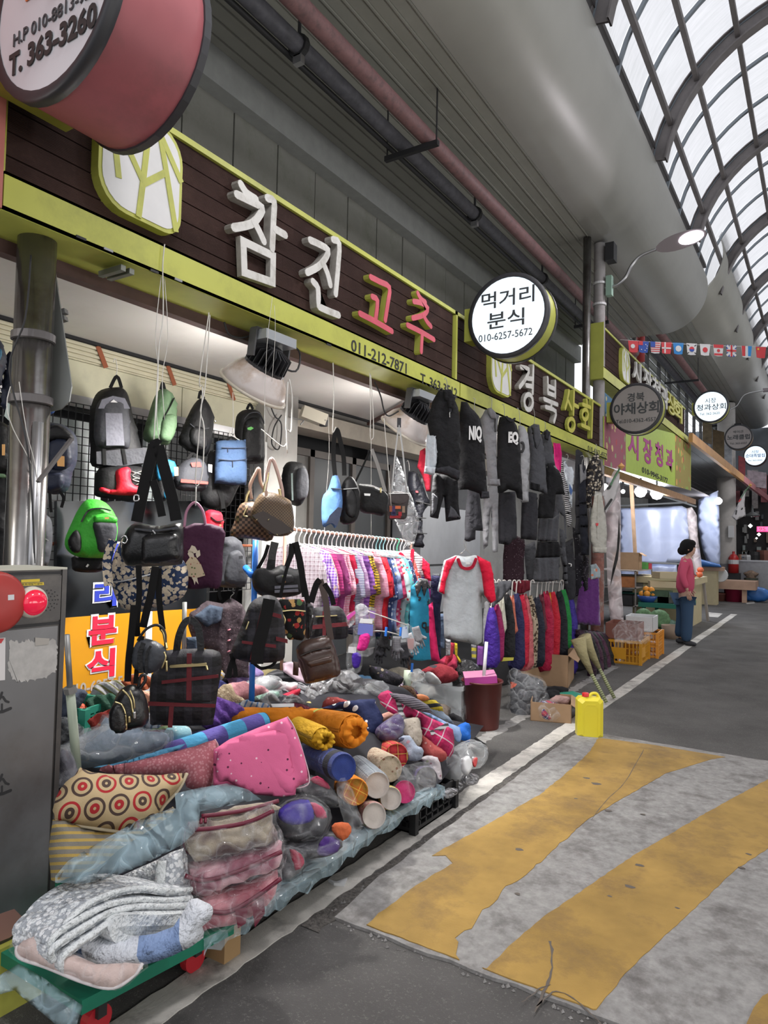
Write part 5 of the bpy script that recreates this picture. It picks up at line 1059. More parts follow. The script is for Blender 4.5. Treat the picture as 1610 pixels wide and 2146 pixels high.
hung('sling_bag','light blue sling bag with dark base hanging by a black strap','bag',A5,-2.75,42,[(958,1018),(992,1020),(1018,1120),(1022,1240),(978,1372),(945,1345),(890,1362),(885,1180),(928,1110)],cloth('sky_denim',c=('#5b83bb',),rough=.8,wr=.5),.07,
     [('b','strap',[(972,1020),(962,900),(965,780),(985,710),(1010,800),(1030,900),(1035,1020)],WEB,.03),('z','zip',[(940,1110),(1010,1115)],DGREY,.006),('s','dark_base',[(930,1290),(985,1235),(1015,1240),(978,1365),(945,1340),(905,1350)],NAVY,2)])
hung('sling_bag','black sling bag beside the light blue one','bag',A5,-2.72,42,[(1045,1040),(1092,1030),(1142,1130),(1135,1280),(1090,1342),(1008,1335),(1020,1200),(1012,1110)],BLACKN,.09,[('p','front_pocket',[(1040,1280),(1030,1130),(1080,1110),(1110,1180),(1100,1300)],BLACKN,.03),('z','zip',[(1020,1115),(1110,1108)],SILV,.005)])
hung('crossbody_bag','black crossbody bag with grey strap in a triangle and small metal badge','handbag',A5,-2.7,42,[(1115,1080),(1200,1085),(1280,1110),(1335,1165),(1310,1285),(1230,1280),(1145,1262),(1130,1170)],BLACKN,.09,
     [('c','strap',[(1112,1060),(1160,960),(1212,845)],WEB,.007),('b','strap',[(1218,842),(1262,960),(1310,1130)],mat('grey_strap',(.22,.21,.20),.5),.025),('z','zip',[(1125,1085),(1200,1088),(1275,1118)],SILV,.006),('s','metal_badge',[(1148,1145),(1190,1147),(1188,1162),(1150,1160)],SILV,45),('e','zip_pull',[(1268,1105),(1268,1140)],GOLD,.008),('c','ring',[(1305,1145),(1325,1150),(1322,1170)],SILV,.006)])
T,pl=hung('phone_pouch','small grey phone pouch with patchwork front on a silver edged strap','bag',A7,-2.7,42,[(1078,930),(1282,930),(1278,1080),(1262,1190),(1160,1195),(1080,1188)],cloth('dark_grey_felt',c=('#403c3c',),rough=.8),.03,
     [('p','flap',[(1082,935),(1280,932),(1272,1010),(1225,1040),(1130,1040),(1085,1005)],cloth('grey_suede',c=('#4c4646',),rough=.9),.015),('z','silver_edge',[(1078,928),(1282,926)],SILV,.006),('c','strap',[(1110,925),(1150,500),(1188,205)],mat('silver_edge_strap',(.42,.42,.42),.4),.006),('c','strap',[(1188,205),(1225,450),(1270,925)],mat('silver_edge_strap',(.42,.42,.42),.4),.006),('b','strap_top',[(1190,130),(1188,230)],DGREY,.03)],rim=.01)
for (a,b,c,d,hx) in ((1082,1058,1110,1120,'#8c4a33'),(1110,1058,1142,1150,'#3b2b55'),(1142,1058,1200,1090,'#c2643a'),(1215,1060,1245,1130,'#8a7360'),(1245,1065,1265,1130,'#2c2a2a'),(1100,1120,1150,1165,'#2b3152'),(1085,1160,1200,1188,'#8c1e28'),(1175,1120,1210,1165,'#9c2430')):
    MB().prism([pl.uv(600+x/5.03,850+y/5.03) for x,y in ((a,d),(c,d),(c,b),(a,b))],pl,.016,.019).build('patch',mat('patch_'+hx[1:],hexc(hx),.8),T)
CLR=film('clear_vinyl',(.8,.82,.84),.22,.15,9)
puff('clear_cover',pxat(860,1150,-2.66,42),[(827,1000),(832,955),(855,1020),(878,1088),(868,1140),(860,1152),(845,1130),(828,1090),(815,1075)],.05,CLR,wave=(.008,.05,'v'),round_=2,label='clear crinkled vinyl cover hanging behind the patchwork pouch',cat='cover')
# ---- hanging wires and hangers from the beam
for pts,X,r,lab in (([(345,512),(341,560),(342,660),(334,720),(330,790),(326,860),(322,932)],-2.59,.003,'long white wire dropping from the lime band by the leaf emblem to the leather bag'),
        ([(340,560),(326,700),(332,780),(328,870),(336,935)],-2.62,.002,'thin twisted wire just beside the long white one'),([(343,560),(352,705),(340,790),(345,880)],-2.62,.0018,'thin wire crossing behind the long white one'),
        ([(438,655),(418,800),(425,812),(418,900),(410,1000),(414,1018),(424,990),(428,900),(420,860),(430,810),(440,660)],-2.66,.003,'white hanger wire bent in long loops above the purple tote'),
        ([(411,1020),(410,1060)],-2.62,.003,'short white wire holding the purple tote'),([(571,622),(560,720),(555,850),(556,1000),(556,1100)],-2.6,.0015,'very thin thread falling in front of the high bay lamp'),([(575,640),(577,700),(570,800)],-2.6,.0015,'thin thread beside the high bay lamp'),
        ([(603,800),(600,890),(604,902),(611,900),(612,830),(606,795)],-2.62,.005,'thick white loop of plastic covered wire'),([(602,830),(601,900),(603,950)],-2.62,.004,'thick white wire below the loop'),([(548,900),(590,935),(600,930)],-2.64,.003,'bent wire hook above the brown handbags'),
        ([(698,760),(700,830),(697,900),(699,905),(704,895)],-2.66,.0035,'white wire holding the blue and black slings'),([(775,782),(777,860),(776,915),(780,920),(783,910),(782,860),(777,785)],-2.66,.003,'white double wire over the triangular strap'),([(778,920),(778,1010),(778,1130)],-2.7,.0018,'thin wire hanging behind the crossbody bag'),
        ([(805,876),(812,960),(820,1060)],-2.68,.003,'slanting pale wire beside the silver edged strap'),([(688,870),(690,950),(682,1060),(680,1130)],-2.9,.0016,'thin grey wire hanging before the windows'),([(488,822),(489,880),(487,910)],-3.6,.003,'short white wire above the laptop bag'),
        ([(22,810),(14,850),(28,900),(60,960),(78,1010),(80,1090)],-2.66,.0018,'pale cord looped around the steel post'),([(40,800),(55,900),(75,980),(78,1040)],-2.64,.0015,'thin cord tied beside the steel post')):
    wire(pts,X,lab,r)
for pts,lab in (([(470,675),(480,700),(505,708),(535,700)],'black cable drooping under the lime band before the lamp'),([(785,800),(798,830),(805,860),(815,872),(835,862)],'black cable with a knot beside the second lamp'),([(560,830),(575,870),(590,890),(585,940),(570,930),(575,895),(590,870)],'dark coil of cable tied to the column'),([(610,875),(640,880),(660,870),(655,860),(630,890)],'twisted grey cord on the dark lintel')):
    cord('cable',[onx(x,y,-2.75 if 'coil' not in lab and 'lintel' not in lab else -3.86) for x,y in pts],.006,BLK if 'grey' not in lab else GALV,label=lab,cat='cable')
cr_=onx(640,872,-3.75); ct=empty('security_camera',tuple(cr_),'beige security camera box on the column under the beam','camera')
MB().bar(cr_+Vector((0,-.05,.03)),cr_+Vector((.12,.12,-.03)),.10,.10).build('housing',mat('beige_plastic',(.45,.42,.34),.5),ct); MB().lathe(cr_+Vector((.12,.10,-.06)),[(0,-.02),(.035,-.02),(.04,.03)],n=12).build('lens_dome',BLK,ct)
# blue pole, silver pole and tube rails of the stall
bp=MB().tube([onx(536,1132,-2.80),onx(527,1482,-2.80)],.017,12).build('blue_pole',mat('blue_plastic',(.02,.16,.60),.4),smooth=True); tag(bp,'bright blue upright pole standing among the hanging bags','pole')
b2=MB().tube([onx(515,1190,-2.9),onx(528,1205,-2.8)],.02,10).build('blue_pole',mat('blue_plastic',(.02,.16,.60),.4),smooth=True); tag(b2,'short slanted blue pole end beside the charcoal backpack','pole')
sp_=empty('stand_pole',tuple(onx(160,1600,-2.5)),'grey metal tube with pale green lower sleeve leaning beside the cabinet','pole')
MB().tube([onx(140,1330,-2.45),onx(147,1445,-2.45)],.011,8).build('upper_tube',GALV,sp_,smooth=True); MB().tube([onx(147,1445,-2.45),onx(161,1610,-2.45)],.017,10).build('pale_sleeve',mat('pale_green_plastic',(.52,.60,.48),.4),sp_,smooth=True); MB().tube([onx(146,1440,-2.45),onx(148,1452,-2.45)],.024,8).build('clamp',GALV,sp_)
s3_=MB().tube([onx(387,1262,-2.9),onx(385,1380,-2.9)],.012,8).build('tube_end',GALV,smooth=True); tag(s3_,'short grey tube standing before the orange panel','pole')
db=MB().bar(onx(150,920,-2.5),onx(80,1010,-2.5),.022,.01).build('brace_bar',mat('dull_steel',(.14,.13,.13),.5,metal=.5)); tag(db,'slanting steel brace bar bolted to the post','bar')
# ================================================================ clothes
CC=(850,780,5.108); CD=(850,600,3.578); CE=(1100,900,6.132); CFm=(850,1100,3.22)
J=lambda n,h,**k: cloth(n,c=(h,),**dict(dict(rough=.9,wr=.6,ws=10),**k))
BKJ=J('black_jersey','#17171a'); CHJ=J('charcoal_jersey','#2b2b30'); GYJ=J('grey_marl','#7c7c80'); LGJ=J('light_grey_marl','#9a9b9f'); DGJ=J('dark_grey_fabric','#4a4b50')
CRJ=J('cream_knit','#b4b2aa'); WHJ=J('pale_white_cotton','#c3cad2'); BGJ=J('burgundy','#5a1020')
def wear(name,label,cr,X,face,pts,m,t=.055,parts=(),wave=(.016,.075,'v'),group=None,hang=None,cat='clothing',lean=0.0):
    x0,y0,s=cr; f=lambda p: (x0+p[0]/s,y0+p[1]/s); B=[f(p) for p in pts]
    cx_=sum(p[0] for p in B)/len(B); pl=pxat(cx_,max(p[1] for p in B),X,face,lean)
    if not parts and not hang: return puff(name,pl,B,t,m,rim=.022,wave=wave,label=label,cat=cat,group=group),pl
    T=empty(name,tuple(pl.P),label,cat,group)
    puff('garment_body',pl,B,t,m,T,rim=.022,wave=wave)
    for q in parts:
        k,nm,pp,mm=q[0],q[1],[f(p) for p in q[2]],q[3]; a=q[4] if len(q) > 4 else None
        if k == 'p': puff(nm,pl,pp,a or .04,mm,T,w=t*.5+.004,rim=.02,wave=(.006,.05,'v'),flat=.3)
        elif k == 'bk': puff(nm,pl,pp,a or t*.8,mm,T,w=-.03,rim=.03,wave=wave)
        elif k == 's': slab(nm,pl,pp,t*.5+.012,t*.5+.018,mm,T)
        elif k == 'e': cord(nm,[pl.pt(*pl.uv(*p),t*.5+.012) for p in pp],a or .004,mm,T,n=5)
        elif k == 'b': strap(nm,[pl.pt(*pl.uv(*p),0) for p in pp],a or .02,.004,mm,T,side=pl.u)
        elif k == 'r': MB().ribbon([pl.uv(*p) for p in bez(pp,4)],a or .02,pl,t*.4,t*.5+.014).build(nm,mm,T)
    if hang:
        h=[f(p) for p in hang]; cord('hanger_hook',[pl.pt(*pl.uv(*p),0) for p in h],.0028,GALV,T,n=5)
    return T,pl
T,pl=wear('jacket','black zip-neck jacket hanging highest, over the T. phone number',CC,-2.42,52,[(352,200),(400,188),(455,195),(505,260),(560,380),(592,700),(582,1000),(560,1165),(440,1105),(305,1068),(340,930),(255,660),(230,545),(285,320)],BKJ,.09,
     [('p','hem_band',[(320,1030),(450,1010),(570,1065),(560,1160),(440,1100),(310,1068)],CHJ,.03),('r','zip_placket',[(440,280),(455,350),(470,430)],CHJ,.02),('e','zip_pull',[(458,440),(458,500)],SILV,.006),('p','collar',[(390,200),(470,200),(520,290),(495,430),(440,390),(420,330),(410,370)],BKJ,.04)],hang=[(440,200),(445,120),(430,60),(415,80)])
wear('sweatshirt','white sleeve with folded cuff peeking out beside the first black jacket',CC,-2.5,52,[(230,665),(335,670),(372,760),(365,880),(325,1015),(305,1105),(195,1085),(205,1000),(218,800)],WHJ,.07,[('p','cuff',[(200,1015),(318,1025),(300,1100),(196,1080)],WHJ,.03)])
wear('trousers','black and grey shorts hanging under the first black jacket',CC,-2.5,52,[(300,1080),(440,1100),(555,1160),(570,1380),(588,1575),(430,1602),(415,1330),(345,1570),(258,1550),(275,1320)],BKJ,.08,[('p','grey_side_panel',[(275,1290),(345,1350),(325,1480),(270,1545)],DGJ,.03),('p','grey_hem',[(440,1560),(470,1430),(540,1500),(575,1560)],DGJ,.02)])
T,pl=wear('sweatshirt','black sweatshirt lettered with white capital N I Q',CC,-2.42,52,[(598,312),(660,318),(735,420),(800,500),(840,750),(888,1350),(798,1355),(790,1300),(668,1255),(558,1262),(570,1100),(580,700),(585,450)],BKJ,.09,[('p','cuff',[(800,1280),(880,1280),(885,1350),(798,1352)],CHJ,.02)],hang=[(740,420),(738,340),(745,290),(725,280)])
u0,v0=pl.uv(850+662/5.108,780+735/5.108); u1,v1=pl.uv(850+800/5.108,780+590/5.108); text('white_lettering','NIQ',pl,(u0,v0-.02,u1,v1),LW,T,w=.055,d=.006,bold=.05)
wear('trousers','charcoal leggings hanging under the lettered black sweatshirt',CC,-2.5,52,[(670,1250),(795,1295),(805,1450),(832,1700),(748,1695),(745,1790),(680,1815),(628,1808),(645,1480)],CHJ,.06,wave=(.012,.05,'v'))
wear('hoodie','grey marl hoodie with black drawstring toggle',CC,-2.42,52,[(850,405),(900,385),(955,450),(1008,455),(985,620),(975,900),(998,1222),(885,1212),(875,1000),(840,760),(802,500)],GYJ,.09,[('p','hood',[(860,400),(905,390),(950,450),(960,520),(900,500),(865,440)],GYJ,.04),('e','toggle',[(945,520),(942,600),(948,650)],BLK,.008),('p','hem_band',[(885,1150),(990,1150),(998,1220),(888,1212)],GYJ,.02)],hang=[(920,390),(925,310),(915,268),(895,275)])
wear('trousers','grey marl jogging trousers under the grey hoodie',CC,-2.5,52,[(900,1215),(985,1225),(995,1500),(985,1925),(930,1930),(915,1450),(885,1855),(835,1905),(820,1600),(840,1350)],GYJ,.06,wave=(.012,.05,'v'))
T,pl=wear('sweatshirt','black sweatshirt with two white capital letters E and Q',CC,-2.42,52,[(1010,480),(1060,470),(1130,490),(1195,570),(1225,800),(1262,1372),(1190,1345),(1180,1275),(1100,1255),(1030,1295),(985,1292),(978,1000),(985,620)],BKJ,.09,[('r','neck_rib',[(1065,490),(1110,530),(1150,510)],CHJ,.02)],hang=[(1060,470),(1058,390),(1050,345),(1035,350)])
u0,v0=pl.uv(850+1082/5.108,780+785/5.108); u1,v1=pl.uv(850+1190/5.108,780+650/5.108); text('white_lettering','EQ',pl,(u0,v0,u1,v1),LW,T,w=.055,d=.006,bold=.06)
wear('trousers','wide black trousers under the sweatshirt lettered E Q',CC,-2.5,52,[(1000,1290),(1180,1275),(1190,1780),(1150,1800),(1100,1850),(1000,1835),(990,1500)],CHJ,.07)
T,pl=wear('sweatshirt','light grey sweatshirt with a black zero, behind the black ones',CD,-2.45,52,[(845,1045),(890,1045),(915,1110),(938,1250),(925,1450),(928,1615),(870,1625),(850,1500),(840,1200)],LGJ,.08,[('e','black_zero',[(852,1180),(868,1180),(875,1215),(862,1245),(850,1240)],BLK,.012)],hang=[(860,1045),(855,960),(845,915),(835,920)])
wear('jacket','dark grey zip jacket with folded collar',CD,-2.42,52,[(918,1060),(965,1030),(1000,1040),(1030,1150),(1045,1300),(1062,1558),(1000,1540),(928,1520),(930,1250),(915,1120)],DGJ,.08,[('p','collar',[(935,1060),(985,1050),(1005,1150),(975,1240),(950,1160)],DGJ,.03),('p','dark_hem',[(930,1470),(1000,1490),(995,1545),(930,1520)],BKJ,.02)],hang=[(965,1035),(968,960),(958,915),(945,925)])
wear('sweatshirt','grey high-neck top with gathered dark collar',CD,-2.42,52,[(1015,1110),(1045,1080),(1080,1100),(1105,1200),(1120,1345),(1060,1350),(1062,1500),(1030,1540),(1020,1300)],DGJ,.07,[('p','gathered_collar',[(1025,1100),(1050,1075),(1078,1100),(1060,1160),(1035,1150)],CHJ,.04)],hang=[(1048,1080),(1050,1030),(1040,1010)])
wear('sleeveless_top','plain black sleeveless top hanging before grey leggings',CD,-2.36,52,[(1062,1325),(1100,1340),(1150,1380),(1185,1480),(1200,1560),(1130,1560),(1105,1740),(985,1740),(1000,1560),(1050,1540)],BKJ,.06)
wear('trousers','dark grey wide trousers beside the black sleeveless top',CD,-2.45,52,[(880,1530),(990,1555),(990,1720),(985,1905),(865,1895),(870,1700)],CHJ,.07)
wear('skirt','mid grey skirt layer below the black sleeveless top',CD,-2.45,50,[(995,1735),(1110,1740),(1150,1700),(1135,1915),(985,1910)],DGJ,.06)
wear('leggings','long grey leggings falling to the jacket rack',CE,-2.42,52,[(390,760),(440,735),(480,800),(520,1100),(540,1400),(510,1420),(500,1120),(440,1060),(400,1440),(200,1440),(170,1160),(350,1140)],DGJ,.06)
wear('trousers','long grey trousers hanging lowest before the jacket rack',CE,-2.48,52,[(150,1650),(430,1640),(440,1940),(240,1960),(100,1950),(130,1800)],DGJ,.06); wear('sleeveless_top','short black top between two grey layers',CE,-2.44,52,[(160,1440),(430,1445),(470,1600),(450,1640),(140,1650)],BKJ,.06)
wear('sweatshirt','grey sleeve with cuff hanging by the zebra print dress',CE,-2.44,52,[(440,1270),(500,1300),(545,1700),(560,1990),(500,1995),(490,1750),(450,1560)],DGJ,.06)
wear('cardigan','hot pink knit showing between grey top and zebra print',CE,-2.5,52,[(360,170),(450,180),(475,320),(480,420),(455,560),(420,500),(380,420)],J('hot_pink_knit','#c21f6e'),.06)
wear('dress','black and white zebra striped dress',CE,-2.47,52,[(455,330),(480,420),(500,500),(545,700),(590,900),(605,1150),(595,1230),(560,1265),(535,1200),(520,950),(480,760),(460,560)],cloth('zebra','stripe',('#b9b7ba','#232226'),.022,wr=.5,ang=.2),.05)
wear('vest_dress','white sleeveless dress with a blue band on a grey hanger',CE,-2.45,52,[(495,420),(520,400),(560,480),(610,480),(640,540),(620,720),(615,900),(600,1010),(560,900),(530,700),(505,560)],WHJ,.05,[('s','blue_band',[(560,705),(600,790),(580,850),(555,790)],mat('band_blue',(.06,.12,.3),.8))],hang=[(545,460),(540,400),(558,350),(545,320),(530,330)])
wear('dress','black dress hanging beside the white sleeveless one',CE,-2.47,52,[(650,270),(690,250),(740,300),(780,500),(760,900),(770,1350),(640,1350),(650,1130),(640,700),(640,500)],CHJ,.06)
wear('vest_dress','dark dress with light grey bodice on a grey hanger',CE,-2.4,52,[(685,450),(715,440),(740,560),(775,480),(778,700),(810,1100),(830,1615),(730,1620),(700,1100),(690,800)],J('navy_black','#1a1c26'),.06,[('p','grey_bodice',[(690,455),(715,450),(742,560),(772,500),(775,640),(740,660),(700,700)],GYJ,.03)],hang=[(740,500),(738,420),(760,370),(750,335),(715,345)])
wear('blouse','black and cream leaf print blouse at the end of the sign',CE,-2.34,52,[(890,330),(940,310),(975,420),(990,560),(1000,700),(965,790),(870,850),(850,1010),(800,1010),(760,850),(775,600),(820,420)],cloth('leaf_print','floral',('#232024','#b6ac9c','#5d5448'),.03,wr=.5,thr=.75),.08,hang=[(910,330),(915,250),(925,200),(910,190)])
T,pl=wear('sweatshirt','cream long-sleeved knit with a small red motif, below the leaf print blouse',CE,-2.25,55,[(900,790),(980,810),(1010,900),(1045,1200),(1055,1400),(1030,1590),(870,1585),(865,1480),(838,1430),(845,1150)],CRJ,.09,[('p','hem_band',[(868,1510),(1040,1515),(1030,1590),(870,1585)],CRJ,.03),('s','red_motif',[(890,1205),(925,1205),(920,1235),(905,1245),(890,1230)],RD),('r','sleeve_fold',[(930,850),(920,1100),(915,1400)],CRJ,.012)])
wear('dress','long black star-dotted dress beside the grey trousers',CE,-2.5,52,[(620,1250),(690,1300),(740,1550),(770,1900),(790,2100),(650,2146),(640,1700)],cloth('dotted_black','dots',('#1d1b22','#8c8a92'),.022,wr=.5,thr=.3),.06)
wear('dress','dark floral dress hanging before the plastic curtain',CE,-2.42,52,[(770,1620),(820,1650),(815,2050),(760,2090),(740,1800)],cloth('dim_floral','floral',('#1f1c22','#55505a'),.02,wr=.5),.05)
wear('dress','long burgundy floral dress behind the raglan shirt',CD,-2.75,50,[(740,1880),(800,1850),(890,1900),(895,2130),(880,2250),(820,2290),(735,2250),(728,2100)],cloth('burgundy_floral','dots',('#2b1620','#6e5560','#8a7a84'),.016,wr=.5,thr=.35),.08)
wear('dress','charcoal long skirt hanging behind the jacket rack',CFm,-2.8,50,[(800,140),(870,110),(885,200),(1040,215),(1030,375),(820,375)],DGJ,.07)
wear('dress','very long black dress dangling beside the purple one',CFm,-2.55,52,[(1075,120),(1130,90),(1150,300),(1150,480),(1110,560),(1080,520),(1060,400)],CHJ,.06,[('e','white_print',[(1092,260),(1110,265),(1108,280)],LW,.006)])
T,pl=wear('vest_dress','purple velvet dress with pastel top beside the plastic curtain',CFm,-2.4,55,[(1180,380),(1230,355),(1310,360),(1312,500),(1318,680),(1140,672),(1155,520)],J('purple_velvet','#5b2a6d',sheen=.3),.07,[('p','pastel_bodice',[(1235,270),(1280,260),(1305,300),(1310,355),(1240,370)],cloth('pastel_print','floral',('#9aa7ad','#c9775c','#c2c6bd'),.06,wr=.4),.03)])
T,pl=wear('raglan_shirt','grey t-shirt with bright red raglan sleeves hanging before the racks',CFm,-2.25,50,[(340,205),(405,215),(470,203),(560,250),(575,330),(600,505),(560,525),(515,475),(520,640),(515,790),(490,812),(260,762),(250,470),(216,448),(240,340),(262,240)],J('pale_marl','#a9aeb2',wr=.4),.09,
     [('p','red_sleeve',[(340,207),(290,300),(262,380),(250,465),(216,448),(240,340),(262,240)],J('bright_red','#d4163a'),.05),('p','red_sleeve',[(470,205),(560,250),(580,340),(600,505),(560,525),(520,470),(505,340)],J('bright_red','#d4163a'),.05),('r','red_neck_rib',[(345,232),(365,280),(405,294),(440,280),(462,230)],J('dark_red_rib','#a01530'),.022),('s','neck_label',[(395,250),(420,252),(420,264),(396,262)],LW)],wave=(.012,.1,'v'),hang=[(365,200),(400,170),(410,130),(400,105),(395,120),(410,165),(450,205)])
# darker garments in the shop unit
T,pl=wear('padded_coat','black padded coat hanging behind the clear cover',A7,-3.1,40,[(1290,700),(1340,690),(1400,720),(1450,800),(1510,1030),(1440,1140),(1440,1300),(1450,1500),(1340,1490),(1330,1000),(1285,860)],J('black_padding','#14151c',rough=.5),.14,[('s','red_logo',[(1332,905),(1355,908),(1355,925),(1332,922)],RD),('r','quilt_seam',[(1335,1010),(1490,1050)],BLK,.008),('r','quilt_seam',[(1335,1180),(1440,1190)],BLK,.008),('r','quilt_seam',[(1335,1340),(1448,1350)],BLK,.008)],hang=[(1300,690),(1295,620),(1285,580),(1272,590)])
wear('waistcoat','crimson waistcoat hanging behind the white sleeve',A7,-3.0,42,[(1405,480),(1465,445),(1490,640),(1540,730),(1530,905),(1470,905),(1440,740),(1380,650)],J('crimson','#8b1127'),.06)
wear('blouse','quilted mauve-grey jacket with pink buttons below the purple tote',A4,-3.2,32,[(1290,430),(1400,350),(1500,370),(1560,330),(1640,380),(1690,500),(1670,870),(1480,870),(1440,700),(1310,640),(1270,520)],cloth('mauve_tweed','dots',('#3d3338','#5b4d54'),.012,wr=.7),.12,[('p','denim_collar',[(1295,450),(1400,370),(1490,390),(1480,480),(1380,520)],J('denim','#3c4757'),.05),('e','pink_button',[(1526,535),(1528,540)],mat('pink_button',(.55,.2,.25),.5),.012),('e','pink_button',[(1526,605),(1528,610)],mat('pink_button',(.55,.2,.25),.5),.012),('e','pink_button',[(1524,678),(1526,682)],mat('pink_button',(.55,.2,.25),.5),.012)],hang=[(1555,340),(1560,320),(1580,300),(1570,290)])
wear('trousers','dark navy trousers folded below the quilted mauve jacket',A4,-3.25,32,[(1470,870),(1680,870),(1690,1000),(1600,1040),(1480,1000)],NAVY,.08)
wear('shirt','denim blue garment behind the plaid tote handles',A4,-3.15,32,[(1260,600),(1330,590),(1345,690),(1260,690)],J('denim','#3c4757'),.06)
wc=box('white_cabinet',(-4.5,7.3,0),(-4.1,9.0,1.95),mat('white_cabinet',(.50,.52,.56),.5,var=.1,vs=3),label='pale cabinet standing behind the hanging black clothes',cat='cabinet')
for z in (.62,1.22): box('cabinet_seam',(-4.1,7.3,z),(-4.093,9.0,z+.02),BLK,wc)
# ---- blouse rail
RX=-3.12; ra=onx(598,1108,RX); rb=onx(862,1136,RX)
rl=empty('clothes_rail',tuple((ra+rb)/2),'rusty brown rail holding the white hangers and bright blouses','clothes rail')
MB().tube([ra,rb],.009,8).build('rail_tube',mat('rail_rust',(.22,.12,.09),.5,metal=.3),rl,smooth=True)
for p in (ra,rb): MB().tube([p,Vector((p.x,p.y,0))],.012,8).build('rail_leg',mat('rail_rust',(.22,.12,.09),.5,metal=.3),rl,smooth=True)
HG=mat('white_hanger',(.66,.66,.66),.4); hang_protos=[]
def hanger(p,ang,m,label,group='white wire hangers on the blouse rail'):
    P=Plane(p,90+ang); h=empty('clothes_hanger',tuple(p),label,'hanger',group)
    MB().tube(bez([P.pt(-.018,-.018),P.pt(-.012,.012),P.pt(.012,.012),P.pt(.018,-.01),P.pt(.0,-.05),P.pt(0,-.09)],4),.0042,5).build('hook',m,h,smooth=True)
    MB().tube([P.pt(0,-.09),P.pt(-.19,-.15),P.pt(.19,-.15),P.pt(0,-.09)],.004,5).build('arms',m,h,smooth=True); return h
BL_=[(-.05,0),(-.02,-.025),(.03,-.03),(.065,0),(.19,-.055),(.235,-.18),(.262,-.34),(.215,-.36),(.205,-.45),(.215,-.60),(.05,-.62),(-.1,-.615),(-.215,-.6),(-.205,-.45),(-.215,-.36),(-.262,-.34),(-.235,-.18),(-.19,-.055)]
FAB=[('cream and grey fine plaid',cloth('bl1','plaid',('#b9aeb6','#7a6d74','#4a4148'),.03,wr=.4)),('lilac and white check',cloth('bl2','plaid',('#c9c0cf','#7c4a9c'),.028,wr=.4)),('violet gingham',cloth('bl3','plaid',('#bba5cc','#6a3aa0'),.02,wr=.4)),('cream and pink plaid',cloth('bl4','plaid',('#cfc3b8','#b06a70','#6a5a50'),.03,wr=.4)),
       ('magenta stripe',cloth('bl5','stripe',('#b23a78','#8f2c66'),.02,wr=.4)),('plum',J('bl6','#7d3163')),('rose and white pinstripe',cloth('bl7','stripe',('#c04f7d','#c9bcc4'),.012,wr=.4,thr=.4)),('pink and white pinstripe',cloth('bl8','stripe',('#c2607f','#cfc6cc'),.012,wr=.4,thr=.4)),('crimson',J('bl9','#a51a3c')),
       ('navy and white pinstripe',cloth('bl10','stripe',('#3a3c66','#b9b9c6'),.012,wr=.4)),('mauve and white pinstripe',cloth('bl11','stripe',('#8a4f8f','#b8aab9'),.012,wr=.4)),('purple stripe',cloth('bl12','stripe',('#6c3f86','#8f5ba4'),.03,wr=.4)),('mustard and black stripe',cloth('bl13','stripe',('#b08a1c','#2f2614'),.022,wr=.4,thr=.35)),('mustard and charcoal stripe',cloth('bl14','stripe',('#9c8226','#332b1c'),.02,wr=.4,thr=.35)),
       ('rose pinstripe',cloth('bl15','stripe',('#b5597c','#c4a9b4'),.012,wr=.4)),('scarlet',J('bl16','#bf1f2c')),('deep red',J('bl17','#9c1730')),('navy and white floral',cloth('bl18','floral',('#2d3d6a','#b5bccc','#6f7fa5'),.03,wr=.4)),('steel blue floral',cloth('bl19','floral',('#5e6f98','#b9c2cf','#b89b50'),.04,wr=.4)),('pale blue floral',cloth('bl20','floral',('#8794b8','#c2c8d4','#c2b36a'),.04,wr=.4)),
       ('pink and red floral',cloth('bl21','floral',('#b23a60','#c9a3ac','#5a8a8c'),.04,wr=.4)),('white and red floral',cloth('bl22','floral',('#a9bfc0','#b54040','#3c8c8a'),.04,wr=.4)),('aqua floral',cloth('bl23','floral',('#5fa9ae','#c2cfd0','#b5485a'),.035,wr=.4)),('dark blue floral',cloth('bl24','floral',('#232c4f','#8894b5'),.02,wr=.4)),('salmon knit',J('bl25','#b65c58')),('orange red',J('bl26','#b8403a')),('violet',J('bl27','#5b2b93')),('fuchsia',J('bl28','#b3168c'))]
n_=len(FAB); rj=random.Random(21)
for i,(nm,m) in enumerate(FAB):
    t_=.04+.90*(i+.5)/n_; p=ra.lerp(rb,t_); ang=rj.uniform(-9,9)-12; P=Plane(p-Vector((0,0,.105)),90+ang)
    sc=rj.uniform(.93,1.06); pts=[(a*sc,b*sc*(1.0 if i < 17 else 1.12)) for a,b in BL_]
    puff('blouse',P,pts,.035,m,px=False,rim=.03,cell=.045,wave=(.010,.09,'v'),seed=i,label='%s blouse on the rail, %s' % (nm,'beside the hanging black bags' if i < 6 else 'in the middle of the row' if i < 17 else 'towards the blue printed dress'),cat='blouse',group='blouses on the rusty rail')
    hanger(p,ang,mat('aqua_hanger',(.3,.6,.62),.4) if i in (19,20,21) else mat('green_hanger',(.08,.5,.25),.4) if i == 25 else HG,'white hanger holding the %s blouse on the rail' % nm if i not in (19,20,21,25) else ('aqua hanger holding the %s blouse' % nm if i != 25 else 'green hanger near the end of the blouse rail'),'white wire hangers on the blouse rail' if i not in (19,20,21,25) else None)
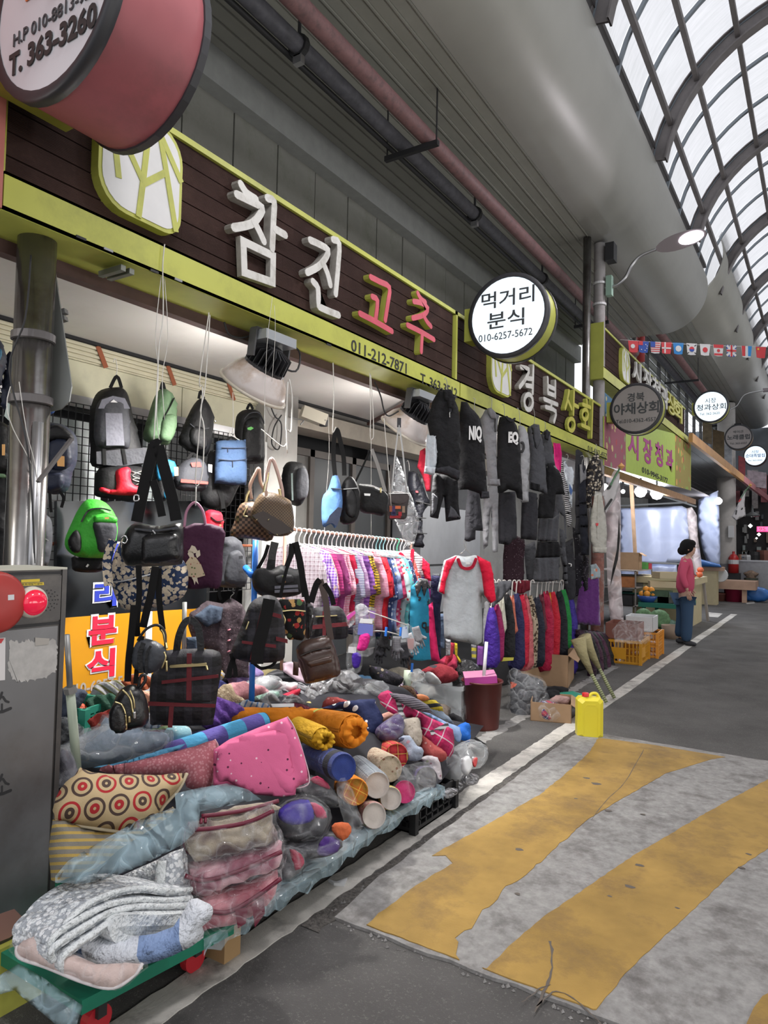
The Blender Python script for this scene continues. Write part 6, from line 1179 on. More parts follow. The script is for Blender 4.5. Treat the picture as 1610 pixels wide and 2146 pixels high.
T,pl=wear('blouse','white fine-striped top with red yoke and sleeves at the end of the rail',A6,-2.95,42,[(1370,200),(1410,190),(1470,185),(1560,240),(1600,290),(1612,420),(1560,400),(1550,520),(1450,500),(1440,330)],cloth('white_red_stripe','stripe',('#c9bcc0','#5c3a44'),.02,wr=.4,thr=.25),.06,[('p','red_sleeve',[(1550,245),(1600,290),(1612,420),(1570,410),(1545,330)],J('bright_red','#d4163a'),.04),('r','red_trim',[(1475,190),(1465,270),(1440,280)],J('bright_red','#d4163a'),.025),('r','red_trim',[(1385,215),(1440,275)],J('bright_red','#d4163a'),.025)],hang=[(1410,190),(1440,150),(1450,125),(1430,118)])
wear('dress','turquoise printed dress with grey paisley yoke and pink flowers',A6,-2.7,45,[(1475,480),(1530,400),(1580,410),(1612,500),(1640,700),(1640,1010),(1560,1020),(1470,1010),(1465,700)],cloth('turquoise_print','floral',('#2f93b5','#3a4a52','#b0447c','#2f93b5'),.11,wr=.4,thr=.5),.08,[('p','paisley_yoke',[(1475,470),(1530,395),(1585,405),(1615,480),(1580,470),(1560,540),(1540,460),(1510,540),(1490,460)],cloth('paisley_grey','floral',('#4a4a4c','#8c8a88'),.02,wr=.3),.03),('e','medallion',[(1515,540),(1530,540),(1525,560),(1515,555)],BLK,.006),('e','medallion',[(1545,730),(1570,730),(1568,765),(1545,760),(1545,735)],BLK,.006)],hang=[(1480,410),(1490,370),(1510,330)])
for k,(pts,nm,m) in enumerate([([(155,540),(185,520),(200,700),(235,925),(175,915),(160,760)],'hot pink dress beside the turquoise printed one',J('hot_pink','#c81f5c')),([(175,340),(235,345),(250,470),(235,560),(240,900),(200,880),(165,600)],'navy dress behind the red raglan sleeve',J('navy_dress','#20203f')),([(185,330),(240,330),(225,440),(180,470)],'grey cloth draped above the navy dress',DGJ),([(228,600),(265,600),(262,830),(228,835)],'slate blue sleeve below the raglan shirt',J('slate','#56647c')),([(270,770),(305,775),(300,880),(275,885)],'pale grey trouser leg below the raglan shirt',LGJ),([(300,790),(335,800),(320,900),(270,960),(260,940)],'red trouser leg falling to the heap',J('brick_red','#a02a3c')),
        ([(330,795),(350,800),(352,880),(380,925),(360,930),(335,880)],'thin yellow scarf end below the raglan shirt',J('yellow','#b5a62a')),([(442,805),(480,812),(478,915),(448,910)],'yellow and grey cuff below the raglan shirt',cloth('yg','stripe',('#b0a43a','#6c6c70'),.06)),([(485,815),(530,820),(528,955),(480,950)],'lilac sleeve under the raglan shirt',J('lilac','#7c4a94')),([(535,520),(575,500),(570,700),(545,830),(520,800),(522,640)],'pale grey shirt behind the raglan shirt',LGJ)]):
    wear('dress' if 'dress' in nm else 'garment',nm,CFm,-2.5-.04*k,50,pts,m,.05,wave=(.01,.05,'v'))
# ---- jacket rack
R2X=-2.72; r2a=onx(1030,1221,R2X); r2b=onx(1176,1222,R2X)
r2=empty('clothes_rail',tuple((r2a+r2b)/2),'low grey rail crowded with jackets beside the plastic curtain','clothes rail')
MB().tube([r2a,r2b],.012,8).build('rail_tube',GALV,r2,smooth=True)
for p in (r2a,r2b): MB().tube([p,Vector((p.x,p.y,0))],.014,8).build('rail_leg',GALV,r2,smooth=True)
SLV=mat('pale_hanger',(.5,.47,.45),.5)
JK=[(578,560,.9,'#3d1f86','deep violet jacket, first on the low rail'),(612,540,.85,'#8e1a55','magenta jacket near the start of the low rail'),(645,470,.6,'#c9c7b8','white and yellow short jacket on the low rail'),(682,470,1.0,'#16161a','black jacket with yellow hem on the low rail'),(715,480,.6,'#c06a55','coral lined jacket sliver on the low rail'),(745,465,1.15,'#26264f','navy long jacket on the low rail'),(780,470,1.1,'#c01f3c','bright red jacket on the low rail'),(800,470,1.15,'#c2666a','salmon jacket on the low rail'),
      (838,480,1.1,'leo','leopard fleece waistcoat with cream trimmed armhole'),(885,490,1.05,'#1d2030','dark navy jacket beside the leopard fleece'),(915,470,.6,'#5b1f2c','maroon jacket sliver above the crimson one'),(945,450,1.2,'#a9183f','crimson jacket on the low rail'),(962,460,.75,'#c98a1e','mustard lining strip on the low rail'),(990,455,1.1,'#b5142c','scarlet jacket on the low rail'),(1035,450,1.05,'#15171f','black padded jacket near the end of the low rail'),(1062,440,.9,'#167a36','green jacket edge near the end of the low rail'),(1105,470,1.2,'#3a2a86','violet blue jacket, last on the low rail')]
for i,(cx_,top,L,hx,lab) in enumerate(JK):
    px_=850+cx_/3.22; py_=1100+top/3.22; X=-2.55+.0*i; b=py_+L*138; wv=15 if L > .8 else 9
    if hx == 'leo': m=cloth('leopard','floral',('#a89a84','#33281f','#5c4a38'),.022,wr=.3,thr=.85)
    else: m=cloth('jk'+hx[1:],c=(hx,),rough=.7,wr=.9,ws=11)
    q=[(px_-4,py_),(px_+5,py_-2),(px_+wv*.8,py_+18),(px_+wv+3,py_+60),(px_+wv+2+rnd.uniform(-2,4),b-12),(px_+wv-2,b),(px_-wv*.8,b+3),(px_-wv-2,b-10),(px_-wv+1,py_+50),(px_-wv*.6,py_+16)]
    T=empty('jacket',tuple(onx(px_,b,X)),lab,'jacket','jackets on the low rail'); pl=pxat(px_,b,X,62)
    puff('jacket_body',pl,q,.09,m,T,rim=.04,wave=(.014,.07,'v'),seed=i)
    cord('hanger_hook',[pl.pt(*pl.uv(px_,py_+4),0),pl.pt(*pl.uv(px_+1,py_-10),0),pl.pt(*pl.uv(px_+3,1219),0),pl.pt(*pl.uv(px_+8,1216),0),pl.pt(*pl.uv(px_+10,1222),0)],.006,SLV,T,n=5)
    if hx == 'leo': cord('cream_trim',[pl.pt(*pl.uv(850+a/3.22,1100+c/3.22),.06) for a,c in ((830,640),(845,618),(862,640),(862,700),(852,728),(832,710),(828,660))],.018,J('cream_trim','#b5a48e'),T,n=6)
    if 'yellow hem' in lab: slab('yellow_hem',pl,[(px_-13,b-8),(px_+14,b-8),(px_+13,b-2),(px_-12,b)],.05,.055,mat('hem_yellow',(.6,.55,.08),.7),T)
wear('shawl','dark grey shawl draped over the start of the low rail',CFm,-2.5,55,[(600,400),(640,380),(720,375),(715,420),(650,500),(590,560),(568,540),(590,470)],DGJ,.05)
wear('blouse','burgundy cloth draped over the low rail',CFm,-2.55,55,[(725,385),(780,372),(838,375),(840,440),(800,460),(760,470),(730,450)],BGJ,.05)
# ---- stack of dark coats bent over, brooms, boxes on the ground
for i in range(7):
    f=i/6; cx_=1216+f*44; col=['#2b1426','#18161c','#3d1a34','#16161b','#451c3a','#15161b','#2c1428'][i]
    q=[(cx_-10,1318+f*3),(cx_+8,1322+f*4),(cx_+24,1340+f*5),(cx_+34,1370+f*5),(cx_+36,1405-f*5),(cx_+28,1436-f*16),(cx_+14,1438-f*16),(cx_+16,1400),(cx_+10,1365),(cx_-8,1340)]
    puff('coat',pxat(cx_,1430-f*16,-2.42-.012*i,55),q,.11,cloth('coat'+col[1:],c=(col,),rough=.55,wr=1,ws=11),rim=.04,wave=(.012,.06,'n'),seed=i,label='shiny %s padded coat, number %s of the bent over row counted from the violet jacket' % ('plum' if i % 2 == 0 else 'black',['one','two','three','four','five','six','seven'][i]),cat='coat',group='padded coats bent over a low rack: '+('plum' if i % 2 == 0 else 'black'))
BRM=cloth('broom_straw','stripe',('#a89e78','#8c8460'),.012,wr=.6); BRH=cloth('broom_handle','stripe',('#a8a68a','#6d7a4c'),.02,wr=.2)
for k,(h0,h1,b1,b2,lab) in enumerate([((1271,1472),(1240,1412),(1221,1370),(1212,1338),'straw broom with bound green and cream handle, nearer the yellow can'),((1288,1463),(1256,1400),(1236,1362),(1224,1335),'second straw broom leaning beside the first one')]):
    A=onz(h0[0],h0[1],.02); Xt=A.x-.28; B=onx(h1[0],h1[1],A.x-.15); C_=onx(b1[0],b1[1],A.x-.24); D_=onx(b2[0],b2[1],Xt)
    t=empty('broom',tuple(A),lab,'broom'); MB().tube([A,B],.018,8).build('handle',BRH,t,smooth=True); MB().tube([B,C_,D_],[.02,.05,.075],10).build('straw_head',BRM,t,smooth=True)
CBD=mat('cardboard',(.33,.21,.12),.85,var=.12,vs=4); WHT=mat('white_plastic',(.62,.63,.64),.4)
def carton(name,label,base,w,d,h,ang,m=CBD,flaps=True,cat='box'):
    t=empty(name,base,label,cat); R=Matrix.Translation(Vector(base)) @ Matrix.Rotation(ang,4,'Z'); k=.006
    for nm,a,b in (('bottom',(-w/2,-d/2,0),(w/2,d/2,k)),('side',(-w/2,-d/2,0),(-w/2+k,d/2,h)),('side',(w/2-k,-d/2,0),(w/2,d/2,h)),('side',(-w/2,-d/2,0),(w/2,-d/2+k,h)),('side',(-w/2,d/2-k,0),(w/2,d/2,h))): MB().box(a,b,R).build(nm,m,t)
    if flaps:
        MB().add([R @ Vector(p) for p in ((w/2,-d/2,h),(w/2,d/2,h),(w/2+.1,d/2,h-.06),(w/2+.1,-d/2,h-.06),(w/2,-d/2,h-.005),(w/2,d/2,h-.005),(w/2+.1,d/2,h-.065),(w/2+.1,-d/2,h-.065))],[(0,1,2,3),(7,6,5,4),(0,4,5,1),(1,5,6,2),(2,6,7,3),(3,7,4,0)]).build('flap',m,t)
    return t
carton('cardboard_box','open cardboard box of rags behind the yellow can',(-2.05,6.05,0),.34,.42,.16,.3)
carton('cardboard_box','larger brown cardboard box under the violet blue jacket',(-2.62,7.6,0),.5,.6,.34,.2)
for k,(pts,m,lab) in enumerate([([(1148,1470),(1160,1455),(1178,1458),(1195,1462),(1190,1478),(1165,1480)],J('rose_rag','#a88a84'),'pinkish rag in the box behind the yellow can'),([(1130,1455),(1150,1445),(1172,1448),(1170,1462),(1140,1468)],BKJ,'black rag beside the pinkish rag')]):
    puff('rag',pxat(1165,1478,-2.05,50,.4),pts,.08,m,lumps=.02,round_=2,label=lab,cat='rag')
gl=puff('green_tray',Plane(onx(1200,1462,-2.0),50,1.3),[(1168,1452),(1200,1448),(1232,1458),(1230,1466),(1180,1468)],.02,mat('green_plastic',(.02,.22,.15),.4),label='dark green plastic tray lid on the rag box',cat='lid')
# bucket with pink box
bx_,by_=-2.40,5.35; bu=empty('bucket',(bx_,by_,0),'tall reddish brown plastic bucket holding a pink box','bucket'); BRB=mat('redbrown_plastic',(.095,.018,.014),.4,var=.1)
MB().lathe((bx_,by_,0),[(0,0),(.135,0),(.138,.01),(.162,.37),(.172,.372),(.172,.385),(.160,.385),(.155,.35),(.13,.02),(0,.02)],n=36).build('bucket_body',BRB,bu,smooth=True)
pk=empty('gift_box',(bx_,by_,.36),'magenta pink flat box tilted on top of the reddish bucket','box')
R=Matrix.Translation((bx_-.02,by_,.375)) @ Matrix.Rotation(.5,4,'Z') @ Matrix.Rotation(-.1,4,'Y'); MB().box((-.13,-.14,0),(.13,.14,.055),R).build('box_body',mat('magenta_box',(.38,.04,.25),.5),pk)
MB().box((-.13,-.14,.055),(.13,.14,.058),R).build('box_top',mat('pink_top',(.60,.22,.38),.4),pk)
wp=MB().tube([onx(1020,1345,-2.35),onx(1013,1432,-2.35)],.014,10).build('white_pole',WHT,smooth=True); tag(wp,'short white pole standing behind the reddish bucket under the raglan shirt','pole')
# yellow jerry can
YC=mat('yellow_can',(.72,.62,.04),.35,spec=.5); jc=empty('jerry_can',(-1.57,5.52,.02),'bright yellow jerry can with red cap on the speed table corner','jerry can')
P=Plane((-1.57,5.52,.015),62); JT=.075
def chrect(w,h,c,z0=0): return [(-w+c,z0),(w-c,z0),(w,z0+c),(w,h-c),(w-c,h),(-w+c,h),(-w,h-c),(-w,z0+c)]
V=[]; sec=[(-JT,.075,.02),(-JT*.55,.098,0),(JT*.55,.098,0),(JT,.068,.02)]
for wq,hw,ins in sec: V += [P.pt(u,v,wq) for u,v in chrect(hw,.315-ins,.022,ins)]
F=[(i*8+k,i*8+(k+1) % 8,i*8+8+(k+1) % 8,i*8+8+k) for i in range(3) for k in range(8)]+[tuple(range(8))[::-1],tuple(range(24,32))]
mesh('can_body',V,F,YC,jc)
for s in (-1,1): MB().prism([(s*.072-.02,-.012),(s*.072+.02,-.012),(s*.072+.02,.01),(s*.072-.02,.01)],P,-JT*.6,JT*.6).build('foot',YC,jc)
MB().lathe(P.pt(-.035,.305,.02),[(.036,0),(.032,.014),(.024,.02),(.024,.03)],n=18).build('neck',YC,jc,smooth=True)
MB().lathe(P.pt(-.035,.322,.03),[(.026,0),(.026,.024),(.022,.028),(0,.028)],n=18).build('red_cap',mat('cap_red',(.60,.02,.02),.4),jc,smooth=True)
cord('carry_handle',[P.pt(.0,.30,-.01),P.pt(.02,.335,-.015),P.pt(.06,.335,-.015),P.pt(.085,.29,-.015)],.012,YC,jc,n=8)
MB().ribbon([(-.052,.04),(-.052,.24),(-.03,.265),(.03,.265),(.05,.24),(.05,.04)],.006,P,JT-.004,JT+.002).build('panel_ridge',YC,jc)
# ================================================================ goods platform and the heap of bedding
P1=(100,1400,2.927); P2=(550,1380,3.22); P3=(0,1700,2.477); Z3=(0,0,1)
BF=film('blue_film',(.62,.84,.94),.26,.08,6,.9,.48); CF_=film('clear_film',(.85,.88,.9),.07,.06,6,.9,.30); WF=film('milky_film',(.78,.81,.83),.24,.08,5,.9,.45)
WHTP=mat('pale_piping',(.62,.58,.58),.6); GRP=mat('green_board',(.01,.17,.10),.5,var=.1); REDW=mat('caster_red',(.45,.02,.03),.4)
# trolley board with the green edge
pf=empty('platform_trolley',(-2.1,1.6,0),'green edged low platform trolley with red casters under the bedding','trolley')
V=[(-1.77,1.265,.2),(-1.71,1.80,.2),(-2.7,1.80,.2),(-2.18,1.265,.2)]; V += [(x,y,.16) for x,y,z in V]
MB().add(V,[(0,1,2,3),(7,6,5,4),(0,4,5,1),(1,5,6,2),(2,6,7,3),(3,7,4,0)]).build('green_board',GRP,pf)
for px,py in ((218,2112),(420,1985)):
    q=onz(px,py,.09); MB().lathe((q.x-.05,q.y,.045),[(0,0),(.045,0),(.045,.03),(0,.03)],(1,0,0),18).build('caster_wheel',REDW,pf,smooth=False); MB().bar((q.x-.03,q.y,.06),(q.x-.03,q.y,.165),.03,.05).build('caster_fork',mat('caster_black',(.02,.02,.02),.5),pf)
MB().box((-1.95,1.85,.0),(-1.8,1.93,.155)).build('wood_block',mat('raw_wood',(.35,.22,.10),.8),pf)
# second platform: board on black crates with blue film over it
e0=Vector((-1.72,1.82,.19)); e1=Vector((-1.75,3.4,.19))
p2_=empty('display_board',(-2.2,3.0,.13),'long board wrapped in blue film carrying the rolled blankets','display table')
V=[(e0.x-.03,e0.y,.185),(e1.x-.03,e1.y,.185),(-3.3,e1.y,.185),(-3.3,e0.y,.185)]; V += [(x,y,.155) for x,y,z in V]
MB().add(V,[(0,1,2,3),(7,6,5,4),(0,4,5,1),(1,5,6,2),(2,6,7,3),(3,7,4,0)]).build('board',mat('grey_board',(.2,.22,.23),.7),p2_)
ed=[onz(x,y,.2) for x,y in ((424,1965),(500,1922),(560,1884),(640,1834),(740,1762),(830,1702),(905,1660),(930,1646))]; V=[]; r_=random.Random(9)
for i,p in enumerate(bez(ed,6)):
    V += [(p.x-.25,p.y,.203),(p.x-.02,p.y,.200),(p.x+.008,p.y,.195),(p.x+.004+r_.uniform(0,.012),p.y,.15+r_.uniform(-.02,.012))]
m_=len(V)//4; mesh('blue_film_edge',V,[(i*4+k,i*4+k+1,i*4+5+k,i*4+4+k) for i in range(m_-1) for k in range(3)],BF,p2_,smooth=True)
CRK_=mat('black_crate_plastic',(.012,.012,.013),.45)
def crate(name,label,base,w,d,h,ang,m,cat='crate',nb=7,par=None):
    t=par or empty(name,base,label,cat); R=Matrix.Translation(Vector(base)) @ Matrix.Rotation(ang,4,'Z'); fr=MB(); k=.012
    for z in (0,h-.03): 
        for a,b in (((-w/2,-d/2,z),(w/2,-d/2+k,z+.03)),((-w/2,d/2-k,z),(w/2,d/2,z+.03)),((-w/2,-d/2,z),(-w/2+k,d/2,z+.03)),((w/2-k,-d/2,z),(w/2,d/2,z+.03))): fr.box(a,b,R)
    for sx in (-1,1):
        for sy in (-1,1): fr.box((sx*w/2-.018,sy*d/2-.018,0),(sx*w/2+.018,sy*d/2+.018,h),R)
    fr.box((-w/2,-d/2,.005),(w/2,d/2,.012),R); fr.build('crate_frame',m,t); sl=MB()
    for i in range(1,nb):
        a=-w/2+w*i/nb; b=-d/2+d*i/nb
        sl.box((a-.006,-d/2,.03),(a+.006,-d/2+.008,h-.03),R).box((a-.006,d/2-.008,.03),(a+.006,d/2,h-.03),R).box((w/2-.008,b-.006,.03),(w/2,b+.006,h-.03),R).box((-w/2,b-.006,.03),(-w/2+.008,b+.006,h-.03),R)
    for zz in (.35,.65): sl.box((w/2-.008,-d/2,h*zz),(w/2,d/2,h*zz+.008),R).box((-w/2,-d/2,h*zz),(w/2,-d/2+.008,h*zz+.008),R)
    sl.build('crate_grille',m,t,kind='stuff'); return t
crate('plastic_crate','black plastic crate carrying the far end of the film wrapped board',(-1.95,3.42,0),.30,.46,.155,.0,CRK_); crate('plastic_crate','black plastic crate under the middle of the film wrapped board',(-2.2,2.6,0),.3,.46,.155,.0,CRK_)
# filler heap of cloth
HM=cloth('mixed_cloth','floral',('#25252b','#5c2a3c','#3c4a6a','#8a8478'),.13,wr=1,ws=9)
V=[]; nx_=34; ny_=60; nz_=vnoise(4)
for j in range(ny_+1):
    for i in range(nx_+1):
        u=i/nx_; v=j/ny_; y=1.62+v*3.1; x1=-1.80-.3*max(0,v-.6)/.4; x=x1+(-3.55-x1)*u
        h=.2+.26*min(1,u*3.2)+.10*u; e=min(1,(1-v)*6,v*10+.2)
        V.append((x,y,.19+(h-.19)*e+.05*nz_(x,y,1.6)*e*(u > 0)+.025*nz_(y,x,4)*e if u > 0 else .19))
mesh('cloth_heap',V,[(j*(nx_+1)+i,j*(nx_+1)+i+1,(j+1)*(nx_+1)+i+1,(j+1)*(nx_+1)+i) for j in range(ny_) for i in range(nx_)],HM,smooth=True,label='jumble of folded cloths beneath the cushions and rolls',cat='cloth heap',kind='stuff')
V=[]; 
for j in range(41):
    for i in range(17):
        u=i/16; v=j/40; y=4.7+v*4.6; x=-2.75-.3*math.sin(v*5)-u*1.3; V.append((x,y,.01+.30*math.sin(min(1,u*2)*PI/2)*min(1,(1-v)*5)+.07*nz_(x,y,1.5)*(u > 0)+.03*nz_(y,x,4)*(u > 0)))
mesh('cloth_heap',V,[(j*17+i,j*17+i+1,(j+1)*17+i+1,(j+1)*17+i) for j in range(40) for i in range(16)],cloth('dark_cloth_mix','floral',('#17171a','#2b2a30','#3c2630','#22262c'),.2,wr=1,ws=9),smooth=True,label='dark heap of clothes and bags under the clothes racks',cat='cloth heap',kind='stuff')
def lie(name,label,cr,X,pts,m,t=.12,face=40,lean=.5,parts=(),cat='cushion',group=None,wave=None,lumps=.012,rim=None,rd=2,wrap=None):
    x0,y0,s=cr; f=lambda p: (x0+p[0]/s,y0+p[1]/s); B=[f(p) for p in pts]; cx_=sum(p[0] for p in B)/len(B); cy_=sum(p[1] for p in B)/len(B)
    if -2.2 < X < -1.75: X += .08
    if X < -2.0 and cat not in ('cushion','blanket','bolster','tag','box','tray'): B=[(cx_+(x-cx_)*1.2,cy_+(y-cy_)*1.2) for x,y in B]
    wave=wave or (.005,.065,'n'); rim=rim or .05
    pl=pxat(cx_,cy_,X,face,lean)
    if not parts and not wrap: puff(name,pl,B,t,m,rim=rim,wave=wave,lumps=lumps,round_=rd,label=label,cat=cat,group=group); return None,pl
    T=empty(name,tuple(pl.P),label,cat,group); puff('%s_body' % name.split('_')[-1],pl,B,t,m,T,rim=rim,wave=wave,lumps=lumps,round_=rd)
    for q in parts:
        pp=[f(p) for p in q[2]]; a=q[4] if len(q) > 4 else None
        if q[0] == 'p': puff(q[1],pl,pp,a or .04,q[3],T,w=t*.46,round_=2,flat=.3,lumps=.004)
        elif q[0] == 'e': cord(q[1],[pl.pt(*pl.uv(*p),t*.5+(a or .006)) for p in pp],a or .006,q[3],T,n=5)
        elif q[0] == 'g': cord(q[1],[pl.pt(*pl.uv(*p),0) for p in pp],a or .006,q[3],T,n=5)
        elif q[0] == 's': slab(q[1],pl,pp,t*.5+.004,t*.5+.008,q[3],T)
    if wrap:
        cx2=sum(p[0] for p in B)/len(B); W_=[(cx2+(x-cx2)*1.10,cy_+(y-cy_)*1.12) for x,y in B]; W_=[(x+rnd.uniform(-3,3),y+rnd.uniform(-3,3)) for x,y in W_]
        puff('plastic_wrap',pl,W_,t*1.25+.02,wrap,T,rim=.05,lumps=.02,round_=2,wave=(.006,.07,'n'),w=.01)
    return T,pl
RNG=cloth('ring_print','rings',('#b8a27c','#4a3a33','#a3282c'),.068,wr=.3,ws=5)
PIP=mat('cream_piping',(.50,.43,.30),.8)
lie('cushion','beige cushion printed with brown and red rings, next to the cabinet',P1,-1.98,[(200,608),(270,640),(480,652),(700,655),(850,645),(800,740),(700,850),(650,960),(560,1005),(430,1000),(240,970),(45,935),(48,800),(110,700),(165,660)],RNG,.20,30,.45,[('g','piped_edge',[(45,937),(240,975),(430,1003),(560,1008),(650,962),(705,855),(805,742),(855,645)],PIP,.006)],rim=.16)
lie('cushion','yellow and grey striped cushion beneath the ring print one',P1,-1.95,[(30,930),(240,985),(440,1010),(620,930),(770,850),(760,900),(600,1010),(430,1120),(300,1230),(120,1290),(20,1300)],cloth('yellow_ticking','stripe',('#a98f4c','#77736a'),.02,wr=.4,thr=.6,ang=.15),.18,30,.4)
lie('cushion','dusty rose cushion with small pale print behind the ring print one',P1,-2.22,[(325,612),(500,580),(700,530),(900,480),(1022,440),(1042,480),(1030,560),(1008,715),(930,745),(850,730),(820,660),(600,660),(360,645)],cloth('dusty_rose_print','dots',('#a35f68','#b87f86'),.011,wr=.4,thr=.7),.16,35,.5,[('g','piped_edge',[(1022,440),(1044,490),(1028,580),(1008,715)],mat('rose_piping',(.45,.25,.27),.8),.006)],rim=.12)
T,pl=lie('blanket','hot pink dotted cotton blanket folded into a pointed shape',P1,-2.02,[(1018,500),(1120,435),(1280,370),(1470,298),(1515,370),(1570,530),(1605,700),(1520,735),(1515,775),(1330,782),(1220,765),(1180,730),(1015,720)],cloth('pink_dotted','dots',('#d2658f','#5a2340','#e9c3d2'),.026,wr=.3,thr=.3,ws=5),.05,40,.25,[('p','top_fold',[(1040,500),(1150,440),(1280,402),(1465,390),(1500,600),(1515,775),(1340,780),(1220,760),(1100,690),(1030,690)],cloth('pink_dotted','dots',('#d2658f','#5a2340','#e9c3d2'),.026,wr=.3,thr=.3,ws=5),.02),('g','white_hem',[(1470,298),(1515,370),(1570,530),(1605,700),(1520,738)],mat('pale_hem',(.6,.45,.5),.8),.003)],cat='blanket',wave=(.008,.12,'n'),rim=.02,rd=1)
# zipped clear bags of fleece blankets
MRN=mat('maroon_piping',(.14,.01,.03),.4)
for k,(pts,pip,h,lab,fill) in enumerate([([(1010,560),(1030,430),(1180,400),(1330,350),(1440,300),(1430,430),(1340,520),(1200,580),(1060,610)],[(1030,440),(1180,470),(1330,390),(1455,300)],P3,'lowest zipped clear bag of pink fleece with a maroon bow on the platform',cloth('pink_fleece',c=('#b0636f','#d99aa2'),s=.1,wr=1,ws=7,sheen=.3)),
        ([(970,290),(1000,260),(1150,230),(1300,190),(1450,150),(1462,190),(1450,290),(1300,340),(1150,400),(1030,430),(985,400)],[(975,285),(1080,310),(1250,260),(1460,165)],P3,'middle zipped clear bag of pink and plum fleece',cloth('plum_fleece',c=('#9c5a6c','#e0b5bd'),s=.12,wr=1,ws=7,sheen=.3)),
        ([(985,60),(1040,50),(1250,20),(1400,-35),(1415,60),(1445,150),(1300,195),(1150,230),(1040,250),(965,200),(960,120)],[(1025,55),(1150,45),(1300,15),(1420,-40)],P3,'topmost zipped clear bag of cream and brown fleece with maroon piping',cloth('cream_fleece',c=('#a89c88','#5a4644'),s=.12,wr=1,ws=7,sheen=.3))]):
    T,pl=lie('blanket_bag',lab,h,-1.80-.03*k,pts,fill,.16,48,.1,[('e','maroon_piping',pip,MRN,.008),('g','maroon_piping',[pts[0]]+pts[-3:][::-1],MRN,.006)],cat='blanket bag',wrap=film('glossy_vinyl',(.9,.9,.92),.07,.04,9,1,.35),rim=.06,lumps=.02)
    if k == 0:
        MB().prism([pl.uv(x/2.477,1700+y/2.477) for x,y in ((1225,450),(1290,440),(1280,520),(1240,545))],pl,.09,.095).prism([pl.uv(x/2.477,1700+y/2.477) for x,y in ((1310,430),(1370,400),(1375,470),(1325,540))],pl,.09,.095).build('maroon_bow',MRN,T)
T,pl=lie('blanket_bag','topmost flap of the fleece bag with maroon zip edge',P1,-1.85,[(940,935),(1050,880),(1250,830),(1410,840),(1415,865),(1250,905),(1080,935),(945,955)],cloth('cream_fleece',c=('#a89c88','#5a4644'),s=.12,wr=1,ws=7,sheen=.3),.05,48,1.0,[('e','maroon_zip',[(945,945),(1080,930),(1250,900),(1415,850)],MRN,.008),('e','zip_pull',[(945,960),(942,990)],MRN,.006),('e','zip_pull',[(970,955),(968,985)],MRN,.006)],cat='blanket bag')
# folded white and grey quilt: layered sheets
QL=cloth('white_grey_quilt','floral',('#a9aeb4','#d8dcde','#e4e6e8'),.016,wr=1,ws=22,thr=.8,obj=True); QW=cloth('white_quilt','floral',('#dadedf','#b5babd'),.012,wr=1,ws=22,thr=.4,obj=True)
q3=lambda x,y,X: onx(x/2.477,1700+y/2.477,X)
qt=empty('quilt',tuple(q3(600,690,-1.85)),'white and grey patterned quilt folded in thick layers, at the near end of the trolley','quilt')
for k,path in enumerate([[(330,835),(300,800),(330,740),(470,640),(560,580),(680,545),(850,540),(975,535)],[(265,780),(250,740),(290,690),(430,600),(560,530),(700,500),(850,500),(980,490)],[(255,720),(250,680),(320,610),(460,530),(590,480),(720,465),(860,470),(980,455)],[(300,620),(360,550),(470,470),(600,420),(720,405),(860,420),(980,410)]]):
    strap('quilt_layer',[q3(x,y,-1.74-.015*k)+Vector((-.065,0,0)) for x,y in path],.15,.022,QL,qt,side=(1,.1,0),sm=5)
    cord('bound_edge',[q3(x,y,-1.74-.015*k)+Vector((.012,0,.006)) for x,y in path],.009,QW,qt,n=6)
strap('rolled_fold',[q3(x,y,-1.72)+Vector((-.1,0,0)) for x,y in [(960,560),(780,570),(640,570),(575,590),(570,640),(640,680),(780,680),(880,680)]],.22,.03,QW,qt,side=(1,.1,0)); strap('rolled_fold',[q3(x,y,-1.72)+Vector((-.1,0,0)) for x,y in [(945,600),(760,610),(650,605),(615,620),(650,645),(800,650),(930,640)]],.2,.02,QW,qt,side=(1,.1,0))
pl=pxat(320,1800,-1.92,48,.35); fq=lambda pts: [(x/2.477,1700+y/2.477) for x,y in pts]
puff('quilt_top',pl,fq([(240,690),(310,580),(450,450),(600,350),(800,260),(955,190),(975,300),(988,400),(980,450),(820,440),(700,430),(560,470),(420,570),(310,690),(270,760)]),.07,QL,qt,round_=2,lumps=.01); puff('pale_binding',pl,fq([(820,260),(872,250),(860,440),(800,455)]),.02,QW,qt,w=.04)
lie('quilt','blue and white quilt lying under the grey patterned one',P3,-1.78,[(205,600),(260,520),(400,560),(520,640),(700,650),(900,600),(985,455),(1060,470),(1105,500),(1095,560),(1050,600),(1055,660),(900,750),(740,800),(590,832),(430,770),(240,650)],cloth('blue_white_quilt','stripe',('#cfd3da','#7d93ba'),.26,wr=1,ws=24,thr=.45,ang=1.4),.14,48,.35,cat='quilt',rim=.07,lumps=.02)
lie('blanket_bag','flat clear bag with pink and orange cloth, undermost on the green board',P3,-1.72,[(88,700),(190,640),(300,700),(500,790),(740,790),(700,850),(590,918),(440,890),(240,810),(100,760)],cloth('peach_cloth','floral',('#cbb5ae','#cf7860','#dccbc6'),.10,wr=.3,ws=7),.05,48,.8,rim=.025,lumps=.004,parts=[('g','white_piping',[(88,700),(100,760),(240,810),(440,890),(590,918),(700,850),(740,790)],WHTP,.005)],cat='blanket bag',wrap=film('glossy_vinyl',(.9,.9,.92),.07,.04,9,1,.35))
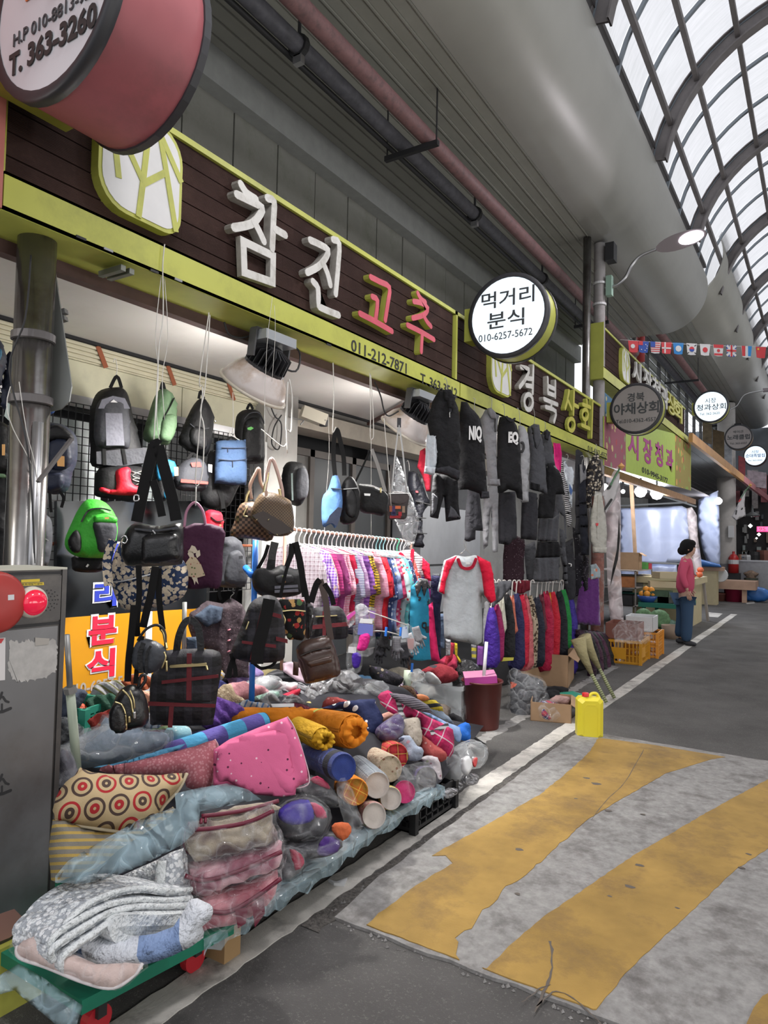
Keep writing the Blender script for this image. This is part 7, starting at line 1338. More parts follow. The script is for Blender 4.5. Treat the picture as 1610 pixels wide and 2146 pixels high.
# blue film thrown over
pl=pxat(300,1760,-1.72,46,.3); f1=lambda pts: [(100+x/2.927,1400+y/2.927) for x,y in pts]
puff('blue_plastic_sheet',pl,f1([(780,770),(930,735),(1100,708),(1230,745),(1310,805),(1130,840),(935,880),(925,980),(830,1080),(600,1200),(380,1290),(200,1325),(40,1320),(40,1280),(130,1180),(330,1060),(560,930),(700,880),(790,860)]),(.008),BF,rim=.01,wave=(.014,.10,'n'),lumps=.012,round_=1,label='torn light blue plastic sheet thrown across the cushions and quilt',cat='plastic sheet')
pl=pxat(90,2085,-1.85,60,.55); puff('blue_plastic_sheet',pl,fq([(-20,870),(90,790),(240,870),(425,1010),(410,1075),(400,1140),(300,1120),(150,1000),(80,930),(-20,960)]),.006,BF,rim=.008,wave=(.010,.12,'n'),lumps=.01,round_=1,label='light blue plastic hanging over the near corner of the green board',cat='plastic sheet')
# wrapped cushions (balls)
lie('cushion','purple and charcoal round cushion in clear plastic beside the fleece bags',P2,-1.90,[(90,1030),(160,960),(290,935),(400,980),(440,1060),(420,1160),(330,1220),(200,1230),(110,1180),(75,1100)],cloth('charcoal_fleece',c=('#47474c',),wr=.6),.24,45,.3,[('p','purple_panel',[(100,1010),(180,955),(290,945),(330,1040),(300,1090),(180,1110),(100,1070)],cloth('purple_fleece',c=('#45389a',),wr=.5),.03),('p','pink_panel',[(300,960),(380,990),(410,1060),(340,1060)],J('raspberry','#b23a5c'),.02)],wrap=CF_,rim=.14)
lie('cushion','grey and purple cushion in clear plastic lying lowest at the board edge',P2,-1.82,[(130,1260),(220,1235),(360,1230),(440,1180),(520,1200),(540,1270),(460,1330),(330,1352),(200,1350),(140,1330)],cloth('charcoal_fleece',c=('#47474c',),wr=.6),.16,45,.3,[('p','purple_panel',[(400,1190),(500,1210),(490,1290),(400,1320),(350,1290)],cloth('purple_fleece2',c=('#4a2d78',),wr=.5),.03),('p','orange_panel',[(470,1100),(560,1100),(580,1160),(520,1220),(450,1150)],J('coral_orange','#c4643c'),.03),('p','pink_panel',[(140,1275),(230,1310),(270,1350),(160,1352)],J('raspberry','#b23a5c'),.02)],wrap=CF_,rim=.12)
lie('cushion','grey cushion with crimson patch in clear plastic at the foot of the fleece bags',P1,-1.84,[(1450,1090),(1530,1110),(1580,1180),(1540,1260),(1440,1300),(1420,1180)],cloth('charcoal_fleece',c=('#6c6c70',),wr=.6),.12,45,.3,[('p','crimson_patch',[(1475,1100),(1545,1130),(1565,1190),(1510,1230)],J('raspberry','#a01f40'),.02)],wrap=CF_)
lie('cushion','charcoal cushion with pink top in plastic below the hot pink blanket',P2,-2.02,[(225,870),(320,800),(420,830),(490,900),(520,980),(440,1000),(330,960),(240,930)],cloth('charcoal_fleece',c=('#47474c',),wr=.6),.14,45,.4,[('p','pink_patch',[(310,830),(360,800),(430,850),(440,890),(370,870)],J('raspberry','#b23a5c'),.02)],wrap=CF_)
# bolsters and rolls with round ends
def roll(name,label,cr,end,rpx,X,back,dX,m,capm,cat='roll',capr=.86,n=22,sq=1.0,parts=None,group=None):
    x0,y0,s=cr; X += .09 if X > -2.2 else 0; E_=onx(x0+end[0]/s,y0+end[1]/s,X); Bk=onx(x0+back[0]/s,y0+back[1]/s,X-dX)
    r=rpx/s/FPX*(E_-CAMP).dot(CF); t=empty(name,tuple(E_-Vector((0,0,r))),label,cat,group); ax=(E_-Bk); L=ax.length; ax.normalize()
    MB().lathe(Bk,[(0,0),(r*.8,.0),(r*.97,.02),(r,L*.5),(r,L-.02),(r*.93,L)],ax,n).build('roll_side',m,t,smooth=True)
    MB().lathe(Bk,[(r*.93,L),(r*.92,L+.004),(r*capr,L-.012),(r*.4,L-.004),(0,L-.004)],ax,n,True).build('round_end',capm,t,smooth=True)
    return t,E_,ax,r
def ruffle(E_,ax,r,m,t,nm='gathered_end',out=.06):
    x=ax.cross(Vector((0,0,1))).normalized(); y=ax.cross(x); V=[]; n=36; rings=[(.85,.0),(.6,.02),(.34,.035),(.38,.045),(.66,out-.01),(.8,out-.03)]
    for rr,h in rings:
        for k in range(n):
            a=2*PI*k/n; w=1+.07*math.sin(a*11)+.05*math.sin(a*5+1); V.append(E_+ax*(h+.010*math.sin(a*9+1)*(h > .025))+x*(r*rr*w*math.cos(a))+y*(r*rr*w*math.sin(a)))
    mesh(nm,V,[(i*n+k,i*n+(k+1) % n,(i+1)*n+(k+1) % n,(i+1)*n+k) for i in range(len(rings)-1) for k in range(n)],m,t,smooth=True)
BLF=cloth('blue_fleece',c=('#2b3c7d',),wr=.6,ws=6,sheen=.2); RIBK=cloth('dark_ribbing','stripe',('#26282e','#43454c'),.01,wr=.3,ang=1.57)
t,E_,ax,r=roll('bolster','royal blue bolster with dark ribbed cuff beside the pink blanket',P2,(548,735),96,-1.88,(300,640),.42,BLF,BLF,'bolster'); MB().lathe(E_-ax*.10,[(r*1.015,0),(r*1.02,.01),(r*1.02,.06),(r*1.015,.065)],ax,24).build('ribbed_cuff',RIBK,t,smooth=True)
ORC=cloth('orange_cotton',c=('#d5801a',),wr=.7,ws=7); YLC=cloth('golden_cotton',c=('#c79a22',),wr=.8,ws=9)
t,E_,ax,r=roll('bolster','plump bright orange bolster with gathered end',P2,(610,490),118,-2.15,(330,440),.42,ORC,ORC,'bolster'); ruffle(E_,ax,r,ORC,t); MB().lathe(E_-ax*.36,[(r*1.01,0),(r*1.012,.03)],ax,22).build('lime_band',mat('lime_ribbon',(.38,.42,.08),.6),t,smooth=True)
t,E_,ax,r=roll('bolster','golden yellow bolster with gathered end in front of the orange one',P2,(400,540),80,-2.08,(230,460),.25,YLC,YLC,'bolster'); ruffle(E_,ax,r,YLC,t,out=.07)
lie('bolster','long orange bolster lying at the back behind the striped one',P1,-2.6,[(1040,330),(1090,260),(1150,240),(1400,245),(1610,255),(1640,330),(1500,390),(1200,400),(1010,390)],ORC,.22,35,.5,[('s','white_tag',[(1340,258),(1480,255),(1480,275),(1350,278)],WHT)],cat='bolster',rim=.12)
t,E_,ax,r=roll('bolster','long striped bolster in sky blue and purple behind the rose cushion',P1,(1330,330),62,-2.42,(690,545),.10,cloth('sky_purple_bands','stripe',('#4c9cc5','#5a4f96'),.22,wr=.4),NAVY,'bolster')
lie('pillow','navy pillow printed with white stars',P2,-2.3,[(440,345),(560,310),(735,290),(745,330),(780,400),(782,490),(680,535),(640,440),(560,350)],cloth('navy_stars','dots',('#1a2348','#d9dbe0'),.055,wr=.5,thr=.5),.18,40,.5,cat='pillow')
RPL=cloth('red_plaid','plaid',('#8c1f28','#b2333a','#b59a4c'),.05,wr=.5); BFL=cloth('beige_floral','floral',('#b5a590','#8f6a58','#a39a80'),.022,wr=.6); GPL=cloth('grey_window_plaid','plaid',('#9aa2a8','#848c94','#5b626a'),.06,wr=.5)
OPL=cloth('orange_plaid','plaid',('#c46a26','#a87a2e','#e0b04a'),.05,wr=.6,ang=.5); PFL=cloth('pink_floral','floral',('#b9938f','#a04a58','#8a9468','#c9b5a8'),.045,wr=.5); YQ=cloth('pale_yellow',c=('#b5a55c','#c5b878'),s=.05,wr=.7)
CRC=mat('cream_lining',(.50,.46,.42),.85,bmp=.6,bs=30)
roll('blanket_roll','red tartan blanket roll',P2,(905,660),88,-2.05,(790,600),.30,RPL,RPL); roll('blanket_roll','beige floral quilt roll with white piped end',P2,(860,745),92,-1.94,(720,670),.30,BFL,BFL)
roll('blanket_roll','grey checked quilt roll with cream edge',P2,(775,855),92,-1.88,(640,730),.32,GPL,CRC); roll('blanket_roll','pink flower quilt roll with cream end resting on the blue film',P2,(755,1060),88,-1.84,(650,1010),.26,PFL,CRC); roll('blanket_roll','pale yellow quilt roll beside the pink flower one',P2,(868,945),78,-1.86,(780,900),.26,YQ,CRC)
t,E_,ax,r=roll('bolster','orange plaid bolster end in plastic below the blue bolster',P2,(630,900),92,-1.88,(560,850),.2,ORC,OPL,'bolster')
roll('blanket_roll','dark fleece roll with hot pink end',P2,(960,900),78,-1.84,(880,830),.3,cloth('charcoal_fleece',c=('#3c3a40',),wr=.6),J('hot_pink_fleece','#c8437c')); roll('blanket_roll','grey marl fleece roll with purple panel in clear plastic',P2,(1110,810),82,-1.90,(960,800),.35,cloth('slate_purple',c=('#5b5768','#4a3c6c'),s=.1,wr=.6),cloth('grey_marl_fleece',c=('#5c5a5e',),wr=.5))
lie('plastic_wrap','loose clear plastic over the fleece rolls at the board edge',P2,-1.80,[(900,760),(1000,710),(1140,710),(1170,800),(1160,870),(1050,900),(1010,940),(940,860)],CF_,.10,45,.6,cat='plastic',wave=(.012,.06,'n')); lie('plastic_wrap','crumpled clear plastic hanging over the orange plaid bolster',P2,-1.78,[(500,850),(560,800),(620,900),(640,1000),(680,1100),(640,1200),(520,1350),(480,1300),(560,1150),(520,1000)],CF_,.08,45,.4,cat='plastic',wave=(.014,.06,'n'))
lie('towel','white flowered towel at the far end of the rolls',P2,-1.95,[(1060,680),(1110,655),(1185,668),(1205,740),(1215,820),(1170,835),(1120,720)],cloth('white_flowered','floral',('#b5aeb2','#8c6a78','#9aa08c'),.025,wr=.8),.08,45,.4,cat='towel')
MGP=cloth('magenta_plaid','plaid',('#b5245c','#8f1d4a','#b9a9b0'),.09,wr=.6,ang=.6); 
lie('scarf','magenta and grey plaid scarf spread over the end of the heap',P2,-2.1,[(822,285),(880,250),(940,300),(1000,340),(1120,400),(1245,470),(1252,560),(1232,625),(1150,580),(1075,500),(1060,410),(960,400),(880,370)],MGP,.05,42,.5,[('s','grey_band',[(880,260),(910,255),(950,400),(920,400)],cloth('grey_stripes','stripe',('#3b3a3e','#a9a8ab'),.03,wr=.2)),('s','grey_band',[(1120,500),(1240,440),(1248,465),(1130,530)],cloth('grey_stripes','stripe',('#3b3a3e','#a9a8ab'),.03,wr=.2))],cat='scarf',wave=(.01,.1,'n'))
lie('cushion','rust red cushion with tiny flowers under the magenta scarf',P2,-2.0,[(1070,520),(1150,580),(1230,630),(1240,680),(1180,700),(1080,650),(1060,580)],cloth('rust_floral','dots',('#a04a48','#b98a86'),.03,wr=.6,thr=.35),.12,42,.5); lie('shawl','cream lace knit shawl beside the magenta scarf',P2,-2.08,[(925,440),(980,405),(1050,400),(1072,470),(1078,560),(1040,600),(980,560)],cloth('cream_lace','dots',('#a59c90','#7d7468'),.018,wr=.8,thr=.4),.08,42,.5,cat='shawl')
lie('shawl','crumpled blue and pink flowered shawl below the cream lace one',P2,-2.02,[(920,540),(990,520),(1040,590),(1080,600),(1075,680),(980,690),(950,620)],cloth('blue_pink_floral','floral',('#8f98a8','#a8808c','#3c4458'),.04,wr=1),.10,42,.5,cat='shawl'); lie('cloth_bundle','purple cloth wrapped in clear plastic beside the star pillow',P2,-2.18,[(785,470),(850,420),(910,395),(945,470),(900,540),(820,540),(780,510)],J('purple_cloth','#3d2a5c'),.12,42,.5,cat='bundle',wrap=CF_)
lie('cloth','light blue shirt cloth trailing over the scarf end',P2,-2.06,[(1040,330),(1120,365),(1240,430),(1335,465),(1338,560),(1300,545),(1250,490),(1150,400)],J('sky_shirt','#7f98bd'),.04,42,.5,cat='cloth'); lie('cloth','grey striped shawl beside the light blue cloth',P2,-2.12,[(880,245),(1000,260),(1100,310),(1120,360),(1040,340),(940,300)],cloth('grey_pinstripe','stripe',('#3d3a42','#6c6870'),.012,wr=.5),.05,42,.5,cat='cloth')
lie('cloth','bright blue folded jacket at the far end of the heap',P2,-2.14,[(1335,455),(1380,450),(1395,500),(1385,560),(1330,562),(1270,575),(1250,530)],J('bright_blue','#1f5fb5'),.10,42,.4,cat='cloth'); lie('cloth','black cloth with blue stripe behind the bright blue jacket',P2,-2.22,[(1280,400),(1350,410),(1400,500),(1495,570),(1480,585),(1400,560)],BKJ,.08,42,.5,cat='cloth')
lie('plastic_bag','milky plastic bag with a white roll and red cup at the board end',P2,-1.92,[(1210,690),(1290,600),(1400,545),(1480,580),(1512,650),(1470,740),(1380,750),(1340,820),(1260,850),(1220,800)],WF,.22,42,.4,[('p','white_roll',[(1300,690),(1350,670),(1375,740),(1340,800),(1300,770)],WHT,.05),('p','red_label',[(1375,690),(1410,680),(1400,740),(1380,740)],mat('label_red',(.5,.05,.05),.5),.02)],cat='plastic bag')
lie('plastic_bag','small crumpled foil packet on the asphalt by the board end',P2,-1.86,[(1350,790),(1400,770),(1462,790),(1450,845),(1390,855),(1350,840)],film('foil',(.5,.5,.52),.8,.2,12,1),.07,42,.6,cat='plastic bag'); lie('plastic_bag','crumpled clear packet under the board end',P2,-1.86,[(1210,900),(1260,870),(1320,880),(1310,920),(1250,945),(1215,935)],film('foil',(.5,.5,.52),.8,.2,12,1),.06,42,.6,cat='plastic bag'); lie('plastic_bag','silvery packet between the milky bag and the board',P2,-1.88,[(1265,835),(1320,830),(1355,850),(1340,885),(1280,890)],film('foil',(.5,.5,.52),.8,.2,12,1),.05,42,.6,cat='plastic bag')
pp_=onz(700,1856,.003); V=[onz(x,y,.004) for x,y in ((688,1848),(705,1853),(728,1845),(722,1858),(700,1856))]; mesh('paper_scrap',V+[v+Vector((0,0,.012)) for v in V],[(0,1,2,3,4),(9,8,7,6,5)]+[(i,(i+1) % 5,5+(i+1) % 5,5+i) for i in range(5)],WHT,label='white torn paper scrap on the road beside the blue film',cat='litter')
# back of the heap
lie('plastic_bag','large clear bag of pale blue and white bedding below the small black backpack',P1,-2.65,[(200,560),(215,440),(330,380),(370,310),(480,380),(560,400),(680,410),(690,470),(600,560),(440,590),(300,600)],cloth('pale_blue_bedding','floral',('#8fa3b8','#b9c4cf','#a5b8c9'),.09,wr=1),.28,38,.4,cat='plastic bag',wrap=WF,rim=.12,lumps=.03)
roll('blanket_roll','pale aqua spotted roll with white rim behind the plaid tote',P1,(840,415),62,-2.6,(745,415),.0,cloth('aqua_spots','dots',('#86adb5','#b5c9cc'),.03,wr=.2,thr=.4),WHT); lie('towel','white and navy folded towel behind the striped bolster',P1,-2.6,[(840,420),(900,395),(1010,390),(980,430),(850,450)],cloth('navy_line','stripe',('#b5b8bd','#2b3358'),.05,wr=.4,thr=.7),.08,38,.5,cat='towel')
lie('cloth','dull red and green striped cloth beneath the plaid tote',P1,-2.7,[(620,400),(700,340),(760,350),(740,420),(650,430)],cloth('redgreen','stripe',('#5c2a35','#5a6a4a'),.03,wr=.5),.08,38,.5,cat='cloth'); lie('cloth_bundle','sky blue cloth with yellow print behind the rose cushion',P1,-2.35,[(330,600),(480,570),(640,520),(800,480),(700,540),(500,590)],cloth('sky_print','floral',('#5fa0c5','#b9a93c','#4a56a5'),.07,wr=.6),.08,38,.6,cat='cloth')
lie('plastic_bag','clear bag of purple and grey clothes beside the pale green pole',P1,-2.35,[(60,650),(70,540),(130,530),(170,620),(190,700),(110,760),(50,740)],cloth('purple_grey','floral',('#5c5c66','#5b2f6c','#8c8c94'),.08,wr=1),.16,38,.4,cat='plastic bag',wrap=CF_); lie('plastic_sheet','long crumpled clear plastic between the crate and the bedding bag',P1,-2.62,[(75,560),(80,480),(200,430),(320,370),(330,400),(230,470),(200,540),(120,580)],WF,.10,38,.5,cat='plastic sheet',wave=(.012,.08,'n'))
crate('plastic_crate','green plastic crate holding an orange net beside the pale green pole',tuple(onx(176,1528,-3.0)),.20,.26,.13,.3,mat('green_crate',(.02,.22,.15),.5)); lie('net_bag','orange red net bundle in the green crate',P1,-2.98,[(165,290),(175,230),(200,215),(245,250),(240,290)],J('net_orange','#c9502f',rough=.6),.1,38,.4,cat='bag'); lie('cloth_bundle','slate cloth bundle on the green crate next to the cabinet',A4,-2.95,[(425,1120),(430,960),(520,960),(575,985),(520,1080),(450,1150)],J('slate_bundle','#3a4150'),.16,38,.3,cat='bundle'); lie('plastic_bag','dark bag with lime fruit print beside the green crate',A4,-2.85,[(405,1180),(450,1160),(540,1210),(530,1300),(420,1320),(405,1250)],cloth('lime_print','dots',('#22262a','#8a9a2c'),.06,wr=1,thr=.5),.14,38,.3,cat='plastic bag',wrap=CF_)
lie('stole','beige fake fur stole beside the blue pole',P1,-2.85,[(1030,200),(1045,140),(1120,110),(1150,170),(1230,220),(1190,240),(1060,240)],cloth('fur','floral',('#a59378','#c0b095'),.03,wr=1,ws=30),.14,36,.5,cat='stole'); lie('cloth','plum cloth with white label beside the fur stole',P1,-2.8,[(1010,235),(1030,205),(1140,230),(1090,275),(1020,280)],J('plum_cloth','#54204a'),.07,36,.5,[('s','white_label',[(1015,240),(1040,215),(1075,240),(1070,275)],WHT)],cat='cloth')
for pts,m,lab,X,wr_ in (([(1160,160),(1240,90),(1350,70),(1420,110),(1340,150),(1230,200)],GYJ,'grey bundle in milky plastic behind the blue pole',-3.0,WF),([(1380,175),(1440,165),(1530,135),(1520,175),(1440,225),(1400,210)],J('red_folded','#a8243a'),'red folded cloth on the heap behind the orange bolster',-2.9,None),([(1210,190),(1270,160),(1400,150),(1380,200),(1250,235)],J('mint_folded','#8fb5a5'),'mint green folded cloth beside the red one',-2.92,WF),([(1340,60),(1400,20),(1480,40),(1540,90),(1440,100),(1360,90)],cloth('grey_caps','stripe',('#55565a','#2c2d30'),.03,wr=.5),'stack of grey striped caps behind the foam tray',-3.05,None)):
    lie('cloth_bundle',lab,P1,X,pts,m,.12,36,.5,cat='bundle',wrap=wr_)
T,pl=lie('foam_tray','white foam tray lying on the heap below the rose print bag',P2,-2.95,[(20,180),(60,150),(240,165),(235,200),(190,222),(20,215)],mat('white_foam',(.66,.66,.68),.7),.05,36,.6,cat='tray',rd=0,rim=.02); lie('gift_box','pale pink box propped on the heap beside the brown satchel',P2,-2.95,[(140,30),(200,20),(300,100),(300,170),(230,150),(140,90)],mat('pale_pink_box',(.55,.42,.50),.5),.05,36,.4,cat='box',rd=0,rim=.015); lie('price_tag','dark brown leather swing tag hanging under the brown satchel',P2,-2.5,[(208,20),(245,25),(243,118),(206,112)],mat('dark_brown_tag',(.06,.03,.02),.6),.008,40,0,cat='tag',rd=0,rim=.003)
for pts,m,lab,X in (([(300,320),(320,200),(420,130),(540,100),(640,170),(560,250),(430,260),(380,330)],film('smoky_film',(.35,.35,.36),.6,.15,7,1),'smoky grey plastic mound beneath the brown satchel',-2.75),([(560,280),(640,190),(740,160),(815,200),(820,280),(760,305),(640,290)],WF,'glossy clear plastic bundle in the middle of the heap',-2.6),([(130,340),(160,270),(230,260),(300,330),(290,345)],film('smoky_film',(.35,.35,.36),.6,.15,7,1),'small smoky plastic bundle before the red folded cloth',-2.75),([(0,260),(60,230),(110,300),(90,340),(0,340)],WF,'milky plastic bundle beside the blue pole foot',-2.8)):
    lie('plastic_bag',lab,P2,X,pts,m,.2,38,.4,cat='plastic bag',lumps=.04,wave=(.014,.08,'n'))
    lie('cloth_bundle','brown and black clothes inside the '+' '.join(lab.split()[:4]) if False else 'dark clothes showing through the '+' '.join(lab.split()[:4]),P2,X-.05,[(x*.9+.1*pts[0][0]+8,y*.9+.1*pts[0][1]+8) for x,y in pts],cloth('brown_dark',c=('#2c2725','#4a423c'),s=.1,wr=1),.12,38,.4,cat='bundle')
lie('cushion','rust red flower cushion corners showing behind the star pillow',P2,-2.5,[(400,330),(440,260),(560,280),(600,320),(520,350),(430,350)],cloth('rust_floral','dots',('#8c3a38','#b98a86'),.03,wr=.6,thr=.35),.12,38,.5); lie('cushion','second rust red flower cushion to the far side of the star pillow',P2,-2.4,[(745,310),(820,300),(890,360),(870,400),(790,400)],cloth('rust_floral','dots',('#8c3a38','#b98a86'),.03,wr=.6,thr=.35),.1,38,.5)
lie('fur_hat','brown fur hat on the heap in front of the clear storage box',P2,-2.5,[(910,230),(935,195),(990,195),(1025,240),(1020,290),(960,275),(920,260)],cloth('brown_fur','floral',('#4a3526','#7a5c42'),.02,wr=1,ws=40),.14,40,.4,cat='hat'); lie('bowl','orange plastic bowl rim among the dark cloths',P2,-2.4,[(1020,250),(1070,248),(1120,270),(1090,282),(1050,272)],mat('orange_bowl',(.55,.18,.06),.4),.06,40,.8,cat='bowl'); lie('cloth','black and yellow striped socks beside the orange bowl',P2,-2.36,[(1060,290),(1130,275),(1180,300),(1210,350),(1150,350),(1080,315)],cloth('bk_yl','stripe',('#1c1d22','#a8952c'),.05,wr=.6),.08,40,.5,cat='socks'); lie('cloth','grey folded shirts trailing from the heap towards the bucket',P2,-2.3,[(1090,350),(1160,335),(1220,370),(1260,410),(1280,440),(1200,420)],J('pale_grey_blue','#6f7a88'),.08,40,.5,cat='cloth'); lie('cloth','pink folded cloth beside the purple bundle',P2,-2.25,[(790,390),(850,365),(895,370),(860,410),(800,420)],J('peach','#b5877a'),.06,40,.5,cat='cloth')
# loose garments lying all over the back of the heap
rg=random.Random(77); NMS=[('olive','#5c5a36'),('rust','#8a4528'),('teal','#23616b'),('mustard','#a8862f'),('lilac','#8b78a8'),('khaki','#8a7f5c'),('crimson','#8c1a30'),('sky blue','#6c9ac0'),('ivory','#bdb6a5'),('coffee brown','#4a3526'),('bottle green','#1c4232'),('peach','#c9937c'),('silver grey','#9a9ca0'),('indigo','#2a2c5e'),('dusty pink','#b57f86'),('charcoal','#303136'),('burnt orange','#b5582a'),('mint','#8dbba2'),('plum','#52264e'),('off white','#c9c9c6'),('brick red','#8a3028'),('slate','#4d5866'),('sand','#ab9670'),('violet','#5f3f8c'),('denim','#3f5a80'),('wine','#571427'),('pale yellow','#c2b878'),('navy','#1d2442'),('rose','#b8506c'),('taupe','#6f645c')]
for i,(nm,hx) in enumerate(NMS):
    px_=215+(i % 10)*76+rg.uniform(-20,20); py_=1425+(i//10)*32+rg.uniform(-8,8)+(max(0,380-px_)*.18); w_=rg.uniform(30,48); h_=rg.uniform(14,24); ph=rg.uniform(0,6)
    pts=[(px_+w_*math.cos(a)*(1+.22*math.sin(3*a+ph)),py_+h_*math.sin(a)*(1+.25*math.cos(2*a+ph))) for a in [k*PI/7 for k in range(14)]]; X=-3.15+.22*(i//10); where=['at the very back of the heap','in the middle of the heap','just behind the bolsters'][i//10]
    m=cloth('loose'+hx,c=(hx,),wr=.9,ws=10) if i % 3 else cloth('loose'+hx,'stripe',(hx,'#8a8a8e'),.03,wr=.7,thr=.7,ang=ph)
    lie('folded_garment','%s folded garment %s' % (nm,where),(0,0,1),X,pts,m,.10,38+rg.uniform(-15,15),.5,cat='garment',wave=(.012,.05,'n'))
# clear storage box
SB=film('storage_plastic',(.7,.74,.76),.35,.2,4,.3,.5); sb=empty('storage_box',tuple(onz(945,1500,0)),'clear plastic storage box with loose things beside the bucket','storage box')
bq_=Vector((-2.75,5.45,0)); R=Matrix.Translation(bq_) @ Matrix.Rotation(.15,4,'Z')
for nm,a,b in (('side',(-.2,-.3,0),(-.195,.3,.32)),('side',(.195,-.3,0),(.2,.3,.32)),('side',(-.2,-.3,0),(.2,-.295,.32)),('side',(-.2,.295,0),(.2,.3,.32)),('bottom',(-.2,-.3,0),(.2,.3,.005))): MB().box(a,b,R).build(nm,SB,sb)
MB().box((-.22,-.32,.31),(.22,-.30,.34),R).box((-.22,.30,.31),(.22,.32,.34),R).box((-.22,-.3,.31),(-.2,.3,.34),R).box((.2,-.3,.31),(.22,.3,.34),R).build('rim',SB,sb)
for pts,m,lab,X in (([(1100,80),(1200,45),(1290,90),(1290,140),(1200,160),(1110,120)],cloth('redgrey','floral',('#8a2a34','#3c3a40','#22232a'),.1,wr=1),'red and grey bag on the clear storage box',-2.7),([(1200,20),(1280,-20),(1300,60),(1240,80)],J('rose_red','#a52f4c'),'rose red cloth above the storage box',-2.8),([(1290,70),(1360,20),(1440,60),(1450,140),(1400,200),(1310,180)],mat('black_binbag',(.014,.014,.016),.3,bmp=1,bs=18,dist=.03),'shiny black rubbish bag beside the storage box',-2.7),([(1000,100),(1050,75),(1090,120),(1060,150),(1005,145)],WF,'white netting bundle beside the storage box',-2.65),([(1105,105),(1140,100),(1195,165),(1130,160)],WHT,'white card with a blue mark stuck in the storage box',-2.62),([(1300,210),(1380,190),(1430,250),(1440,370),(1300,400),(1260,330)],CF_,'clear plastic packaging between storage box and bucket',-2.55),([(740,60),(860,90),(930,130),(900,180),(780,160)],cloth('dark_gloves','floral',('#1e1c22','#3a3246','#7a705c'),.04,wr=1),'dark gloves heaped below the glove hooks',-2.85)):
    lie('bag' if 'bag' in lab else 'bundle',lab,P2,X,pts,m,.16,40,.3,cat='bundle',lumps=.03)
# socks, gloves on wire hooks
for k,(pts,m,lab,X,ps) in enumerate([([(1060,695),(1195,705),(1188,965),(1045,955)],CF_,'packet with hot pink socks and blue label',-2.55,[('s','blue_card',[(1075,735),(1185,745),(1180,830),(1068,820)],mat('sock_card_blue',(.12,.14,.42),.6)),('p','pink_sock',[(1090,820),(1160,815),(1150,900),(1120,940),(1065,935),(1075,880)],J('sock_pink','#c2247c'),.03),('s','white_card_top',[(1090,700),(1180,706),(1178,738),(1080,732)],WHT)]),
        ([(1005,900),(1100,920),(1095,1100),(990,1090)],CF_,'packet with purple socks below the pink one',-2.62,[('p','purple_sock',[(1030,960),(1095,970),(1080,1060),(1035,1065)],J('sock_purple','#3d1f8c'),.03),('s','white_card',[(1000,910),(1060,915),(1055,960),(998,955)],WHT)]),([(985,690),(1050,640),(1080,690),(1010,770)],CF_,'small packet with magenta socks and grey card',-2.6,[('s','magenta_strip',[(985,685),(1045,642),(1055,660),(995,715)],mat('magenta_card',(.5,.05,.3),.6))]),
        ([(1050,620),(1100,588),(1150,620),(1145,670),(1080,680)],WF,'crumpled silvery packet above the pink socks',-2.6,[]),([(1150,620),(1210,630),(1200,720),(1160,700)],CF_,'packet with grey and purple socks on the hook',-2.62,[('s','purple_card',[(1155,640),(1200,645),(1195,700),(1160,695)],mat('card_purple',(.2,.1,.3),.6))]),([(1365,760),(1450,740),(1500,800),(1490,950),(1440,940),(1380,850)],CF_,'packet with white and blue patterned gloves',-2.5,[('s','blue_white_card',[(1380,770),(1440,755),(1450,840),(1400,850)],cloth('bluewhite','floral',('#a9b5c5','#3c5fa0'),.03,wr=0)),('s','pink_card',[(1440,850),(1490,850),(1485,930),(1445,925)],mat('card_rose',(.35,.22,.22),.6))])]):
    T,pl=hung('sock_packet',lab,'packet',A6,X,45,pts,m,.03,[(q[0],q[1],q[2],q[3])+tuple(q[4:]) for q in ps],rim=.01,lumps=.004)
def glove(cr,cx_,cy_,s,X,m,lab,rot=0.0):
    O=[(-16,-50),(16,-50),(18,-10),(34,6),(28,16),(16,8),(17,40),(11,42),(8,14),(6,46),(0,47),(-1,14),(-5,42),(-11,41),(-10,12),(-15,32),(-20,30),(-18,-10)]
    c_,s_=math.cos(rot),math.sin(rot); pts=[(cx_+(x*c_-y*s_)*s,cy_+(x*s_+y*c_)*s) for x,y in O]
    x0,y0,k=cr; B=[(x0+a/k,y0+b/k) for a,b in pts]; puff('glove',pxat(x0+cx_/k,y0+cy_/k,X,45),B,.03,m,rim=.012,label=lab,cat='glove')
for a in ((1260,900,2.0,-2.5,BKJ,'black knitted glove hanging on the inner hook',.25),(1235,960,1.9,-2.52,CHJ,'charcoal glove beside the black one on the inner hook',.1),(1360,930,1.9,-2.45,cloth('cable_grey','plaid',('#55555a','#77777c'),.012,wr=.5),'grey cable knit glove in front',.05),(1425,980,2.0,-2.46,CHJ,'charcoal glove with pale cuff on the outer hook',-.15),(1480,900,1.8,-2.52,LGJ,'pale grey glove on the outermost hook',-.35),(1530,850,1.8,-2.5,GYJ,'grey glove with silver trim near the turquoise dress',-.3)):
    glove(A6,a[0],a[1],a[2],a[3],a[4],a[5],a[6])
for pts,lab in (([(1150,650),(1300,700),(1440,750)],'white wire hook arm carrying the sock packets'),([(1200,795),(1290,800),(1380,825)],'white wire hook arm carrying the gloves')): cord('display_hook',[onx(450+x/3.578,1100+y/3.578,-2.5) for x,y in pts],.004,WIRE,n=5,sm=2,label=lab,cat='hook')
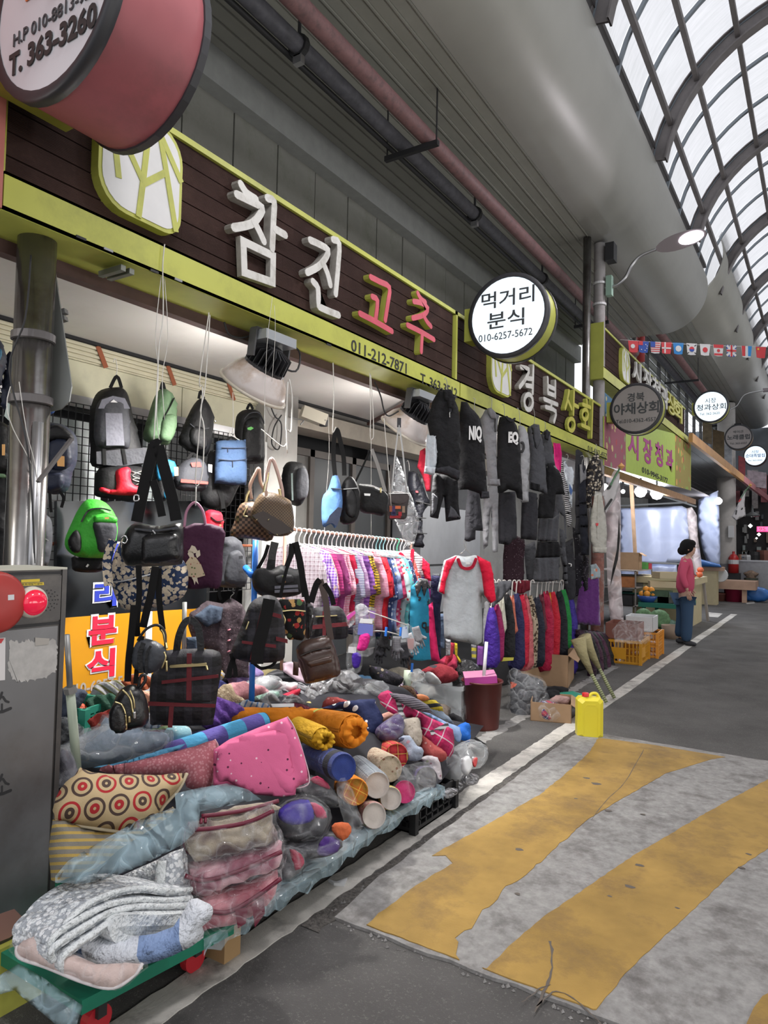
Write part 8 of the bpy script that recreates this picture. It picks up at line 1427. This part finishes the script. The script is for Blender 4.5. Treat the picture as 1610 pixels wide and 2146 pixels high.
for x,y,lab in ((1285,800,'blue clothes peg on the inner glove hook'),(1395,800,'blue clothes peg on the outer glove hook'),(1480,1070,'blue plastic pole stub behind the gloves')):
    c_=onx(450+x/3.578,1100+y/3.578,-2.46); MB().bar(c_-Vector((0,.004,.03)),c_+Vector((0,.004,.03)),.012,.012).build('clothes_peg' if 'peg' in lab else 'pole_stub',mat('blue_plastic',(.02,.16,.60),.4),label=lab,cat='peg' if 'peg' in lab else 'pole')
gp=MB().tube([onx(855,1405,-2.75),onx(853,1445,-2.75)],.03,12).build('green_post',mat('pale_green_plastic',(.40,.50,.36),.5),smooth=True); tag(gp,'pale green post foot standing behind the glove hooks','pole')
# clear sacks between bucket and boxes
lie('plastic_bag','clear sack of grey clothes with orange print beside the bucket',CFm,-2.28,[(735,1040),(790,1030),(850,1050),(910,1080),(925,1200),(940,1290),(870,1360),(740,1365),(730,1250)],cloth('grey_orange','floral',('#3c3d42','#55565c','#c4553a'),.12,wr=1),.22,48,.2,cat='plastic bag',wrap=CF_,rim=.1,lumps=.03)
lie('cloth_bundle','red, white and blue flag print cloth tied in a ball',CFm,-2.12,[(900,1240),(930,1200),(990,1205),(1025,1250),(1015,1300),(960,1325),(910,1300)],cloth('union_print','plaid',('#1e2c64','#a82a3c','#b5b5bd'),.06,wr=1,ang=.6),.16,48,.2,cat='bundle',wrap=CF_); lie('cloth_bundle','black cloths lying before the dark cardboard box',CFm,-2.3,[(920,1120),(1000,1095),(1080,1110),(1060,1160),(960,1180),(915,1160)],BKJ,.1,48,.4,cat='bundle')
lie('net_bag','black tulle heap under the violet blue jacket',CFm,-2.5,[(1120,1140),(1160,1080),(1250,1060),(1300,1130),(1200,1150)],cloth('black_tulle',c=('#0f0f12',),wr=1),.14,50,.4,cat='bundle')
# ================================================================ fruit stall, person and the far end of the lane
G2=(1200,1050,3.927); G1=(1200,650,3.927); G3=(1440,980,6.706)
PV=film('pink_curtain',(.95,.86,.88),.5,.2,3,.5,.8); SHT=film('blue_white_sheet',(.58,.66,.90),.80,.3,1.1,.3,.95)
def sheet(name,label,cr,Y,pts,m,t=.02,wave=(.03,.16,'v'),cat='plastic curtain',face=90,group=None,**k):
    x0,y0,s=cr; B=[(x0+a/s,y0+b/s) for a,b in pts]; c=ony(B[0][0],B[0][1],Y); pl=Plane(c,face)
    return puff(name,pl,B,t,m,wave=wave,label=label,cat=cat,group=group,**k)
sheet('plastic_curtain','pinkish plastic curtain tied back beside the purple dress',G2,10.1,[(270,-60),(330,-240),(375,-290),(392,-100),(395,200),(390,500),(425,960),(430,1000),(335,1150),(300,900),(290,600),(275,300)],PV,wave=(.03,.12,'v'))
sheet('plastic_curtain','narrow black strip drawn in for the dark gap beside the pinkish plastic',G2,10.0,[(385,100),(392,300),(375,480),(330,640),(310,700),(330,560),(365,400)],BLK,wave=None)  # black sheet stands in for the dark gap at the curtain
sheet('plastic_curtain','wrinkled clear curtain beside the painted pole',G2,10.3,[(190,440),(250,450),(262,700),(240,1000),(225,960),(215,700)],WF)
sheet('plastic_window','big milky plastic sheet lit from behind at the fruit stall',G2,16.2,[(395,60),(650,50),(900,40),(960,70),(965,300),(930,505),(700,512),(385,500)],SHT,wave=(.02,.5,'v'),cat='plastic sheet')
sheet('plastic_window','lower plastic sheet behind the fruit table',G2,16.3,[(385,515),(860,520),(870,720),(520,720),(395,640)],SHT,wave=(.02,.4,'v'),cat='plastic sheet')
sheet('plastic_curtain','pale pink gathered curtain behind the person',G2,15.8,[(940,60),(985,50),(1025,120),(1035,300),(1060,500),(1085,680),(1020,700),(985,500),(960,300)],PV,wave=(.03,.1,'v'))
sheet('plastic_curtain','bluish plastic tent wall between the stall and the thick column',G3,21.5,[(160,450),(440,320),(455,600),(470,1200),(460,1400),(300,1380),(230,1200),(150,800)],SHT,wave=(.03,.3,'n'))
fr=empty('stall_frame',tuple(ony(1330,1170,16.0)),'thin dark bars framing the plastic sheets of the fruit stall','frame')
for a,b in (((1296,1060),(1440,1053)),((1297,1177),(1425,1182)),((1300,1012),(1460,1062))): MB().tube([ony(a[0],a[1],16.1),ony(b[0],b[1],16.1)],.02,6).build('bar',mat('bar_grey',(.15,.16,.17),.5),fr)
wpo=onz(1339,1292,0); MB().bar((wpo.x,wpo.y,0),tuple(onx(1323,1008,wpo.x)),.09,.06).build('wooden_post',mat('post_wood',(.40,.26,.16),.7,var=.15),label='plain wooden post at the front of the fruit stall',cat='post')
lin=MB().bar(ony(1262,985,10.4),onx(1455,1052,-2.68),.08,.12).build('wooden_lintel',mat('lintel_wood',(.30,.17,.09),.7,var=.2),label='wooden lintel under the lime fruit banner',cat='beam')
ri=empty('stall_roof',(-4.4,14,3.2),'ribbed metal roof over the fruit stall behind the banner','roof')
for i in range(14): box('roof_sheet',(-3.03-i*.28,10.2,2.95+.02*i),(-3.03-i*.28+.26,24,2.98+.02*i),mat('roof_sheet',(.40,.37,.37),.4,metal=.2),ri)
for k,(x,y,Y,r,lab) in enumerate(((1343,1030,14.5,.12,'first glowing globe bulb inside the fruit stall'),(1377,1034,15,.13,'larger glowing globe bulb beside the first one'),(1306,1030,12,.035,'tiny glowing bulb by the wooden lintel'),(1268,1022,11,.06,'glowing bulb behind the flag'),(1506,1050,21,.10,'white glow lamp by the thick column'))):
    p=ony(x,y,Y); t=empty('globe_bulb',tuple(p),lab,'lamp'); MB().lathe(p,[(0,-r),(r*.6,-r*.8),(r,-r*.1),(r*.9,r*.4),(r*.5,r*.8),(r*.25,r)],n=14).build('glass_globe',glow('bulb_%d' % k,(1,.98,1),9),t,smooth=True); MB().tube([p+Vector((0,0,r)),p+Vector((0,0,r+.15))],.02,6).build('socket',BLK,t)
    lamp('bulb_light','POINT',tuple(p-Vector((0,.3,.25))),34 if k < 2 or k == 4 else 12,(.9,.93,1),.12)
lamp('stall_back_light','AREA',(-3.9,18.0,2.6),60,(.86,.91,1),1.2,aim=(-3.4,16,1.2))
# flags of the republic on short poles
def kflag(cr,Y,pole,cloth_,lab,tilt):
    x0,y0,s=cr; P_=Plane(ony(x0+cloth_[0][0]/s,y0+cloth_[0][1]/s,Y),70); g=lambda p: P_.uv(x0+p[0]/s,y0+p[1]/s); t=empty('national_flag',tuple(P_.P),lab,'flag')
    puff('flag_cloth',P_,[(x0+a/s,y0+b/s) for a,b in cloth_],.015,mat('flag_cloth',(.55,.53,.54),.8),t,wave=(.012,.12,'v'),rim=.01)
    cord('flag_pole',[P_.pt(*g(p),0) for p in pole],.014,mat('flag_pole',(.10,.22,.12),.5),t,n=6); MB().lathe(P_.pt(*g(pole[-1]),0),[(0,-.05),(.05,0),(0,.05)],n=10).build('pole_tip',TAGO,t)
    for pp,m in tilt: MB().ribbon([g(p) for p in pp],.03,P_,.012,.018).build('flag_mark',m,t)
kflag(G1,9.6,[(300,1470),(350,1370),(402,1285)],[(390,1340),(385,1440),(350,1560),(275,1670),(262,1560),(240,1510),(300,1440),(350,1385)],'white flag with black bars on a green pole by the plastic curtain',[([(265,1640),(320,1560)],INK),([(290,1470),(310,1450)],INK)])
kflag(G1,20,[(1380,1560),(1430,1480),(1465,1440)],[(1428,1470),(1390,1530),(1340,1640),(1310,1700),(1345,1730),(1428,1690),(1418,1600)],'white national flag hanging beside the thick column',[([(1370,1575),(1385,1555)],RD),([(1345,1680),(1350,1650)],INK),([(1392,1640),(1398,1630)],INK)])
# crates and boxes in front of the stall
YCR=mat('orange_crate',(.58,.27,.015),.45); YCR2=mat('bright_orange_crate',(.66,.27,.03),.45)
T=crate('fruit_crate','yellow orange plastic crate nearest the coats, with a plain label plate',(-2.25,9.62,0),.46,.62,.30,.05,YCR,nb=10); MB().box((-2.018,9.45,.08),(-2.008,9.62,.2)).build('label_plate',YCR,T); MB().box((-2.4,9.295,.06),(-2.18,9.305,.2)).build('label_plate',YCR,T)
crate('fruit_crate','lower orange crate behind the yellow orange one',(-2.17,10.3,0),.42,.5,.17,.05,YCR2,nb=8); crate('fruit_crate','upper orange crate stacked behind the yellow orange one',(-2.17,10.3,.172),.42,.5,.17,.05,YCR2,nb=8)
cb=carton('basin_box','reddish brown open box in clear plastic on the first fruit crate',(-2.27,9.62,.305),.40,.5,.2,.05,mat('redbrown_box',(.20,.07,.05),.6),flaps=False); puff('plastic_wrap',pxat(1320,1340,-2.02,45,.1),[(1283,1320),(1300,1300),(1340,1296),(1365,1315),(1368,1335),(1355,1350),(1320,1350),(1288,1345)],.06,CF_,cb,wave=(.012,.07,'n'),lumps=.02)
carton('foam_box','white foam box on the stacked orange crates',(-2.2,10.3,.345),.36,.46,.2,.05,WHT,flaps=False)
GRN=mat('leaf_green',(.10,.20,.09),.7,var=.3,vs=20)
for x,y,X,r,lab,m in ((1382,1297,-2.5,.17,'green cabbage bundle behind the foam box',GRN),(1349,1290,-2.7,.13,'wrapped green vegetable beside the wooden post',GRN),(1407,1310,-2.35,.10,'bag of pale green leaves by the basket',mat('pale_leaf',(.22,.35,.28),.6,var=.3,vs=25))):
    p=onx(x,y,X); puff('vegetable',Plane(p,60),[(r*1.1*math.cos(a),r*math.sin(a)) for a in [k*PI/6 for k in range(12)]],r*1.6,m,px=False,lumps=.02,wave=(.008,.05,'v'),label=lab,cat='vegetable')
bk2=empty('basket',tuple(onz(1407,1338,0)),'small beige basket under the pale green leaves','basket'); MB().lathe(onz(1407,1338,0),[(0,0),(.13,0),(.16,.22),(.145,.22),(.12,.02)],n=16).build('basket_body',mat('beige_basket',(.30,.22,.16),.7),bk2,smooth=True)
# fruit table with bowls, boxes and fruit
tb=empty('fruit_table',(-2.9,13.3,0),'green topped fruit table inside the stall','table'); GT=mat('green_table',(.01,.13,.09),.5)
tp0=ony(1338,1262,13.2); tp1=ony(1420,1272,13.2); MB().box((tp0.x,13.2,tp0.z-.08),(tp1.x+.1,14.6,tp0.z)).build('table_top',GT,tb)
for x in (tp0.x+.05,tp1.x+.0): MB().box((x,13.25,0),(x+.06,13.31,tp0.z-.08)).build('leg',GT,tb); MB().box((x,14.4,0),(x+.06,14.46,tp0.z-.08)).build('leg',GT,tb)
OR_=mat('mandarin',(.72,.28,.02),.5); zt=tp0.z
bw=ony(1358,1250,13.4); bo=empty('fruit_bowl',(bw.x,13.4,zt),'blue enamel bowl of oranges on the green table','bowl'); MB().lathe((bw.x,13.4,zt),[(0,0),(.12,0),(.19,.11),(.18,.115),(.11,.02)],n=20).build('bowl_body',mat('bowl_blue',(.03,.08,.3),.3),bo,smooth=True)
for k,(dx,dy,dz) in enumerate(((-.1,0,.14),(0,-.06,.15),(.1,0,.14),(0,.08,.14),(-.03,0,.23),(.06,.0,.22))): MB().lathe((bw.x+dx,13.4+dy,zt+dz),[(0,-.06),(.045,-.04),(.062,0),(.045,.04),(0,.06)],n=10).build('orange',OR_,smooth=True,label='orange in the blue bowl',cat='fruit',group='oranges in the blue enamel bowl')
for x,y,w,d,h,m,lab in ((1372,1258,.55,.4,.38,mat('dark_green_box',(.05,.09,.05),.7,var=.3,vs=12),'dark green printed fruit box beside the blue bowl'),(1400,1262,.5,.4,.2,mat('dark_fruit_box',(.07,.07,.06),.7,var=.5,vs=20),'dark box of small fruit at the front of the table')):
    p=ony(x,y,13.5); carton('fruit_box',lab,(p.x+.05,13.55,zt),w*.8,d,h*.55,0,m,flaps=False)
YB=mat('cream_card',(.52,.44,.28),.7); 
for x,y,lab,rz,dz in ((1388,1236,'open cream carton on top of the dark green box',.3,.25),(1400,1222,'tilted cream carton lid with white lining',.6,.42)): p=ony(x,y,13.8); carton('fruit_box',lab,(p.x,13.9,zt+dz),.5,.36,.12,rz,YB)
cab=empty('cream_counter',(-2.35,15.2,0),'cream wooden counter with shelf ledge beside the person','counter'); c0=onz(1452,1308,0); CRW=mat('cream_wood',(.50,.43,.26),.6,var=.06)
cx0=-2.19; MB().box((-3.3,14.6,0),(cx0,15.8,.80)).build('counter_body',CRW,cab); MB().box((-3.4,14.5,.80),(cx0+.08,16.0,.92)).build('counter_top',CRW,cab)
for y in (16.0,15.9): MB().bar((cx0+.1,y,0),(cx0+.02,y-.1,.85),.04).build('trestle_leg',mat('grey_wood',(.30,.27,.25),.8),cab)
for k in range(9): MB().lathe((-2.45+.11*(k % 4),15.0+.12*(k//4),.985+(.09 if k > 6 else 0)),[(0,-.06),(.05,-.04),(.066,0),(.045,.045),(0,.055)],n=10).build('persimmon',mat('persimmon',(.72,.16,.06),.5),smooth=True,label='orange red persimmon on the cream counter',cat='fruit',group='persimmons piled on the cream counter')
carton('cardboard_box','brown carton with a white label on the shelf at the back of the stall',(onx(1315,1210,-3.4).x,onx(1315,1210,-3.4).y,1.05),.5,.5,.34,.1); sf=empty('shelf_rack',(-3.5,12.6,0),'back shelf of fruit cartons behind the wooden post','shelf')
sp0=onx(1315,1215,-3.4); 
for z in (.35,.7,1.03): MB().box((-3.9,sp0.y-.6,z),(-3.1,sp0.y+.9,z+.02)).build('shelf_board',mat('grey_wood',(.30,.27,.25),.8),sf)
for yy in (sp0.y-.6,sp0.y+.88): MB().box((-3.12,yy,0),(-3.1,yy+.03,1.05)).build('upright',mat('grey_wood',(.30,.27,.25),.8),sf)
for k,(z,dy,h,hx,lab) in enumerate(((.37,-.4,.2,'#2b2a2c','black crate on the lowest shelf'),(.37,.2,.22,'#1f5f55','teal bag on the lowest shelf'),(.72,-.4,.2,'#a86a3c','orange brown carton on the middle shelf'),(.72,.15,.22,'#6c6a66','grey carton on the middle shelf'),(1.05,.55,.14,'#3f7a34','green fruit tray on the top shelf'),(1.05,.8,.12,'#8c2233','red fruit tray on the top shelf'))): carton('fruit_carton',lab,(-3.35,sp0.y+dy,z),.4,.45,h,.1*k,mat('fc'+hx[1:],hexc(hx),.7,var=.2,vs=10),flaps=False)
# ---- person
def skin(name,V,E,R_,m,parent,sub=1):
    me=bpy.data.meshes.new(name); me.from_pydata([tuple(v) for v in V],E,[]); o=bpy.data.objects.new(name,me); COL.objects.link(o)
    md=o.modifiers.new('s','SKIN'); md.use_smooth_shade=True
    for i,r in enumerate(R_): me.skin_vertices[0].data[i].radius=(r,r) if isinstance(r,(int,float)) else r
    me.skin_vertices[0].data[0].use_root=True; o.modifiers.new('u','SUBSURF').levels=sub
    dg=bpy.context.evaluated_depsgraph_get(); m2=bpy.data.meshes.new_from_object(o.evaluated_get(dg)); V2=[v.co.copy() for v in m2.vertices]; F2=[tuple(p.vertices) for p in m2.polygons]; bpy.data.objects.remove(o)
    return mesh(name,V2,F2,m,parent,smooth=True)
PYY=11.75; K=lambda x,y,dy=0.0: ony(x,y,PYY)+Vector((0,dy,0))
pe=empty('person',tuple(onz(1436,1352,0)),'person in a pink cardigan and blue jeans standing in profile by the fruit stall','person')
SKN=mat('skin',(.50,.30,.22),.6); PKC=cloth('pink_cardigan','dots',('#c2506c','#d4708a'),.012,wr=.8); JNS=cloth('blue_jeans',c=('#2f4560','#3b5470'),s=.15,wr=.8); HAIR=cloth('black_hair',c=('#0e0d0e',),wr=.6,ws=40); SHO=mat('dark_shoe',(.025,.025,.03),.6)
# body: pelvis, spine, neck, head, arms, legs in one surface
V=[K(1437,1238),K(1437,1205),K(1440,1176),K(1445,1166),K(1448,1153),K(1449,1140),K(1437,1172,.16),K(1436,1205,.20),K(1444,1235,.2),K(1441,1172,-.17),K(1436,1208,-.2),K(1446,1238,-.2),K(1430,1250,.08),K(1427,1300,.09),K(1424,1340,.09),K(1441,1250,-.09),K(1441,1300,-.09),K(1440,1346,-.09)]
E=[(0,1),(1,2),(2,3),(3,4),(4,5),(2,6),(6,7),(7,8),(2,9),(9,10),(10,11),(0,12),(12,13),(13,14),(0,15),(15,16),(16,17)]
skin('body',V,E,[.09,.10,.10,.05,.085,.07,.045,.036,.025,.045,.036,.025,.075,.05,.038,.075,.05,.038],SKN,pe)
def hand(p,d,side):
    d=Vector(d).normalized(); s_=Vector((0,side,0)); V=[p,p+d*.07]; E=[(0,1)]; R_=[.028,.03]
    for i,(o,L) in enumerate(((-.026,.06),(-.009,.072),(.009,.068),(.026,.052))):
        n=len(V); a=p+d*.075+d.cross(s_).normalized()*o; b_=a+d*L*.5+s_*.004; c=a+d*L+s_*.016*-1; V += [a,b_,c]; E += [(1,n),(n,n+1),(n+1,n+2)]; R_ += [.0095,.009,.007]
    n=len(V); V += [p+d*.03+Vector((.035,0,.0)),p+d*.065+Vector((.055,0,0))]; E += [(0,n),(n,n+1)]; R_ += [.011,.009]
    skin('hand',V,E,R_,SKN,pe)
hand(K(1446,1238,-.2),(.25,0,-1),-1); hand(K(1444,1236,.2),(.2,0,-1),1)
skin('cardigan',[K(1436,1250),K(1436,1215),K(1437,1190),K(1442,1170),K(1437,1176,.15),K(1435,1206,.2),K(1443,1232,.2),K(1441,1177,-.16),K(1435,1208,-.22),K(1445,1233,-.21)],[(0,1),(1,2),(2,3),(2,4),(4,5),(5,6),(2,7),(7,8),(8,9)],[(.19,.155),(.18,.15),(.175,.15),.085,.07,.058,.045,.072,.06,.046],PKC,pe)
skin('jeans',[K(1436,1240),K(1429,1255,.08),K(1427,1298,.09),K(1421,1338,.09),K(1442,1255,-.09),K(1443,1300,-.09),K(1440,1346,-.09)],[(0,1),(1,2),(2,3),(0,4),(4,5),(5,6)],[(.165,.14),.115,.09,.085,.115,.092,.09],JNS,pe)
for c_,r in ((K(1441,1146),(.115,.115,.125)),(K(1430,1154),(.07,.07,.07)),(K(1448,1139),(.075,.09,.06))):
    mb=MB().lathe((0,0,0),[(math.sin(PI*k/8),-math.cos(PI*k/8)) for k in range(9)],n=14); mb.V=[c_+Vector((v.x*r[0],v.y*r[1],v.z*r[2])) for v in mb.V]; mb.build('hair',HAIR,pe,smooth=True)
for nm,a,r in (('nose',K(1456.5,1153),.014),('ear',K(1445,1152,-.085),.02),('eye',K(1454,1149,-.035),.009),('mouth',K(1455,1159,-.01),.012)): MB().lathe(a,[(0,-r),(r*.8,-r*.5),(r,0),(r*.7,r*.6),(0,r)],n=8).build(nm,SKN if nm in ('nose','ear') else mat('feature_dark',(.12,.04,.04),.5),pe,smooth=True)
puff('white_collar',Plane(K(1450,1185,-.05),60),[(1446,1166),(1452,1172),(1458,1190),(1460,1207),(1455,1205),(1448,1185)],.08,mat('white_shirt',(.6,.58,.58),.8),pe,round_=1)
for x,y,dy in ((1420,1343,.09),(1441,1353,-.09)):
    h=onz(x,y,0) if False else Vector((K(x,y).x,PYY+dy,.0)); skin('shoe',[h+Vector((-.05,0,.05)),h+Vector((.04,0,.045)),h+Vector((.15,-.02,.035))],[(0,1),(1,2)],[(.05,.05),(.05,.045),(.042,.03)],SHO,pe)
# ---- far end: bench, basins, counter, dark shop front
BW=mat('bench_wood',(.42,.27,.19),.7,var=.12,vs=3); be=empty('wooden_bench',tuple(onz(1560,1258,0)),'low wooden bench table in front of the thick column','bench')
BY=22.0; b0=ony(1483,1224,BY); b1=ony(1584,1232,BY); MB().box((b0.x,BY,b0.z-.12),(b1.x,BY+1.0,b0.z+.12)).build('bench_top',BW,be)
for x in (b0.x+.05,b1.x-.35): MB().box((x,BY+.1,0),(x+.12,BY+.22,b0.z-.12)).build('leg',BW,be); MB().box((x,BY+.8,0),(x+.12,BY+.92,b0.z-.12)).build('leg',BW,be)
for px,w,h,m,lab,nm in ((1503,.26,.2,mat('brown_basin',(.22,.09,.07),.5),'brown plastic basin under the bench','basin'),(1537,.26,.44,mat('crimson_tub',(.30,.02,.06),.4),'crimson plastic tub under the bench','tub')):
    p=ony(px,1250,BY+.3); t=empty(nm,(p.x,BY+.4,0),lab,'basin'); MB().lathe((p.x,BY+.4,0),[(0,0),(w*.85,0),(w,h),(w*1.05,h),(w*1.02,h+.03),(w*.9,h),(w*.8,.04)],n=20).build(nm+'_body',m,t,smooth=True)
for px,lab in ((1560,'blue plastic bundle beneath the bench end'),(1588,'blue bag beside the bench leg')): p=ony(px,1240,BY+.6); puff('blue_bag',Plane((p.x,BY+.7,.22),90),[(.34*math.cos(a),.22*math.sin(a)) for a in [k*PI/6 for k in range(12)]],.3,mat('blue_sack',(.03,.14,.42),.4,bmp=.6,bs=10),px=False,lumps=.04,label=lab,cat='bag')
gs=empty('green_scale',tuple(ony(1503,1205,21)),'green weighing scale with round dial behind the bench','scale'); p=ony(1500,1205,21); MB().box((p.x-.25,21,p.z-.25),(p.x+.05,21.3,p.z+.2)).build('scale_body',mat('scale_green',(.02,.14,.09),.5),gs); MB().lathe((p.x+.12,20.98,p.z),[(0,0),(.18,0),(.19,.06),(0,.06)],(0,1,0),16).build('dial',WHT,gs)
ct_=empty('side_table',tuple(ony(1480,1200,20.5)),'small pale table with blue sack on top beside the pink curtain','table'); p=ony(1484,1196,20.5); MB().box((p.x-.35,20.5,p.z),(p.x+.35,21.1,p.z+.1)).build('table_top',BW,ct_); MB().box((p.x-.3,20.55,0),(p.x+.2,21,p.z)).build('cabinet_body',CRW,ct_)
puff('blue_sack',Plane((p.x,20.4,p.z+.1),90),[(-.35,0),(-.35,.4),(-.2,.5),(-.15,.2),(.3,.08),(.35,0)],.25,mat('blue_sack',(.03,.14,.42),.4,bmp=.6,bs=10),px=False,label='blue folded sack on the small pale table',cat='bag')
SCN=mat('steel_counter',(.30,.30,.31),.35,metal=.6,var=.1); ck=empty('steel_counter',tuple(ony(1590,1235,25)),'stainless steel food counter at the far end of the lane','counter')
k0=ony(1546,1176,26.5); MB().box((k0.x,26.5,0),(k0.x+6,27.5,k0.z)).build('counter_front',SCN,ck); MB().box((k0.x-.02,26.45,k0.z),(k0.x+6,27.5,k0.z+.05)).build('counter_top',STEEL,ck); MB().box((k0.x,26.48,k0.z-.95),(k0.x+6,26.5,k0.z-.93)).build('panel_line',BLK,ck)
fe=ony(1537,1182,26); t=empty('fire_extinguisher',tuple(fe),'red fire extinguisher standing beside the thick column','extinguisher'); MB().box((fe.x-.15,26,0),(fe.x+.2,26.3,fe.z-.3)).build('stand',BLK,t); MB().lathe((fe.x,26.1,fe.z-.3),[(0,0),(.16,0),(.16,.5),(.1,.6),(.04,.64),(.04,.72)],n=14).build('cylinder',mat('ext_red',(.42,.02,.02),.4),t,smooth=True); MB().lathe((fe.x,26.1,fe.z),[(.163,0),(.163,.14)],n=14).build('label_band',WHT,t)
for px,py,w,h,m,lab in ((1567,1160,.5,.17,WHT,'white box on the steel counter'),(1567,1171,.36,.15,mat('blue_tray',(.03,.14,.42),.4),'blue tray on the steel counter'),(1552,1172,.16,.18,mat('copper_pot',(.3,.15,.1),.4),'small copper jar on the steel counter'),(1583,1168,.4,.28,BLK,'black covered pot on the steel counter'),(1603,1165,.5,.34,mat('brown_basin',(.22,.09,.07),.5),'stack of brown basins on the steel counter')):
    p=ony(px,py,26.8); t=empty('counter_item',(p.x,26.8,k0.z+.05),lab,'kitchenware'); MB().lathe((p.x,26.8,k0.z+.05),[(0,0),(w*.42,0),(w*.5,h*.6),(w*.48,h),(0,h)],n=12 if w < .5 else 4).build('vessel',m,t)
pt_=ony(1575,1205,26.3); t=empty('potted_plant',(pt_.x,26.2,pt_.z-.3),'small potted plant before the steel counter','plant'); MB().lathe((pt_.x,26.2,pt_.z-.35),[(0,0),(.18,0),(.22,.25),(0,.25)],n=10).build('pot',mat('dark_pot',(.07,.08,.06),.7),t); puff('foliage',Plane((pt_.x,26.2,pt_.z),90),[(.2*math.cos(a)*(1+.3*math.sin(5*a)),.16*math.sin(a)) for a in [k*PI/8 for k in range(16)]],.2,mat('plant_mix',(.2,.14,.10),.8,var=.5,vs=14),t,px=False)
wb=box('wall_end',(-9,33.0,0),(4.4,33.2,4.6),mat('dark_shop',(.04,.04,.042),.7,var=.5,vs=1.2),kind='structure'); box('upper_facade',(-9,33,4.6),(4.4,33.2,6.6),mat('bluegrey_facade',(.17,.19,.21),.7,var=.3,vs=1),wb)
rr2=random.Random(8)
for i in range(70):
    x=rr2.uniform(-4.2,-.6); z=rr2.uniform(.9,2.9); w=rr2.uniform(.04,.16); h=rr2.uniform(.08,.5); c=rr2.choice([(.30,.32,.31),(.18,.17,.16),(.42,.44,.42),(.25,.20,.15),(.10,.12,.13),(.35,.42,.40)]); box('shelf_item',(x,32.7,z),(x+w,32.98,z+h),mat('si%.2f%.2f' % (c[0],c[1]),c,.5),wb)
for i in range(9): box('signboard_strip',(-3.6+i*.33,32.6,3.2+.25*(i % 3)),(-3.38+i*.33,32.7,4.6+.2*(i % 2)),mat('strip%d' % (i % 3),((.35,.33,.32),(.30,.10,.11),(.45,.43,.40))[i % 3],.6,var=.3,vs=8),wb)
ne_=ony(1604,1109,30); t=empty('neon_sign',tuple(ne_),'glowing pink sign box with numerals at the far shop','sign'); PN=Plane((ne_.x,30,ne_.z),90); puff('sign_box',PN,[(-.28,-.1),(.5,-.1),(.5,.1),(-.28,.1)],.1,glow('pink_glow',(.95,.03,.20),1.6),t,px=False,rim=.03); text('neon_text','95 F',PN,(-.2,-.06,.2,.06),mat('pale_pink_text',(.7,.35,.4),.5),t,w=.06,d=.01)
sw=ony(1532,1114,26.1); MB().box((sw.x-.08,26.1,sw.z-.2),(sw.x+.1,26.2,sw.z+.2)).build('white_box',WHT,label='white switch box on the thick column',cat='box')
hl=ony(1577,1078,29); t=empty('pendant_lamp',tuple(hl),'grey glass pendant lamp before the dark far shop','lamp'); MB().lathe(hl,[(.02,.35),(.05,.1),(.26,-.02),(.25,-.06),(0,-.1)],n=16).build('lamp_shade',mat('smoked_glass',(.16,.17,.17),.2),t,smooth=True)
for k,(x,y,r) in enumerate(((1591,1120,.07),(1573,1102,.08),(1586,1128,.04),(1547,1168,.03))): p=ony(x,y,29.5); t=empty('small_light',tuple(p),['small white light under the pink sign','round white light near the pendant lamp','tiny warm light above the steel counter','tiny light by the red extinguisher'][k],'lamp'); MB().lathe(p,[(0,-r),(r,0),(0,r)],n=8).build('bulb',glow('far_bulb',(1,1,.96),4),t)
# shop signs crowded above the awning
sg_=ony(1500,930,24); 
for k,(x0,x1,y0,y1,hx,lab) in enumerate(((1473,1492,880,925,'#6b5d45','brown sign box with pale emblem beside the high sign'),(1494,1518,900,960,'#5b4a2e','ochre bulb covered signboard below the far glowing sign'),(1512,1534,930,975,'#8f9399','white notice board under the unlit far round sign'),(1548,1562,955,1000,'#7a2a30','narrow red hanging banner at the far end'),(1566,1606,985,1018,'#8c8088','pale banner strips beneath the smallest round sign'))):
    P_=Plane(ony(x0,y0,25+k*.4),78); slab('far_signboard',P_,[(x0,y0),(x1,y0+6),(x1,y1+6),(x0,y1)],-.05,.05,mat('fs'+hx[1:],hexc(hx),.6,var=.35,vs=7),label=lab,cat='sign')
# short white marks on the far road
for q4 in ([(1410,1285),(1452,1288),(1440,1300),(1402,1298)],[(1562,1262),(1580,1260),(1583,1264),(1566,1266)],[(1485,1283),(1515,1286),(1505,1294),(1482,1292)]):
    V=[onz(x,y,.004) for x,y in q4]; mesh('road_mark',V,[(0,1,2,3)],WLINE,floor)
